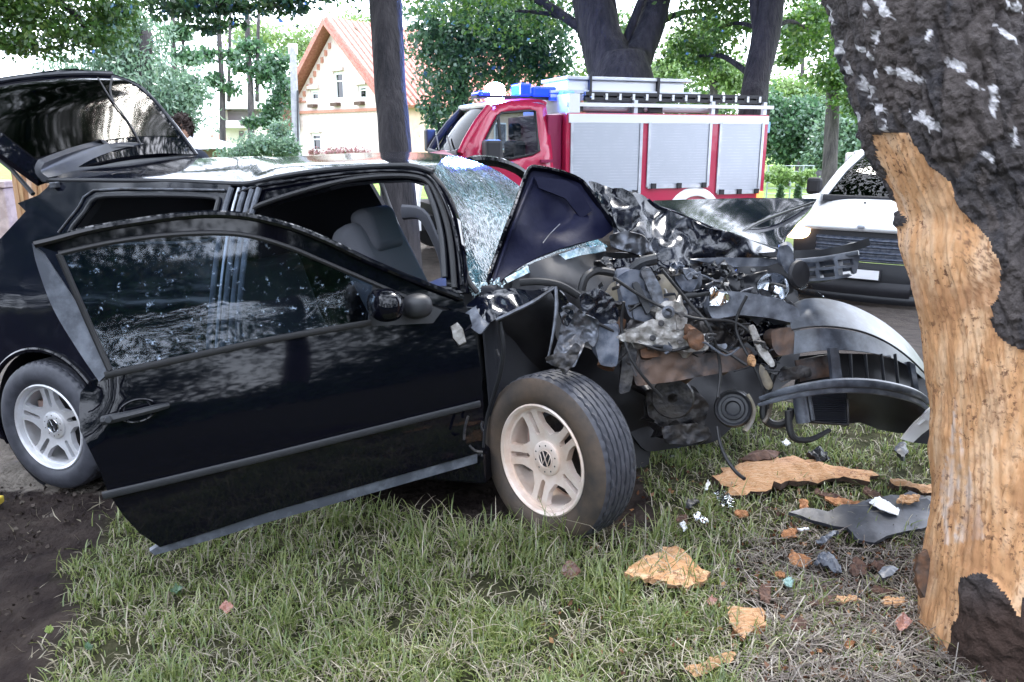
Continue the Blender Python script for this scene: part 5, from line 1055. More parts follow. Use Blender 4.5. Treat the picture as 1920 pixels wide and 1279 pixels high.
E_ = [  # shaped housings: name, outline, depth, thickness, crumple, material
 ('coolant_bottle', [(1130, 560), (1142, 534), (1158, 524), (1172, 545), (1185, 568), (1160, 578), (1140, 582)], 3.10, .10, .006, 'beige'),
 ('air_box', [(1155, 520), (1180, 505), (1205, 508), (1222, 540), (1230, 590), (1215, 605), (1180, 596), (1168, 560)], 3.06, .10, .008, 'bluegrey'),
 ('air_box_lid', [(1200, 508), (1218, 500), (1240, 540), (1246, 575), (1232, 588), (1222, 560), (1212, 536)], 3.02, .05, .006, 'steel'),
 ('air_box_rib', [(1184, 530), (1196, 526), (1222, 580), (1214, 592)], 3.02, .03, .002, 'plastic'),
 ('brown_tank', [(1230, 515), (1255, 512), (1270, 545), (1282, 575), (1268, 595), (1248, 580)], 3.12, .08, .006, 'beige'),
 ('intake', [(1265, 500), (1300, 502), (1312, 530), (1300, 548), (1280, 545), (1268, 525)], 3.16, .04, .022, 'bluegrey'),
 ('intake_lid', [(1278, 504), (1296, 506), (1302, 522), (1290, 528)], 3.10, .01, .006, 'steel'),
 ('engine_cover', [(1300, 500), (1370, 496), (1392, 530), (1380, 560), (1340, 566), (1312, 548)], 3.28, .06, .03, 'plastic'),
 ('mount_plate', [(1230, 580), (1246, 564), (1270, 565), (1288, 580), (1290, 605), (1278, 620), (1240, 618), (1230, 602)], 3.00, .05, .012, 'alu'),
 ('mount_arm', [(1154, 632), (1190, 616), (1225, 596), (1245, 610), (1270, 622), (1330, 626), (1330, 656), (1290, 662), (1250, 652), (1200, 644), (1165, 642)], 2.98, .04, .014, 'alu'),
 ('gearbox_case', [(1285, 576), (1330, 570), (1345, 590), (1338, 622), (1300, 625), (1286, 606)], 3.10, .12, .018, 'dark_metal'),
 ('rust_lump', [(1288, 620), (1300, 614), (1320, 624), (1322, 648), (1308, 658), (1292, 650)], 2.94, .04, .014, 'rust'),
 ('exhaust_ring', [(1330, 640), (1352, 646), (1362, 640), (1366, 652), (1350, 660), (1332, 656)], 3.0, .03, .008, 'steel'),
 ('crossmember', [(1340, 545), (1400, 548), (1460, 560), (1498, 580), (1500, 602), (1485, 606), (1440, 596), (1390, 590), (1335, 600), (1325, 575)], 3.02, .07, .008, 'plastic_grey'),
 ('bright_bracket', [(1330, 542), (1342, 536), (1352, 550), (1365, 545), (1372, 560), (1350, 574), (1338, 570), (1328, 576), (1334, 556)], 3.0, .012, .018, 'chrome'),
 ('sub_frame', [(1196, 652), (1240, 646), (1300, 664), (1360, 660), (1405, 650), (1416, 672), (1405, 690), (1330, 704), (1260, 716), (1192, 724), (1186, 690)], 3.06, .05, .008, 'brownsheet'),
 ('red_lump', [(1200, 650), (1240, 648), (1240, 668), (1202, 672)], 3.03, .03, .006, 'rust'),
 ('suspension_leg', [(1168, 648), (1196, 644), (1190, 690), (1182, 735), (1160, 740), (1165, 690)], 3.04, .03, .006, 'dark_metal'),
 ('torn_bracket', [(1402, 612), (1414, 606), (1428, 640), (1448, 672), (1456, 688), (1444, 690), (1424, 664)], 2.98, .01, .008, 'alu'),
 ('dusty_box', [(1446, 620), (1484, 612), (1496, 640), (1492, 662), (1460, 668), (1448, 650)], 3.0, .06, .004, 'brownsheet'),
 ('wood_splinter_lodged', [(1404, 672), (1412, 664), (1420, 676), (1416, 690), (1408, 686)], 2.95, .02, .006, 'wood'),
 ('torn_sheet', [(1424, 680), (1434, 690), (1446, 712), (1452, 725), (1440, 736), (1430, 722), (1422, 700)], 2.98, .006, .008, 'beige'),
 ('oil_pan', [(1240, 800), (1300, 794), (1330, 800), (1336, 822), (1290, 834), (1246, 832)], 3.25, .1, .012, 'dark_metal'),
 ('bellhousing', [(1210, 730), (1300, 722), (1330, 760), (1320, 800), (1250, 805), (1215, 780)], 3.3, .1, .012, 'dark_metal'),
 ('dark_shelf', [(1480, 690), (1500, 684), (1520, 690), (1524, 706), (1490, 712), (1460, 716), (1456, 700)], 3.02, .03, .01, 'dark_metal'),
 ('wing_liner', [(1290, 486), (1360, 482), (1440, 484), (1470, 490), (1440, 500), (1360, 500)], 3.32, .02, .01, 'plastic_grey'),
 ('fuse_box', [(1385, 500), (1440, 500), (1470, 520), (1460, 545), (1400, 545), (1380, 530)], 3.3, .06, .01, 'plastic'),
]
for i, (nm, ol, z, th, cr, m_) in enumerate(E_):
    o = patch(nm, ol, pmap(z), M[m_], CAR, step=9 if cr > .01 else 12, thick=th, crumple=cr, subsurf=1, seed=i)
mb = MB(); mb.lathe([(.022, -.01), (.024, .004), (.014, .006), (.012, -.004), (0, -.004)], at(1253, 585, 2.985), (CAM - at(1253, 585, 3)), 20); mb.build('mount_bolt', M['steel'], CAR)
for x, y in ((1278, 590), (1240, 606), (1224, 634), (1276, 640)):
    mb = MB(); mb.lathe([(.012, -.01), (.012, .004), (.006, .005), (0, .003)], at(x, y, 2.965), (CAM - at(x, y, 3)), 12); mb.build('bolt', M['dark_metal'], CAR)
mb = MB(); ax = (CAM - at(1374, 766, 3) + Vector((-.35, 0, 0))).normalized(); pc = at(1374, 766, 3.05)
mb.lathe([(.070, -.07), (.070, -.01), (.066, .0), (.060, -.004), (.056, -.012), (.046, -.012), (.042, -.002), (.030, 0), (.024, -.01), (.012, -.008), (0, -.008)], pc, ax, 40); pl = mb.build('belt_pulley', M['plastic'], CAR)
mb = MB(); mb.lathe([(.071, -.055), (.074, -.05), (.074, -.02), (.071, -.015)], pc, ax, 40, closed=True); mb.build('drive_belt', M['rubber'], pl)
tube('loose_belt', [at(1400, 740, 3.05), at(1412, 765, 3.04), at(1408, 790, 3.04), at(1396, 808, 3.03)], .012, M['beige'], CAR, flat=.4)
mb = MB(); mb.lathe([(.08, 0), (.085, .01), (.08, .02), (.02, .02)], at(1262, 745, 3.2), (-.3, -1, .1), 32); mb.build('inner_pulley', M['dark_metal'], CAR)  # dark metal pulley set deeper than the belt pulley
tube('hanging_cable', [at(1345, 800, 3.05), at(1350, 830, 3.02), at(1362, 860, 2.98), at(1380, 885, 2.94), at(1396, 898, 2.9)], .007, M['rubber'], CAR)
tube('hose', [at(1450, 700, 3.04), at(1436, 745, 3.05), at(1432, 780, 3.05), at(1450, 796, 3.05), at(1476, 790, 3.05), at(1484, 765, 3.05)], .016, M['rubber'], CAR)
tube('hose', [at(1478, 770, 3.0), at(1480, 800, 3.0), at(1490, 822, 3.0), at(1520, 824, 3.02), at(1556, 806, 3.05)], [.014, .014, .012, .008], M['rubber'], CAR)
tube('hose', [at(1440, 760, 3.02), at(1446, 752, 3.0), at(1440, 780, 3.02), at(1432, 792, 3.02)], .008, M['beige'], CAR)
tube('linkage', [at(1466, 746, 2.98), at(1484, 752, 2.98), at(1482, 738, 2.98)], .008, M['alu'], CAR, k=2)
rng = np.random.default_rng(77); random.seed(77)
for i in range(60):     # small torn shards and cables among the engine
    x = rng.uniform(1140, 1480); y = rng.uniform(505, 690); z = 3.0 + rng.uniform(0, .25) - .12 * (y > 620)
    p = at(x, y, z); q = [p]
    for k in range(3): q.append(q[-1] + Vector((rng.normal() * .03, rng.normal() * .02, rng.normal() * .022 - .008)))
    tube('cable' if i % 2 else 'shard', q, rng.uniform(.003, .009), M[('rubber', 'steel', 'plastic', 'alu', 'dark_metal', 'plastic_grey')[int(rng.integers(0, 6))]], CAR, n=6, k=3, flat=1 if i % 2 else .3)
for i in range(70):
    x = rng.uniform(1110, 1490); y = 490 + rng.uniform(0, 200); r = rng.uniform(6, 17)
    ol = [(x + r * rng.uniform(.5, 1.3) * math.cos(a), y + r * rng.uniform(.4, 1) * math.sin(a)) for a in np.linspace(0, 6.28, 7)[:-1]]
    patch('torn_metal', ol, pmap([(x - r, y, 3.03 + rng.uniform(0, .2)), (x + r, y, 3.03 + rng.uniform(0, .2)), (x, y - r, 3.03 + rng.uniform(0, .25))]), M[('dark_metal', 'steel', 'plastic', 'bluegrey', 'paint', 'alu', 'plastic_grey')[int(rng.integers(0, 7))]], CAR, step=5, thick=.005, crumple=.022, subsurf=1 if i % 2 else 0, smooth=bool(i % 2), seed=200 + i)
for i, (ol, zz, m_) in enumerate((([(1086, 552), (1118, 540), (1150, 560), (1160, 600), (1140, 622), (1112, 606), (1094, 590)], [(1086, 552, 2.98), (1150, 600, 3.02)], 'scuffed'), ([(1300, 604), (1350, 596), (1400, 600), (1416, 624), (1390, 650), (1340, 648), (1310, 632)], [(1300, 604, 3.06), (1400, 640, 3.12)], 'dark_metal'), ([(1372, 588), (1430, 592), (1474, 606), (1480, 640), (1450, 700), (1420, 660), (1390, 630)], [(1372, 588, 3.12), (1450, 690, 3.1)], 'paint'), ([(1180, 600), (1215, 606), (1228, 590), (1240, 612), (1200, 632), (1170, 630)], 3.02, 'dark_metal'), ([(1290, 548), (1330, 540), (1350, 556), (1330, 580), (1296, 576)], 3.08, 'paint_dust'), ([(1140, 486), (1200, 482), (1262, 492), (1300, 500), (1280, 516), (1210, 506), (1150, 504)], 3.2, 'paint_dust'), ([(1392, 520), (1440, 506), (1424, 540), (1470, 556), (1500, 580), (1450, 572), (1400, 560)], 3.08, 'plastic'))):
    patch('torn_sheet', ol, pmap(zz), M[m_], CAR, step=8, thick=.004, crumple=.022, subsurf=1, seed=400 + i, jitter=.35)
for i, pts in enumerate(([(1120, 600), (1180, 640), (1250, 660), (1330, 652), (1400, 690)], [(1150, 520), (1220, 560), (1300, 600), (1380, 610), (1440, 650)], [(1240, 500), (1290, 560), (1330, 620), (1350, 690), (1346, 740)], [(1400, 560), (1380, 620), (1420, 700), (1440, 760)], [(1170, 560), (1166, 620), (1190, 680), (1240, 740)])):
    tube('wiring_loom', [at(x, y + 6 * math.sin(x), 2.97 + .03 * (k % 2)) for k, (x, y) in enumerate(pts)], .006, M['rubber'], CAR, k=6)
# headlamp
hl = patch('headlight', [(1420, 540), (1428, 522), (1446, 512), (1468, 514), (1486, 528), (1490, 548), (1470, 556), (1440, 556)], pmap(3.14), M['plastic'], CAR, step=12, thick=.05, crumple=.004, subsurf=1)
mb = MB(); mb.lathe([(.058, .03), (.05, -.005), (.03, -.03), (.012, -.035), (.012, .0), (0, .0)], at(1448, 542, 3.06), (CAM - at(1448, 540, 3)) + Vector((.2, 0, .5)), 28); mb.build('reflector', M['chrome'], hl)
mb = MB(); mb.lathe([(.012, 0), (.012, .03), (0, .034)], at(1446, 542, 3.05), (CAM - at(1448, 540, 3)) + Vector((.2, 0, .5)), 14); mb.build('bulb', M['blacksoft'], hl)
patch('headlight_glass', [(1490, 520), (1520, 534), (1545, 556), (1520, 566), (1495, 560)], pmap(3.2), M['lens'], CAR, step=12, thick=.01, crumple=.01)
# slam panel and grille sticking out over the van
patch('slam_panel', [(1426, 474), (1480, 470), (1540, 468), (1600, 456), (1630, 446), (1632, 460), (1606, 470), (1560, 482), (1500, 484), (1430, 480)], pmap([(1426, 474, 3.3), (1632, 450, 3.1)]), M['plastic'], CAR, step=13, thick=.03, crumple=.004)
patch('lock_bracket', [(1458, 462), (1476, 458), (1486, 470), (1490, 500), (1484, 520), (1470, 505), (1462, 485)], pmap(3.1), M['plastic_grey'], CAR, step=9, thick=.02, crumple=.012, subsurf=1)
gp = [(1492, 486), (1540, 482), (1590, 474), (1608, 470), (1612, 484), (1606, 512), (1590, 520), (1545, 526), (1506, 528), (1494, 514)]
gh = []
for y0, y1 in ((489, 501), (506, 520)):
    for k in range(3):
        x0 = 1500 + k * 35; x1 = x0 + 28; s = lambda x: -(x - 1500) * .085 + 4
        gh.append([(x0, y0 + s(x0)), (x1, y0 + s(x1)), (x1 + 3, y1 + s(x1)), (x0 + 3, y1 + s(x0))])
gr = patch('radiator_grille', gp, pmap([(1492, 500, 3.12), (1610, 490, 2.98)]), M['plastic_grey'], CAR, holes=gh, step=8, thick=.03)
for y in (497, 513):
    patch('grille_backing', [(1500, y - 6), (1606, y - 18), (1606, y - 6), (1500, y + 6)], pmap([(1492, 500, 3.17), (1610, 490, 3.03)]), M['bluegrey'], gr, step=20, thick=.004)
tube('grille_trim', [at(1492, 490, 3.1), at(1540, 486, 3.05), at(1610, 474, 2.96)], .010, M['plastic_grey'], gr, flat=.6)
mb = MB(); mb.lathe([(.05, 0), (.055, .01), (.05, .02), (0, .024)], at(1494, 514, 3.08), (.6, -1, .2), 24); mb.build('emblem_back', M['blacksoft'], gr)
# bumper
B = lambda L: [at(*q) for q in L]
bt = B([(1478, 574, 3.12), (1512, 560, 3.12), (1560, 562, 3.14), (1610, 578, 3.18), (1660, 606, 3.24), (1705, 645, 3.32), (1738, 690, 3.42)])
b1 = B([(1480, 594, 3.04), (1520, 584, 3.03), (1566, 588, 3.05), (1614, 602, 3.09), (1660, 626, 3.16), (1704, 660, 3.26), (1740, 700, 3.38)])
b2 = B([(1484, 618, 3.00), (1524, 612, 2.98), (1570, 613, 2.99), (1618, 622, 3.03), (1664, 642, 3.10), (1706, 672, 3.22), (1742, 708, 3.36)])
b3 = B([(1490, 622, 2.995), (1526, 616, 2.975), (1572, 617, 2.985), (1620, 626, 3.025), (1666, 646, 3.095), (1707, 676, 3.215), (1743, 712, 3.355)])
b4 = B([(1488, 664, 2.99), (1528, 658, 2.96), (1574, 656, 2.965), (1622, 660, 3.00), (1668, 670, 3.08), (1708, 690, 3.2), (1744, 722, 3.35)])
bump = loft('bumper', [bt, b1, b2], M['plastic_grey'], CAR, k=5, thick=.006); bump.data.materials.clear()
M['bumper'] = mat('scuffed_black_bumper', (.022, .026, .036), .36, coat=.0, col2=(.11, .125, .155), nscale=11, ncontrast=(.42, .75)); bump.data.materials.append(M['bumper'])
loft('bumper_lower', [b3, b4], M['bumper'], bump, k=5, thick=.006)
tube('bumper_seam', [p + (CAM - p).normalized() * .002 for p in b2], .003, M['blacksoft'], bump, k=5)
lip = B([(1424, 748, 2.95), (1470, 734, 2.92), (1520, 724, 2.91), (1575, 718, 2.92), (1640, 720, 2.96), (1700, 732, 3.05), (1730, 745, 3.15), (1748, 760, 3.24)])
tube('lower_lip', lip, [.008, .014, .016, .018, .018, .017, .014, .010], M['bumper'], bump, flat=.7)
tube('lower_lip', [p - FW * .0 + Vector((0, .01, -.028)) for p in lip], [.006, .012, .014, .015, .015, .014, .012, .008], M['plastic_grey'], bump, flat=.6)
patch('grille_post', [(1556, 652), (1572, 652), (1580, 714), (1580, 726), (1556, 728), (1562, 712)], pmap(2.93), M['bumper'], bump, step=12, thick=.03)
patch('grille_post', [(1706, 678), (1716, 684), (1724, 736), (1714, 732)], pmap([(1706, 680, 3.16), (1724, 735, 3.12)]), M['bumper'], bump, step=12, thick=.03)
for x0, x1 in ((1594, 1597), (1622, 1627), (1652, 1658), (1678, 1684)):
    z = 2.98 + (x0 - 1594) * .0012; tube('grille_fin', [at(x0, 664, z), at(x1, 724, z - .02)], .004, M['plastic'], bump, k=1, flat=3)
patch('grille_back', [(1500, 668), (1556, 662), (1640, 664), (1712, 684), (1740, 720), (1738, 752), (1640, 722), (1560, 722), (1490, 728)], pmap([(1500, 668, 3.12), (1712, 690, 3.3), (1640, 722, 3.12)]), M['blacksoft'], bump, step=24, thick=.01)
patch('fog_lamp_blank', [(1492, 676), (1552, 666), (1556, 706), (1500, 716)], pmap(3.05), M['brownsheet'], bump, step=14, thick=.01, crumple=.01)
scoop = [(1588, 728), (1640, 726), (1700, 738), (1735, 755), (1746, 768), (1724, 790), (1700, 812), (1682, 812), (1650, 806), (1634, 800), (1612, 792), (1590, 795)]
patch('spoiler_lip_underside', scoop, pmap([(1588, 728, 2.98), (1746, 768, 3.3), (1690, 812, 3.5), (1600, 795, 3.3)]), M['blacksoft'], bump, step=18, thick=.01, fold=.02)
# radiator
rm_ = mat('radiator_fins', (.022, .024, .034), .45, metal=.5); nt = rm_.node_tree; wv = nt.nodes.new('ShaderNodeTexWave'); wv.bands_direction = 'Z'; wv.inputs['Scale'].default_value = 40; tcn = nt.nodes.new('ShaderNodeTexCoord'); nt.links.new(tcn.outputs['Object'], wv.inputs[0])
bpn = nt.nodes.new('ShaderNodeBump'); bpn.inputs['Distance'].default_value = .01; nt.links.new(wv.outputs['Fac'], bpn.inputs['Height']); nt.links.new(bpn.outputs[0], nt.nodes['Principled BSDF'].inputs['Normal'])
rd = patch('radiator', [(1516, 728), (1586, 724), (1590, 796), (1560, 797), (1520, 790)], pmap(3.06), rm_, CAR, step=16, thick=.04)
tube('radiator_frame', [at(1588, 724, 3.05), at(1590, 797, 3.05), at(1520, 791, 3.05), at(1494, 789, 3.05)], .006, M['dark_metal'], rd, k=1)
tube('receiver_drier', [at(1497, 734, 3.02), at(1506, 792, 3.02)], .026, M['plastic_grey'], CAR, k=1, n=14)
tube('condenser_pipe', [at(1514, 730, 3.03), at(1524, 788, 3.03)], .010, M['steel'], CAR, k=1)
# ================================================================== fire engine
def fire_engine():
    th = R(20); Ht = Vector((-math.cos(th), -math.sin(th), 0)); Sd = Vector((-math.sin(th), math.cos(th), 0))       # heading; far side direction
    R0 = Vector((4.03, 12.75, 0)); G = Frame(R0, Ht, Sd, (0, 0, 1)); ax = (G.ex, G.ey, G.ez)
    t = thing('fire_engine', 'small red fire engine with roller shutters, ladder rack and lit blue beacon', 'fire engine', tuple(G.w(3, .9, 0)))
    H = lambda px, py, b=0.0: G.loc(G.hit(px, py, b))
    def bx(nm, s0, s1, b0, b1, z0, z1, m, par=t, bev=0): 
        mb = MB(); mb.box(G.w((s0 + s1) / 2, (b0 + b1) / 2, (z0 + z1) / 2), abs(s1 - s0) / 2, abs(b1 - b0) / 2, abs(z1 - z0) / 2, ax); return mb.build(nm, m, par, False, bevel=bev)
    def rct(x0, y0, x1, y1): p, q = H(x0, y1), H(x1, y0); return p[0], q[0], p[2], q[2]
    Wd = 1.9
    s1, _, zt = H(1062, 211); s0 = H(1440, 208)[0]; zb = H(1240, 382)[2]
    body = bx('equipment_box', s0, s1, 0, Wd, zb, zt, M['red'], bev=.02)
    a = rct(1066, 218, 1441, 230); bx('white_rail', a[0], a[1], -.02, .0, a[2], a[3], M['offwhite'], body)
    sm = mat('roller_shutter_slats', (.40, .425, .48), .42, metal=.3)
    for i, (x0, x1, yb) in enumerate(((1070, 1202, 366), (1213, 1332, 351), (1343, 1430, 362))):
        a = rct(x0, 231, x1, yb); sh = bx('roller_shutter', a[0], a[1], -.004, .02, a[2], a[3], M['alugrey'])
        k = 24
        mb = MB()
        for j in range(k):
            z = a[2] + (a[3] - a[2]) * (j + .5) / k; hh = (a[3] - a[2]) / k / 2 - .004
            mb.box(G.w((a[0] + a[1]) / 2, -.008, z), abs(a[0] - a[1]) / 2 - .03, .006, hh, ax)
        mb.build('slat', sm, sh, False, kind='stuff')
        for sx in (a[0], a[1]):
            bx('guide_rail', sx - .022, sx + .022, -.028, -.004, a[2], a[3], M['alugrey'], sh)
        bx('bottom_bar', a[0], a[1], -.035, -.010, a[2] - .02, a[2] + .035, M['alugrey'], sh)
        for f in (.08, .5, .92):
            s = a[0] + (a[1] - a[0]) * f; bx('latch', s - .035, s + .035, -.07, -.035, a[2] - .02, a[2] + .055, M['blacksoft'], sh)
    # rear wheel arch and wheel
    wc = H(1300, 412); wc = (wc[0], wc[2])
    P = [G.w(wc[0] + .43 * math.cos(q), -.012, wc[1] + .43 * math.sin(q)) for q in np.linspace(-.1, math.pi + .1, 22)]; mb = MB(); mb.tube(P, .075, 8, flat=.4); mb.build('wheel_arch', M['white'], t)
    for c_, b in ((wc[0], .1), (4.95, .1), (wc[0], Wd - .1), (4.95, Wd - .1)):
        mb = MB(); mb.lathe([(.15, .06), (.20, .09), (.34, .10), (.36, .06), (.36, -.1), (.2, -.1)], G.w(c_, b, .36), -G.ey, 28); w = mb.build('wheel', M['rubber'], t)
        mb = MB(); mb.lathe([(.0, .05), (.08, .06), (.19, .03), (.21, .09), (.2, -.05)], G.w(c_, b, .36), -G.ey, 24); mb.build('rim', M['alugrey'], w)
    mb = MB(); mb.lathe([(.42, 0), (.42, .3), (0, .3)], G.w(wc[0], .005, wc[1]), G.ey, 28); mb.build('wheel_well', M['blacksoft'], t)
    # rear end
    a = H(1436, 365); lamp = bx('marker_lamp', s0 + .01, s0 + .10, -.05, .02, a[2] - .06, a[2] + .06, M['orange_lens'], bev=.01)
    a = H(1443, 240); bx('side_lamp', s0 - .06, s0 - .0, .0, .08, a[2] - .07, a[2] + .09, M['lightblue'])
    bx('rear_post', s0 - .012, s0 + .06, -.012, .03, zb, zt, M['red'])
    bx('chassis', .1, 5.6, .35, Wd - .35, .42, .62, M['blacksoft'])
    # cab -------------------------------------------------------------
    bs, bz = s1 + .02, 0
    door = [(1037, 196), (1010, 190), (960, 193), (930, 200), (905, 228), (882, 262), (872, 285), (870, 330), (868, 380), (1040, 380)]
    win = [(1014, 207), (1004, 206), (950, 211), (942, 218), (925, 245), (912, 268), (906, 296), (960, 298), (1000, 290), (1014, 283)]
    loops = [(H(*p)[0], H(*p)[2]) for p in door]; wl_ = [(H(*p)[0], H(*p)[2]) for p in win]
    def inset(z): return .03 + max(0, z - 1.25) ** 1.5 * .28
    V, F = cdt(loops, [wl_], .12); vs = [G.w(v.x, inset(v.y), v.y) for v in V]; me = bpy.data.meshes.new('cab_side'); me.from_pydata([tuple(v) for v in vs], [], toward(vs, F)); o = link('cab_side', me, M['red'], t, True)
    so_ = o.modifiers.new('thick', 'SOLIDIFY'); so_.thickness = .05; so_.offset = -1
    V, F = cdt(wl_, [], .15); vs = [G.w(v.x, inset(v.y) + .02, v.y) for v in V]; me = bpy.data.meshes.new('door_window'); me.from_pydata([tuple(v) for v in vs], [], toward(vs, F)); link('door_window', me, M['cab_glass'], o, True)
    mb = MB(); mb.tube([G.w(v[0], inset(v[1]) - .004, v[1]) for v in wl_], .018, 6, closed=True); mb.build('window_seal', M['rubber'], o)
    a, b = H(943, 215), H(943, 298); mb = MB(); mb.tube([G.w(a[0], inset(a[2]), a[2]), G.w(b[0], inset(b[2]), b[2])], .022, 6); mb.build('window_bar', M['rubber'], o)
    # roof, bonnet, windscreen as one loft across the width
    prof = [H(*p)[0::2] for p in ((1037, 196), (1010, 190), (960, 193), (930, 200), (905, 228), (882, 262), (868, 288))]
    s_end = prof[-1][0]; prof += [(s_end + .22, prof[-1][1] - .06), (s_end + .50, prof[-1][1] - .14), (s_end + .66, prof[-1][1] - .30), (s_end + .72, prof[-1][1] - .62), (s_end + .72, .45)]
    def strip(nm, i0, i1, m, lift=0.0, b0=0.0, b1=1.0):
        rails = []
        for f in np.linspace(b0, b1, 9):
            rails.append([G.w(s - .09 * (2 * f - 1) ** 2 * (1 if s > s_end - 1.2 else 0) + lift * .3, inset(z) + (Wd - 2 * inset(z)) * f, z + .035 * (1 - (2 * f - 1) ** 2) + lift) for s, z in prof[i0:i1 + 1]])
        return loft(nm, rails, m, t, k=4, kv=2, thick=.04)
    strip('cab_roof', 0, 3, M['red']); ws = strip('windscreen', 3, 6, M['screen_glass'], .0, .06, .96); strip('bonnet', 6, 8, M['red']); strip('front_panel', 8, 9, M['red']); strip('front_bumper', 9, 11, M['white'])
    lpz = lambda i, f: G.w(prof[i][0], inset(prof[i][1]) + (Wd - 2 * inset(prof[i][1])) * f, prof[i][1])
    for f in (.03, .97):
        mb = MB(); mb.tube([lpz(i, f) + Vector((0, -.01, .0)) for i in (3, 4, 5, 6)], .055, 8); mb.build('screen_pillar', M['red'] if f < .5 else M['blacksoft'], t)
    mb = MB(); mb.tube([lpz(3, f) + Vector((0, 0, .04)) for f in np.linspace(0, 1, 7)], .04, 8); mb.build('roof_edge', M['white'], t)
    mb = MB(); mb.tube([G.w(prof[6][0] + .03, inset(1.3) + f * 1.75, prof[6][1] + .02 - .05 * math.sin(3.1 * f)) for f in np.linspace(.05, .95, 7)], .05, 8, flat=.6); mb.build('scuttle', M['blacksoft'], t)
    for f0 in (.25, .6):
        mb = MB(); mb.tube([lpz(6, f0) + Vector((-.02, -.05, .03)), lpz(5, f0 + .3) + Vector((-.03, -.03, .05))], .012, 6); mb.build('wiper', M['blacksoft'], t)
    bx('cab_back', s1 + .02, s1 + .22, .12, Wd - .12, .6, H(1050, 215)[2], M['red_dark']); bx('cab_floor', s1, s_end + .3, .1, Wd - .1, .55, .75, M['blacksoft']); bx('far_cab_side', s1 + .2, s_end, Wd - .12, Wd - .06, .6, 1.45, M['blacksoft'])
    for b_ in (.5, 1.35):
        p = H(965, 280, b_); bx('seat', p[0] - .1, p[0] + .1, b_ - .22, b_ + .22, .8, p[2] + .12, M['fabric_grey'], bev=.05); bx('seat_headrest', p[0] - .06, p[0] + .06, b_ - .13, b_ + .13, p[2] + .14, p[2] + .36, M['fabric_grey'], bev=.04)
    # lamps low on the nose, seen through the wrecked car
    for b_ in (.25, Wd - .25):
        c = G.w(prof[9][0] + .02, b_, prof[9][1] + .12); ball('headlight', c, (G.ex, G.ey, G.ez), .06, .16, .11, M['lamp_lit'], t)
    c = G.w(prof[8][0] + .10, .62, prof[8][1] - .02); mb = MB(); mb.lathe([(.10, 0), (.10, .05), (.06, .08), (0, .085)], c, G.ex, 24); mb.build('front_flasher', M['blue_lens'], t); mb = MB(); mb.lathe([(.035, .08), (.03, .1), (0, .105)], c, G.ex, 16); mb.build('flasher_bulb', M['blue_lit'], t)
    # door mirror and handle
    p, q = H(898, 262), H(918, 326); mm = bx('door_mirror', p[0], p[0] - .24, -.30, -.08, H(905, 302)[2] - .06, H(905, 262)[2], M['blacksoft'], bev=.04); bx('mirror_arm', p[0] - .12, p[0] - .06, -.1, .06, H(905, 300)[2], H(905, 292)[2], M['blacksoft'], mm)
    p = H(798, 262, Wd + .1); bx('far_mirror', p[0], p[0] - .16, Wd + .05, Wd + .22, p[2] - .18, p[2] + .16, M['blacksoft'], bev=.03)
    p = H(1025, 302); bx('door_handle', p[0] - .09, p[0] + .09, -.015, .03, p[2] - .02, p[2] + .02, M['red_dark'], o)
    # light bar: lens blocks on the cab roof
    zr = prof[1][1] + .03
    p = H(927, 182, .95); lb = bx('light_bar', H(1036, 180, .7)[0], H(888, 180, .7)[0] , .55, .85, zr + .03, zr + .07, M['blacksoft'])
    def lens(px0, px1, m, b0=.5, b1=.9, z0=.06, z1=.22):
        bx('beacon_lens', H(px0, 180, .7)[0], H(px1, 180, .7)[0], b0, b1, zr + z0, zr + z1, m, lb, bev=.03)
    lens(966, 988, M['blue_lens'], z1=.24); lens(990, 1034, M['blue_lens'], z1=.20); lens(890, 914, M['blue_lens'], z1=.12); lens(1034, 1058, M['lightblue'], .3, .8, .02, .14)
    ball('lit_beacon', G.w(H(928, 178, .7)[0], .7, zr + .11), (G.ex, G.ey, G.ez), .14, .14, .14, M['blue_lit'], lb)
    for f, w in (((928, -.35), 260),):
        bl_ = bpy.data.lights.new('beacon_glow', 'POINT'); bl_.energy = w; bl_.color = (.08, .22, 1); bl_.shadow_soft_size = .16; bo = bpy.data.objects.new('beacon_glow', bl_); COL.objects.link(bo); bo.parent = lb; bo.location = G.w(H(928, 178, .7)[0], .7, zr + .34) - Vector(t.location)
    # roof gear: gantry, ladder, boxes
    z0 = zt
    for px in (1080, 1190, 1335, 1432):
        s = H(px, 200, .1)[0]; bx('rack_post', s - .03, s + .03, .06, .12, z0, H(1200, 188, .1)[2], M['alugrey'])
        bx('rack_bracket', s - .10, s - .03, .07, .14, z0 + .02, z0 + .14, M['blacksoft'])
    zz = H(1200, 197, .05)[2]; bx('rack_rail', H(1062, 197, .05)[0], H(1450, 197, .05)[0], .03, .08, zz - .03, zz + .02, M['offwhite'])
    bx('suction_tube', H(1090, 203, .2)[0], H(1180, 203, .2)[0], .16, .30, z0 + .02, z0 + .13, M['alugrey'], bev=.04); bx('suction_tube', H(1210, 203, .2)[0], H(1330, 203, .2)[0], .16, .28, z0 + .02, z0 + .10, M['offwhite'], bev=.04)
    bx('dark_case', H(1212, 202, .2)[0], H(1236, 202, .2)[0], .1, .3, z0 + .02, z0 + .14, M['blacksoft'])
    za, zb_ = H(1200, 191, .1)[2], H(1200, 174, .1)[2]; sA, sB = H(1098, 180, .1)[0], H(1436, 180, .1)[0]
    lad = bx('ladder', sA, sB, .10, .14, za, za + .05, M['blacksoft']); bx('ladder_rail', sA, sB, .10, .14, zb_ - .05, zb_, M['blacksoft'], lad); bx('ladder_rail', sA, sB, .50, .54, zb_ - .05, zb_, M['blacksoft'], lad)
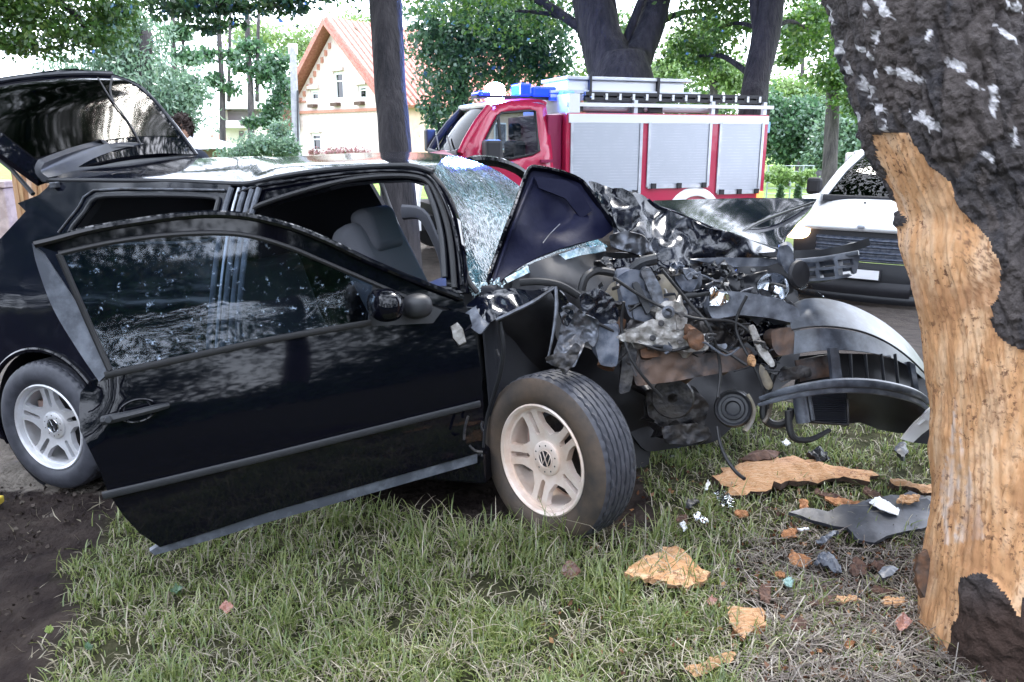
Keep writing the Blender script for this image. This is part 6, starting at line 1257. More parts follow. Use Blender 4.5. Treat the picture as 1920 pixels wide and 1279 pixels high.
    for i in range(14):
        s = sA + (sB - sA) * (i + .5) / 14; bx('rung', s - .018, s + .018, .085, .52, za + .02, zb_ - .02, M['offwhite'], lad)
    bx('ladder_back', sA, sB, .16, .17, za, zb_, M['blacksoft'], lad)
    zc, zd = H(1170, 174, .5)[2], H(1170, 151, .5)[2]; sa, sb = H(1068, 170, .5)[0], H(1290, 170, .5)[0]
    bxo = bx('roof_box', sa, sb, .6, 1.5, zc - .05, zd, M['offwhite'], bev=.03); bx('box_lid', sa + .03, sb - .1, .56, 1.54, zd, zd + .05, M['alugrey'], bxo, bev=.01); bx('box_edge', sa + .1, sb - .25, .55, .6, zc - .02, zc + .03, M['alugrey'], bxo)
    for px in (1110, 1238):
        s = H(px, 160, .5)[0]; bx('box_strap', s - .02, s + .02, .54, .60, zc - .02, zd + .06, M['blacksoft'], bxo)
    bx('head_gantry', H(1082, 190, .1)[0], H(1062, 190, .1)[0], .0, 1.8, z0, H(1070, 176, .1)[2], M['offwhite'])
    for yy in (172, 180, 186):
        zq = H(1045, yy, .5)[2]; bx('hose_coupling', H(1080, 180, .5)[0], H(1030, 180, .5)[0], .45, .52, zq - .02, zq + .02, M['blue_lens'] if yy == 186 else M['alugrey'])
fire_engine()
# ================================================================== white van
def van():
    z = 10.6; c = at(1614, 440, z); gz_ = ground_z(c.x, c.y); yaw = R(-37)
    ex = Vector((math.cos(yaw), math.sin(yaw), 0)); ey = Vector((-math.sin(yaw), math.cos(yaw), 0)); G = Frame((c.x, c.y, gz_), ex, ey, (0, 0, 1)); ax = (G.ex, G.ey, G.ez)
    t = thing('white_van', 'white van facing the camera with one lit headlamp, half hidden by the birch', 'van', (c.x, c.y, gz_))
    H = lambda px, py, b=0.0: G.loc(G.hit(px, py, b))
    def bx(nm, x0, x1, b0, b1, z0, z1, m, par=t, bev=.0):
        mb = MB(); mb.box(G.w((x0 + x1) / 2, (b0 + b1) / 2, (z0 + z1) / 2), abs(x1 - x0) / 2, abs(b1 - b0) / 2, abs(z1 - z0) / 2, ax); return mb.build(nm, m, par, False, bevel=bev)
    hw = -H(1488, 440)[0]; hw = .93
    zbt, zbe = H(1614, 566)[2], H(1614, 432)[2]; zws = H(1660, 374, 1.0)[2]; ztop = zws + .62
    # bonnet: curved shell, broad arch seen from the front
    fr = lambda x: .10 * (abs(x) / hw) ** 2.5
    sec = [(0.02, zbe - .02), (-.02, zbe + .03), (.06, zbe + .12), (.3, zbe + .24), (.65, (zbe + zws) / 2 + .12), (1.02, zws)]
    rails = []
    for f in np.linspace(-1, 1, 13):
        dz = -.13 * abs(f) ** 4; rails.append([G.w(f * hw * (.97 if i < 2 else .95), b + fr(f * hw), zz + dz * (1 if i > 1 else .2)) for i, (b, zz) in enumerate(sec)])
    loft('bonnet', rails, M['white'], t, k=4, kv=2, thick=.03)
    # screen, pillars, roof
    zs = [(1.04, zws), (1.62, zws + .36), (2.25, ztop)]
    rails = [[G.w(f * (hw - .12 - .1 * i), b + .06 * f * f, zz) for i, (b, zz) in enumerate(zs)] for f in np.linspace(-1, 1, 9)]
    loft('windscreen', rails, M['cab_glass'], t, k=4, kv=2, thick=.01)
    for s in (-1, 1):
        mb = MB(); mb.tube([G.w(s * (hw - .07 - .1 * i), b + .05, zz) for i, (b, zz) in enumerate(zs)], .06, 8); mb.build('screen_pillar', M['white'], t)
        mir = bx('door_mirror', s * (hw - .02), s * (hw + .20),  1.15, 1.28, zws + .02, zws + .27, M['blacksoft'], bev=.05); bx('mirror_stalk', s * (hw - .12), s * (hw + .0),  1.2, 1.25, zws + .02, zws + .07, M['blacksoft'], mir)
        bx('body_side', s * (hw - .06), s * hw, .35, 4.2, zbt + .1, zws + .05, M['white'], bev=.05); bx('upper_side', s * (hw - .10), s * (hw - .04), 2.2, 4.2, zws + .05, ztop, M['white'], bev=.03)
        hlm = ball('headlight', G.w(s * (hw - .04), .14, zbe - .06), (G.ex, G.ey, G.ez), .20, .10, .12, M['lamp_lit'] if s < 0 else M['lens'], t)
        mb = MB(); mb.lathe([(.2, .08), (.32, .1), (.33, -.1), (.2, -.1)], G.w(s * (hw - .1), .75, .33), G.ex, 24); mb.build('wheel', M['rubber'], t)
    bx('roof', -hw + .15, hw - .15, 2.25, 4.2, ztop - .03, ztop + .03, M['white'], bev=.02); bx('interior', -hw + .1, hw - .1, 2.9, 3.0, zbt + .2, ztop - .1, M['interior'])
    mb = MB(); mb.tube([G.w(f * (hw - .1), 1.01 + .05 * f * f, zws - .01) for f in np.linspace(-1, 1, 9)], .05, 8, flat=.6); mb.build('scuttle', M['blacksoft'], t)
    # black front: grille bars, bumper, intake, plate
    def front(nm, z0, z1, m, d=.0, th_=.2, w=hw, par=t):
        rails = [[G.w(f * w, d + fr(f * w) * 1.4, z0), G.w(f * w, d - .03 + fr(f * w) * 1.4, (z0 + z1) / 2), G.w(f * w, d + fr(f * w) * 1.4, z1)] for f in np.linspace(-1, 1, 11)]
        return loft(nm, rails, m, par, k=3, kv=2, thick=.05)
    hz = lambda y: H(1614, y)[2]
    front('grille_panel', hz(492), hz(432), M['blacksoft'], .06); bum = front('bumper', hz(545), hz(492), M['plastic'], .0); front('lower_bumper', zbt, hz(548), M['plastic'], -.01)
    for y in (450, 462, 473, 484):
        front('grille_bar', hz(y + 2), hz(y - 2), M['bluegrey'], -.01, w=hw * .62)
    rails = front('air_intake', hz(552), hz(526), M['blacksoft'], -.035, w=hw * .72, par=bum)
    pz0, pz1 = hz(522), hz(497); px = H(1612, 510)[0]
    pl = bx('number_plate', px - .26, px + .26, -.10, -.085, pz0 + .01, pz0 + .13, M['white'], bum); bx('plate_frame', px - .275, px + .275, -.085, -.05, pz0 - .005, pz0 + .145, M['blacksoft'], pl)
    ball('bonnet_badge', G.w(-.0, -.03, zbe + .05), (G.ex, G.ey, G.ez), .05, .02, .03, M['alugrey'], t)
    p = H(1622, 384, .5); mb = MB(); mb.lathe([(.02, 0), (.015, .02), (0, .022)], G.w(p[0], p[1] - .02, p[2] + .02), (0, -.4, 1), 10); mb.build('washer_jet', M['blacksoft'], t)
van()
# ================================================================== things behind the car at the far left
def boards():
    z = 8.2; b = foot(20, z); t = thing('board_stack', 'upright orange sawn boards glimpsed under the raised hatch at the left edge', 'boards', b)
    cols = [(.50, .30, .16), (.60, .38, .20), (.45, .24, .12), (.58, .40, .28)]; ms = [mat('sawn_board_' + 'abcd'[i], c, .8, col2=tuple(x * .7 for x in c), nscale=5, stretch=(6, 6, .5)) for i, c in enumerate(cols)]
    for i, x in enumerate(range(22, 104, 9)):
        p = at(x, 300, z + (i % 3) * .02); mb = MB(); mb.box((p.x, p.y, b.z + .72 + .03 * ((i * 7) % 3)), .023, .012, .72); mb.build('board', ms[i % 4], t, False, bevel=.003)
    b = foot(-12, 9); t = thing('gate_post', 'pale pinkish plastered post behind the car at the left edge', 'post', b); sk = mat('pale_sack', (.52, .42, .40), .9, col2=(.38, .30, .28), nscale=8)
    mb = MB(); mb.box((b.x, b.y, b.z + .58), .17, .17, .58); mb.build('shaft', sk, t, False, bevel=.02); mb = MB(); mb.box((b.x, b.y, b.z + 1.2), .21, .21, .035); mb.build('cap', sk, t, False, bevel=.01)
boards()
def person():
    # someone standing behind the open hatch: only the top of a dark head shows
    z = 8.0; top = at(338, 214, z); g0 = ground_z(top.x, top.y); H = top.z - g0
    p = thing('person', 'person with dark brown hair standing behind the raised hatch, mostly hidden', 'person', (top.x, top.y, g0))
    k = H / 1.75; J = [(0, 0, .95, .13), (0, 0, 1.12, .125), (0, 0, 1.32, .15), (0, 0, 1.45, .07), (0, 0, 1.52, .055), (.18, 0, 1.40, .06), (.24, .02, 1.12, .045), (.25, -.06, .88, .036), (-.18, 0, 1.40, .06), (-.24, .02, 1.12, .045), (-.25, -.06, .88, .036), (.09, 0, .88, .095), (.10, -.01, .48, .06), (.10, .02, .08, .045), (.11, -.13, .035, .035), (-.09, 0, .88, .095), (-.10, -.01, .48, .06), (-.10, .02, .08, .045), (-.11, -.13, .035, .035)]
    Ed = [(0, 1), (1, 2), (2, 3), (3, 4), (2, 5), (5, 6), (6, 7), (2, 8), (8, 9), (9, 10), (0, 11), (11, 12), (12, 13), (13, 14), (0, 15), (15, 16), (16, 17), (17, 18)]
    me = bpy.data.meshes.new('body'); me.from_pydata([(top.x + q[0] * k, top.y + q[1] * k, g0 + q[2] * k) for q in J], Ed, [])
    o = link('body', me, mat('dark_work_clothes', (.02, .025, .04), .9), p); sk = o.modifiers.new('skin', 'SKIN')
    for v, q in zip(me.skin_vertices[0].data, J): v.radius = (q[3] * k, q[3] * k * .85)
    me.skin_vertices[0].data[0].use_root = True; s = o.modifiers.new('sub', 'SUBSURF'); s.levels = s.render_levels = 2
    ax = (Vector((1, 0, 0)), Vector((0, 1, 0)), Vector((0, 0, 1))); c = Vector((top.x, top.y, top.z - .115 * k)); skin = mat('skin', (.45, .25, .18), .6)
    hd = ball('head', c, ax, .078 * k, .098 * k, .115 * k, skin, p, 2.1); ball('nose', c + Vector((0, -.10, -.015)), ax, .014, .02, .022, skin, hd)
    for s_ in (-1, 1): ball('ear', c + Vector((s_ * .08, 0, -.01)), ax, .012, .02, .03, skin, hd); ball('eye', c + Vector((s_ * .03, -.089, .01)), ax, .011, .011, .011, M['blacksoft'], hd)
    rng = np.random.default_rng(2); u = rng.normal(size=(2600, 3)); u /= np.linalg.norm(u, axis=1)[:, None]; u = u[(u[:, 2] > .0) | ((u[:, 1] > .15) & (u[:, 2] > -.5))]
    V, F = leafset(np.array(c) + u * np.array([.088, .108, .118]) * k, .045, rng, .8, 4); fastmesh('hair', V, F, mat('dark_brown_hair', (.030, .016, .013), .6), hd, kind='stuff')
    ball('hair_base', c + Vector((0, .012, .012)), ax, .088 * k, .105 * k, .118 * k, mat('hair_base', (.03, .016, .013), .7), hd, 2.1)
    for s_ in (-1, 1):
        for f in range(5):
            bs = Vector((top.x + s_ * .25 * k, top.y - .065 * k, g0 + .86 * k)); d = Vector((s_ * .004, -.02 + .011 * f, -1)) if f else Vector((-s_ * .5, -.4, -.7))
            ln = (.05, .075, .085, .08, .062)[f]; mb = MB(); st = bs + Vector((0, -.02 + .012 * f, -.01)); mb.tube([st, st + d.normalized() * ln * .6, st + d.normalized() * ln + Vector((-s_ * .012, -.01, 0))], [.010, .009, .006], 8); mb.build('finger', skin, p)
person()
# ================================================================== debris on the ground
def slab(name, label, cat, outline, m, thick=.02, lift=.03, tilt=(0, 0), hump=0, step=None, crumple=.004, group=None, m2=None, sub=1, rag=.07):
    """A broken piece lying on the turf; its outline is laid out on the ground plane and gets its own thickness and hump."""
    cx = sum(p[0] for p in outline) / len(outline); cy = sum(p[1] for p in outline) / len(outline); base = ghit(cx, cy)
    W = [ghit(*p) for p in outline]; ctr = sum(W, Vector()) / len(W); ext = max((w - ctr).length for w in W)
    o2 = [((w.x - ctr.x), (w.y - ctr.y)) for w in W]; st = step or ext / 8
    if rag: o2 = [(q.x + rag * ext * (noise.noise(Vector((q.x * 30, q.y * 30, cx))) + noise.noise(Vector((q.x * 90, q.y * 90, cx)))), q.y + rag * ext * (noise.noise(Vector((q.x * 30, q.y * 30, cy))) + noise.noise(Vector((q.x * 90, q.y * 90, cy))))) for q in dens([Vector(q) for q in o2], st)]
    random.seed(int(cx * 7 + cy)); V, F = cdt(o2, [], st)
    po = np.array([(v[0], v[1]) for v in dens([Vector(q) for q in o2], st)])
    pts = []
    for v in V:
        e = min(1, float(np.sqrt(np.min((po[:, 0] - v.x) ** 2 + (po[:, 1] - v.y) ** 2))) / (ext * .45)); x, y = ctr.x + v.x, ctr.y + v.y
        pts.append(Vector((x, y, ground_z(x, y) + lift + hump * e + tilt[0] * v.x + tilt[1] * v.y + crumple * (noise.noise(Vector((x * 24, y * 24, 1))) * 2 + random.uniform(-1, 1)))))
    F = [f if (pts[f[1]] - pts[f[0]]).cross(pts[f[2]] - pts[f[0]]).z > 0 else tuple(reversed(f)) for f in F]
    me = bpy.data.meshes.new(name); org = Vector((ctr.x, ctr.y, ground_z(ctr.x, ctr.y))); me.from_pydata([tuple(p) for p in pts], [], F); me.update()
    o = link(name, me, m, None, True, origin=org)
    if m2: me.materials.append(m2)
    so = o.modifiers.new('thick', 'SOLIDIFY'); so.thickness = thick; so.offset = -1
    if m2: so.material_offset = 1; so.material_offset_rim = 1
    if sub == 2: s = o.modifiers.new('sub', 'SUBSURF'); s.levels = s.render_levels = 1
    es = o.modifiers.new('edges', 'EDGE_SPLIT'); es.split_angle = R(40)
    tag(o, label, cat, group); return o
M['bark_side'] = mat('bark_underside', (.035, .022, .016), .95, col2=(.09, .055, .04), nscale=30)
M['wood_or'] = wood_mat('fibrous_orange_bark', st=(.7, 4, 4), dark=.72); M['chip'] = mat('rusty_orange_chip', (.20, .085, .035), .9, col2=(.38, .18, .08), nscale=40, bump=(60, .6, .006)); M['brownchip'] = mat('dark_bark_chip', (.06, .032, .024), .95, col2=(.12, .065, .045), nscale=40, bump=(60, .6, .006))
G_ = 'torn bark and wood pieces on the grass'
slab('bark_slab', 'long fibrous orange bark slab, the largest, lying under the car front', 'bark piece', [(1335, 914), (1365, 899), (1400, 887), (1440, 879), (1490, 877), (1530, 886), (1575, 896), (1610, 902), (1645, 910), (1625, 921), (1580, 919), (1530, 921), (1480, 927), (1440, 938), (1400, 949), (1350, 948), (1375, 934), (1345, 926)], M['wood_or'], .025, .05, hump=.035, crumple=.006, rag=.06, group=G_, m2=M['bark_side'], step=.03)
slab('bark_strip', 'grey edged curled bark strip behind the longest bark slab', 'bark piece', [(1385, 884), (1405, 872), (1440, 868), (1462, 874), (1450, 884), (1415, 890)], M['brownchip'], .02, .06, hump=.02, group=G_)
slab('wood_splinter', 'pale orange wood splinter leaning against the foot of the birch', 'wood splinter', [(1668, 926), (1690, 926), (1720, 934), (1760, 938), (1765, 952), (1730, 951), (1695, 940), (1672, 934)], M['wood_or'], .03, .06, hump=.015, group=G_, m2=M['bark_side'])
slab('bark_chip', 'broad pale cream bark piece alone on the open grass below the car', 'bark piece', [(1171, 1094), (1185, 1078), (1205, 1068), (1232, 1058), (1250, 1050), (1262, 1044), (1274, 1046), (1286, 1062), (1305, 1078), (1330, 1096), (1326, 1108), (1300, 1120), (1285, 1126), (1262, 1121), (1245, 1113), (1215, 1110), (1185, 1102)], wood_mat('pale_inner_bark', True, st=(1, 2, 2)), .018, .04, hump=.014, group=G_, m2=M['wood_or'], crumple=.005)
slab('bark_chip', 'squarish orange bark chip nearer the camera than the broad cream piece', 'bark piece', [(1364, 1164), (1378, 1157), (1400, 1160), (1422, 1163), (1433, 1170), (1430, 1184), (1438, 1196), (1412, 1204), (1392, 1219), (1376, 1204), (1368, 1182)], M['wood_or'], .02, .035, hump=.012, group=G_, m2=M['chip'])
slab('bark_chip', 'narrow orange bark strip cut by the bottom edge of the picture', 'bark piece', [(1280, 1280), (1310, 1266), (1345, 1250), (1370, 1242), (1378, 1250), (1366, 1266), (1330, 1280), (1300, 1290)], M['wood_or'], .02, .03, hump=.01, group=G_, m2=M['bark_side'])
small = [((1499, 1068), 24, 12, 20, 'chip', 'curled rusty orange chip left of the bent dark plastic shard'), ((1479, 1016), 15, 9, 0, 'chip', 'small round orange chip left of the white sliver beside the panel'), ((1506, 964), 13, 10, 40, 'chip', 'orange chip just above the left tip of the black panel'), ((1390, 980), 17, 6, 10, 'chip', 'flat orange flake on grass below the longest bark slab'), ((1278, 990), 13, 9, 0, 'brownchip', 'dark rusty chip beside the glass shards right of the front tyre'), ((1462, 1095), 10, 6, 0, 'chip', 'tiny orange chip above the turquoise fragment'),
         ((1548, 1146), 34, 9, -4, 'brownchip', 'long dark brown bark strip among the litter'), ((1586, 1142), 26, 7, -6, 'wood', 'pale splinter lying across the litter right of the dark strip'), ((1676, 1146), 23, 10, 0, 'wood', 'rounded orange wood chunk below the grey oval fragment'), ((1655, 1126), 26, 9, 5, 'brownchip', 'brown bark scrap under the grey oval fragment'), ((1608, 1082), 20, 14, 30, 'brownchip', 'pinkish brown bark crumb right of the bent dark shard'), ((1645, 1078), 12, 9, 0, 'brownchip', 'dark bark crumb close to the birch foot, above the grey oval'), ((1580, 958), 40, 7, 12, 'chip', 'long rusty splinter between the bark slab and the black panel'), ((1550, 945), 30, 6, 10, 'brownchip', 'dark reddish splinter under the right half of the bark slab'), ((1700, 970), 24, 8, -12, 'wood', 'small orange wood splinter lying on the black panel'),
         ((1498, 1190), 16, 12, 0, 'brownchip', 'dark brown crumb on the dry litter'), ((1592, 1228), 9, 7, 0, 'chip', 'reddish chip on the dry grass near the bottom edge'), ((1432, 1132), 12, 20, 10, 'brownchip', 'upright curled brown flake left of the dark strip'), ((1640, 945), 26, 6, 25, 'brownchip', 'brown splinter left of the wood splinter at the birch')]
for (c, a, b, an, m_, lb) in small:
    random.seed(int(c[0])); ol = []
    for q in np.linspace(0, 2 * math.pi, 9)[:-1]:
        k = random.uniform(.75, 1.15); x, y = a * k * math.cos(q), b * k * math.sin(q); ol.append((c[0] + x * math.cos(R(an)) - y * math.sin(R(an)), c[1] + x * math.sin(R(an)) + y * math.cos(R(an))))
    slab('wood_chip', lb, 'wood chip', ol, M[m_], .009, .075 if 'on the black panel' in lb else .035, hump=.004, group=G_, crumple=.004, rag=.12)
# black panel and plastic bits
M['panel'] = mat('scuffed_black_panel', (.020, .022, .030), .5, coat=.0, col2=(.10, .105, .125), nscale=7, ncontrast=(.45, .75), bump=(20, .3, .01))
slab('broken_panel', 'large bent black plastic panel lying at the foot of the birch', 'plastic panel', [(1478, 986), (1510, 980), (1545, 984), (1575, 976), (1620, 965), (1665, 955), (1700, 950), (1770, 958), (1770, 1004), (1700, 1016), (1660, 1030), (1635, 1036), (1610, 1028), (1585, 1016), (1560, 1008), (1520, 1000)], M['panel'], .014, .05, hump=.004, crumple=.007, tilt=(0, .06), rag=.03)
slab('sky_glint_patch', 'white patch standing for a sky reflection on the large black panel', 'painted reflection', [(1626, 970), (1645, 964), (1664, 970), (1682, 986), (1680, 998), (1662, 994), (1642, 984)], M['white'], .004, .066, hump=.002, crumple=.004, tilt=(0, .06))  # added white piece stands in for sky reflected in the panel
slab('plastic_shard', 'bent dark grey plastic shard in the dry litter below the panel', 'plastic shard', [(1524, 1082), (1535, 1066), (1550, 1062), (1566, 1076), (1576, 1096), (1560, 1098), (1545, 1088)], M['plastic_grey'], .012, .05, hump=.03, crumple=.006)
slab('plastic_shard', 'smooth grey oval fragment resting on a brown bark scrap', 'plastic shard', [(1643, 1108), (1652, 1100), (1672, 1098), (1680, 1102), (1668, 1116), (1650, 1119)], M['plastic_grey'], .012, .07, hump=.008, crumple=.001)
slab('plastic_shard', 'curved grey plastic strip below the left tip of the black panel', 'plastic shard', [(1526, 1040), (1546, 1026), (1560, 1016), (1568, 1018), (1556, 1036), (1540, 1046)], M['plastic_grey'], .012, .05, hump=.02, crumple=.004)
slab('plastic_shard', 'black shard standing in the grass behind the black panel', 'plastic shard', [(1672, 880), (1680, 862), (1694, 862), (1698, 882), (1688, 892)], M['plastic'], .02, .08, hump=.03)
slab('plastic_shard', 'blue black sliver left of the longest bark slab', 'plastic shard', [(1284, 968), (1298, 958), (1310, 957), (1308, 966), (1292, 975)], M['plastic'], .012, .05)
slab('plastic_shard', 'dark crumpled lump behind the longest bark slab', 'plastic shard', [(1510, 880), (1528, 868), (1546, 872), (1552, 886), (1530, 890)], M['plastic'], .02, .06, hump=.03, crumple=.01)
slab('plastic_shard', 'turquoise fragment on the litter between the two orange bark pieces', 'plastic shard', [(1466, 1112), (1476, 1106), (1488, 1110), (1484, 1120), (1474, 1122)], mat('turquoise_plastic', (.20, .30, .28), .6), .006, .045)
slab('lens_shard', 'clear broken headlamp lens at the left end of the longest bark slab', 'lens shard', [(1338, 948), (1352, 942), (1368, 950), (1378, 962), (1368, 972), (1352, 966)], M['lens'], .012, .05, hump=.02, crumple=.006)
slab('glass_shard', 'white glass sliver left of the longest bark slab', 'glass shard', [(1319, 938), (1326, 922), (1330, 928), (1326, 940)], M['offwhite'], .005, .05)
slab('glass_shard', 'mirror bright shard right of the front tyre', 'glass shard', [(1300, 990), (1312, 988), (1328, 1002), (1318, 1006), (1304, 1000)], M['chrome'], .005, .05, crumple=.006)
slab('glass_shard', 'pale leaf shaped shard below the dark rusty chip', 'glass shard', [(1272, 1004), (1282, 1000), (1288, 1012), (1282, 1018)], M['offwhite'], .005, .045)
slab('glass_shard', 'white sliver pointing at the black panel', 'glass shard', [(1492, 1014), (1508, 1011), (1518, 1014), (1504, 1018)], M['offwhite'], .005, .045)
slab('glass_shard', 'small white speck on the grass under the hanging cable', 'glass shard', [(1464, 854), (1472, 848), (1480, 854), (1472, 860)], M['white'], .006, .06)
lp = leafmat('dry_leaf', (.13, .06, .045), (.20, .10, .07), .3); lg = leafmat('green_leaf', (.045, .11, .04), (.08, .16, .06), .4); lk = leafmat('pink_leaf', (.42, .20, .15), (.5, .26, .2), .4)
for c, r, m_, lb in (((1070, 1094), 18, lp, 'large curled brown leaf in the grass left of the cream bark piece'), ((426, 1161), 12, lk, 'pinkish dead leaf in the grass below the door'), ((1049, 1004), 10, lk, 'reddish leaf against the front tyre'), ((333, 1127), 11, lg, 'fresh green leaf in the grass under the door corner'), ((96, 1206), 9, leafmat('yellow_green_leaf', (.22, .30, .06), (.26, .34, .08)), 'yellow green leaf on the bare mud at bottom left'), ((1690, 1192), 15, lk, 'pale curled leaf at the birch foot'), ((1333, 1152), 9, lk, 'small tan leaf between the two larger bark pieces'), ((170, 1237), 7, lg, 'green leaf scrap in the grass near the bottom left corner')):
    ol = [(c[0] + r * k * math.cos(q), c[1] + r * .8 * k * math.sin(q)) for q, k in zip(np.linspace(0, 6.28, 9)[:-1], (1.1, .8, .95, .7, 1.1, .8, 1, .7))]
    slab('fallen_leaf', lb, 'leaf', ol, m_, .0015, .045, hump=-.012, crumple=.004, group='fallen leaves', sub=0, tilt=(.1, .25))
p = ghit(-18, 952); mb = MB(); mb.box(p + Vector((-.01, .03, .015)), .04, .035, .018); o = mb.build('yellow_block', mat('yellow_plastic', (.55, .42, .06), .5), None, False, bevel=.008, origin=p); tag(o, 'yellow plastic block on the bare ground at the left edge', 'block')
# white corner of torn trim beside the bumper tip
t = thing('trim_corner', 'white curved trim corner with dark edge lying between bumper tip and birch', 'trim piece', ghit(1725, 830))
patch('white_shell', [(1692, 824), (1712, 796), (1738, 770), (1760, 755), (1768, 790), (1748, 800), (1728, 815), (1712, 830)], pmap([(1692, 824, 3.2), (1765, 770, 3.12)]), M['white'], t, step=10, thick=.02, fold=.01)
patch('dark_edge', [(1714, 830), (1730, 814), (1752, 800), (1768, 800), (1766, 836)], pmap(3.21), M['blacksoft'], t, step=10, thick=.02)
tube('bright_clip', [at(1722, 796, 3.14), at(1734, 786, 3.13)], .006, M['white'], t, k=1)
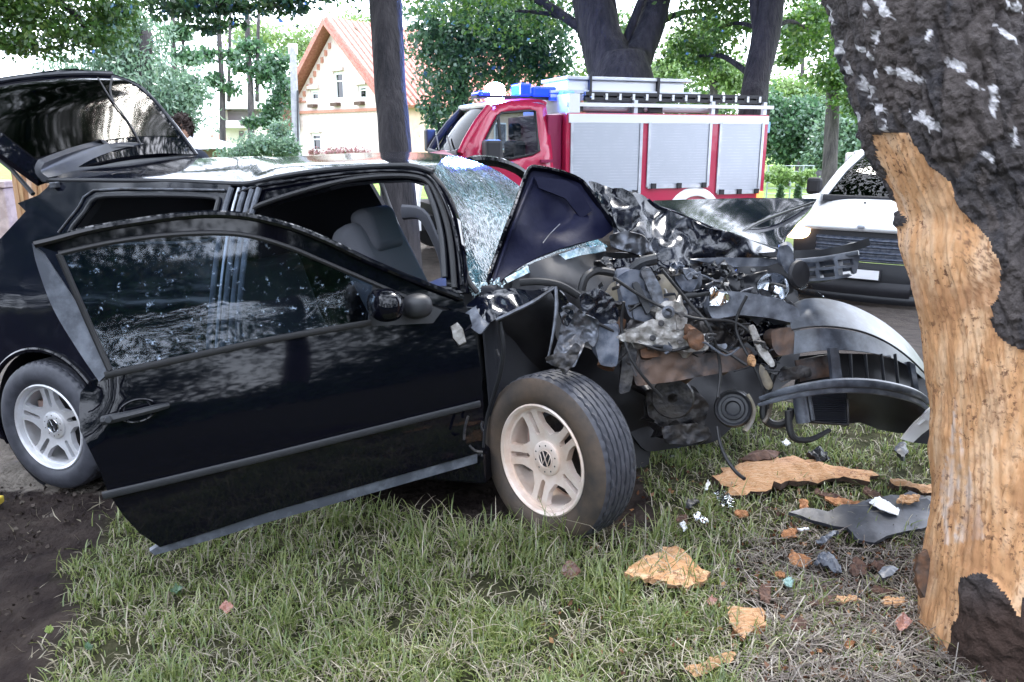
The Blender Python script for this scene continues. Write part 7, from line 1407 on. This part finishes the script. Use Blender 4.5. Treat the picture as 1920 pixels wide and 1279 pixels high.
# ================================================================== turf
def turf():
    rng = np.random.default_rng(21); N = 560000
    x = rng.uniform(-2.1, 3.4, N); y = 1.45 + (rng.uniform(0, 1, N) ** 1.35) * 5.6
    d = np.hypot(x, y); keep = rng.uniform(0, 1, N) < np.clip(2.6 / (d * d) * 1.6, .12, 1); x, y = x[keep], y[keep]
    px = 960 + 1500 * x / (y * .97 + .34); k2 = (px > -30) & (px < 1960); x, y = x[k2], y[k2]
    n = len(x); G = np.zeros(n); Lt = np.zeros(n); Z = np.zeros(n); H1 = np.zeros(n); H2 = np.zeros(n)
    for i in range(n):
        a, b = float(x[i]), float(y[i]); G[i] = grass_at(a, b); Z[i] = ground_z(a, b) + .012 * noise.noise(Vector((a * 5, b * 5, 0)))
        if G[i] > .02 and a > .3: Lt[i] = litter_at(a, b)
        H1[i] = noise.noise(Vector((a * 4.5, b * 4.5, 11))); H2[i] = noise.noise(Vector((a * 13, b * 13, 5)))
    dense = np.clip(.62 + .95 * H1 + .65 * H2, .08, 1)
    keep = rng.uniform(0, 1, n) < G * dense * (1 - .40 * Lt); x, y, Z, Lt, H1, H2 = [q[keep] for q in (x, y, Z, Lt, H1, H2)]; n = len(x)
    straw = rng.uniform(0, 1, n) < np.clip(.28 + .40 * Lt - .45 * H1, .06, .85)
    ln = rng.gamma(6, 1 / 6, n) * (.044 + .020 * np.clip(H1 + H2, -.7, 1)) * np.where(straw, 1.25, 1.0); ln *= np.where(Lt > .4, .8, 1)
    # taller fringe along the car sill and round the tyre
    cs = np.array([car_side(float(a), float(b)) for a, b in zip(x, y)]); fr = np.exp(-((cs + .12) / .14) ** 2) * (x < .6); ln *= 1 + .8 * fr
    az = rng.uniform(0, 2 * np.pi, n); lean = np.where(straw, rng.uniform(.9, 1.7, n), rng.uniform(.25, 1.35, n)); w = rng.uniform(.0011, .0022, n) * np.where(straw, .8, 1) * (1 + .18 * np.hypot(x, y))
    dx, dy = np.cos(az), np.sin(az); sx, sy = -dy, dx
    pts = []
    for f in (0, .5, .85, 1.0):
        bend = lean * f; h = ln * f * np.cos(np.minimum(bend, 1.5) * .85); r = ln * f * np.sin(np.minimum(bend, 1.5) * .85)
        pts.append((x + dx * r, y + dy * r, Z - .004 + np.maximum(h, .004 + .01 * (f > 0))))
    V = np.zeros((n, 7, 3), np.float32)
    for i, f in enumerate((1.0, .8, .5)):
        for s, kk in ((-1, 0), (1, 1)):
            V[:, i * 2 + kk, 0] = pts[i][0] + sx * w * f * s; V[:, i * 2 + kk, 1] = pts[i][1] + sy * w * f * s; V[:, i * 2 + kk, 2] = pts[i][2]
    V[:, 6, 0], V[:, 6, 1], V[:, 6, 2] = pts[3]
    b = (np.arange(n) * 7)[:, None]
    F = np.concatenate([b + np.array([0, 1, 3]), b + np.array([0, 3, 2]), b + np.array([2, 3, 5]), b + np.array([2, 5, 4]), b + np.array([4, 5, 6])])
    g = leafmat('grass_blades', (.105, .155, .038), (.215, .255, .080), .45, .04, (.32, .33, .15)); sm = leafmat('dry_grass_blades', (.17, .15, .11), (.32, .285, .21), .25, .03, (.42, .37, .29))
    mi = np.tile(straw.astype(np.int32), 5)
    o = fastmesh('grass', V.reshape(-1, 3), F, g, kind='stuff'); o.data.materials.append(sm); o.data.polygons.foreach_set('material_index', mi)
    # far meadow tufts and weeds on the mud
    n = 900; xx = rng.uniform(-2.3, -.8, n); yy = rng.uniform(1.5, 3.4, n); ok = np.array([float(a) < edge_x(float(b)) and noise.noise(Vector((a * 5, b * 5, 3))) > .12 for a, b in zip(xx, yy)]); xx, yy = xx[ok], yy[ok]
    P = np.array([(a, b, ground_z(a, b) - .03) for a, b in zip(xx, yy)]); V, F = leafset(P, .075, rng, -.8, 14); fastmesh('dry_stalks', V, F, sm, kind='stuff')
    m = 2600; lx = rng.uniform(-2.6, -.6, m); ly = rng.uniform(1.4, 3.7, m); P = np.array([(a, b, ground_z(a, b) - .022) for a, b in zip(lx, ly) if float(a) < edge_x(float(b)) + .05]); V, F = leafset(P, .022, rng, -.3, 1.3); fastmesh('mud_crumb_litter', V, F, leafmat('mud_crumbs', (.022, .017, .015), (.055, .043, .036), .02, .01, (.10, .085, .07)), kind='stuff')
    # matted dead stems and crumbs in front of the birch
    m = 5200; lx = rng.uniform(.3, 1.6, m * 3); ly = rng.uniform(1.5, 3.2, m * 3); lt = np.array([litter_at(float(a), float(b)) for a, b in zip(lx, ly)]); ok = rng.uniform(0, 1, m * 3) < lt * .6; lx, ly = lx[ok], ly[ok]
    P = np.array([(a, b, ground_z(a, b) + .012 + .02 * rng.uniform()) for a, b in zip(lx, ly)]); dd = rng.normal(size=(len(P), 3)); dd[:, 2] *= .22; dd /= np.linalg.norm(dd, axis=1)[:, None]
    sd_ = np.cross(dd, [0, 0, 1]); L = rng.uniform(.03, .11, len(P))[:, None]; wd_ = .0016
    V = np.stack([P - sd_ * wd_, P + sd_ * wd_, P + dd * L + sd_ * wd_, P + dd * L - sd_ * wd_], 1).reshape(-1, 3); F = np.arange(len(P) * 4).reshape(-1, 4)
    fastmesh('dead_grass_litter', V, F, leafmat('dead_stems', (.07, .055, .05), (.18, .15, .13), .15, .02, (.30, .27, .24)), kind='stuff')
    m = 4200; lx = rng.uniform(.1, 1.6, m); ly = rng.uniform(1.5, 3.4, m); P = np.array([(a, b, ground_z(a, b) + .02) for a, b in zip(lx, ly) if rng.uniform() < .15 + litter_at(a, b)]); V, F = leafset(P, .020, rng, 0, 1.6); fastmesh('bark_crumb_litter', V, F, leafmat('bark_crumbs', (.05, .025, .018), (.16, .07, .035), .05, .02, (.36, .20, .10)), kind='stuff')
turf()
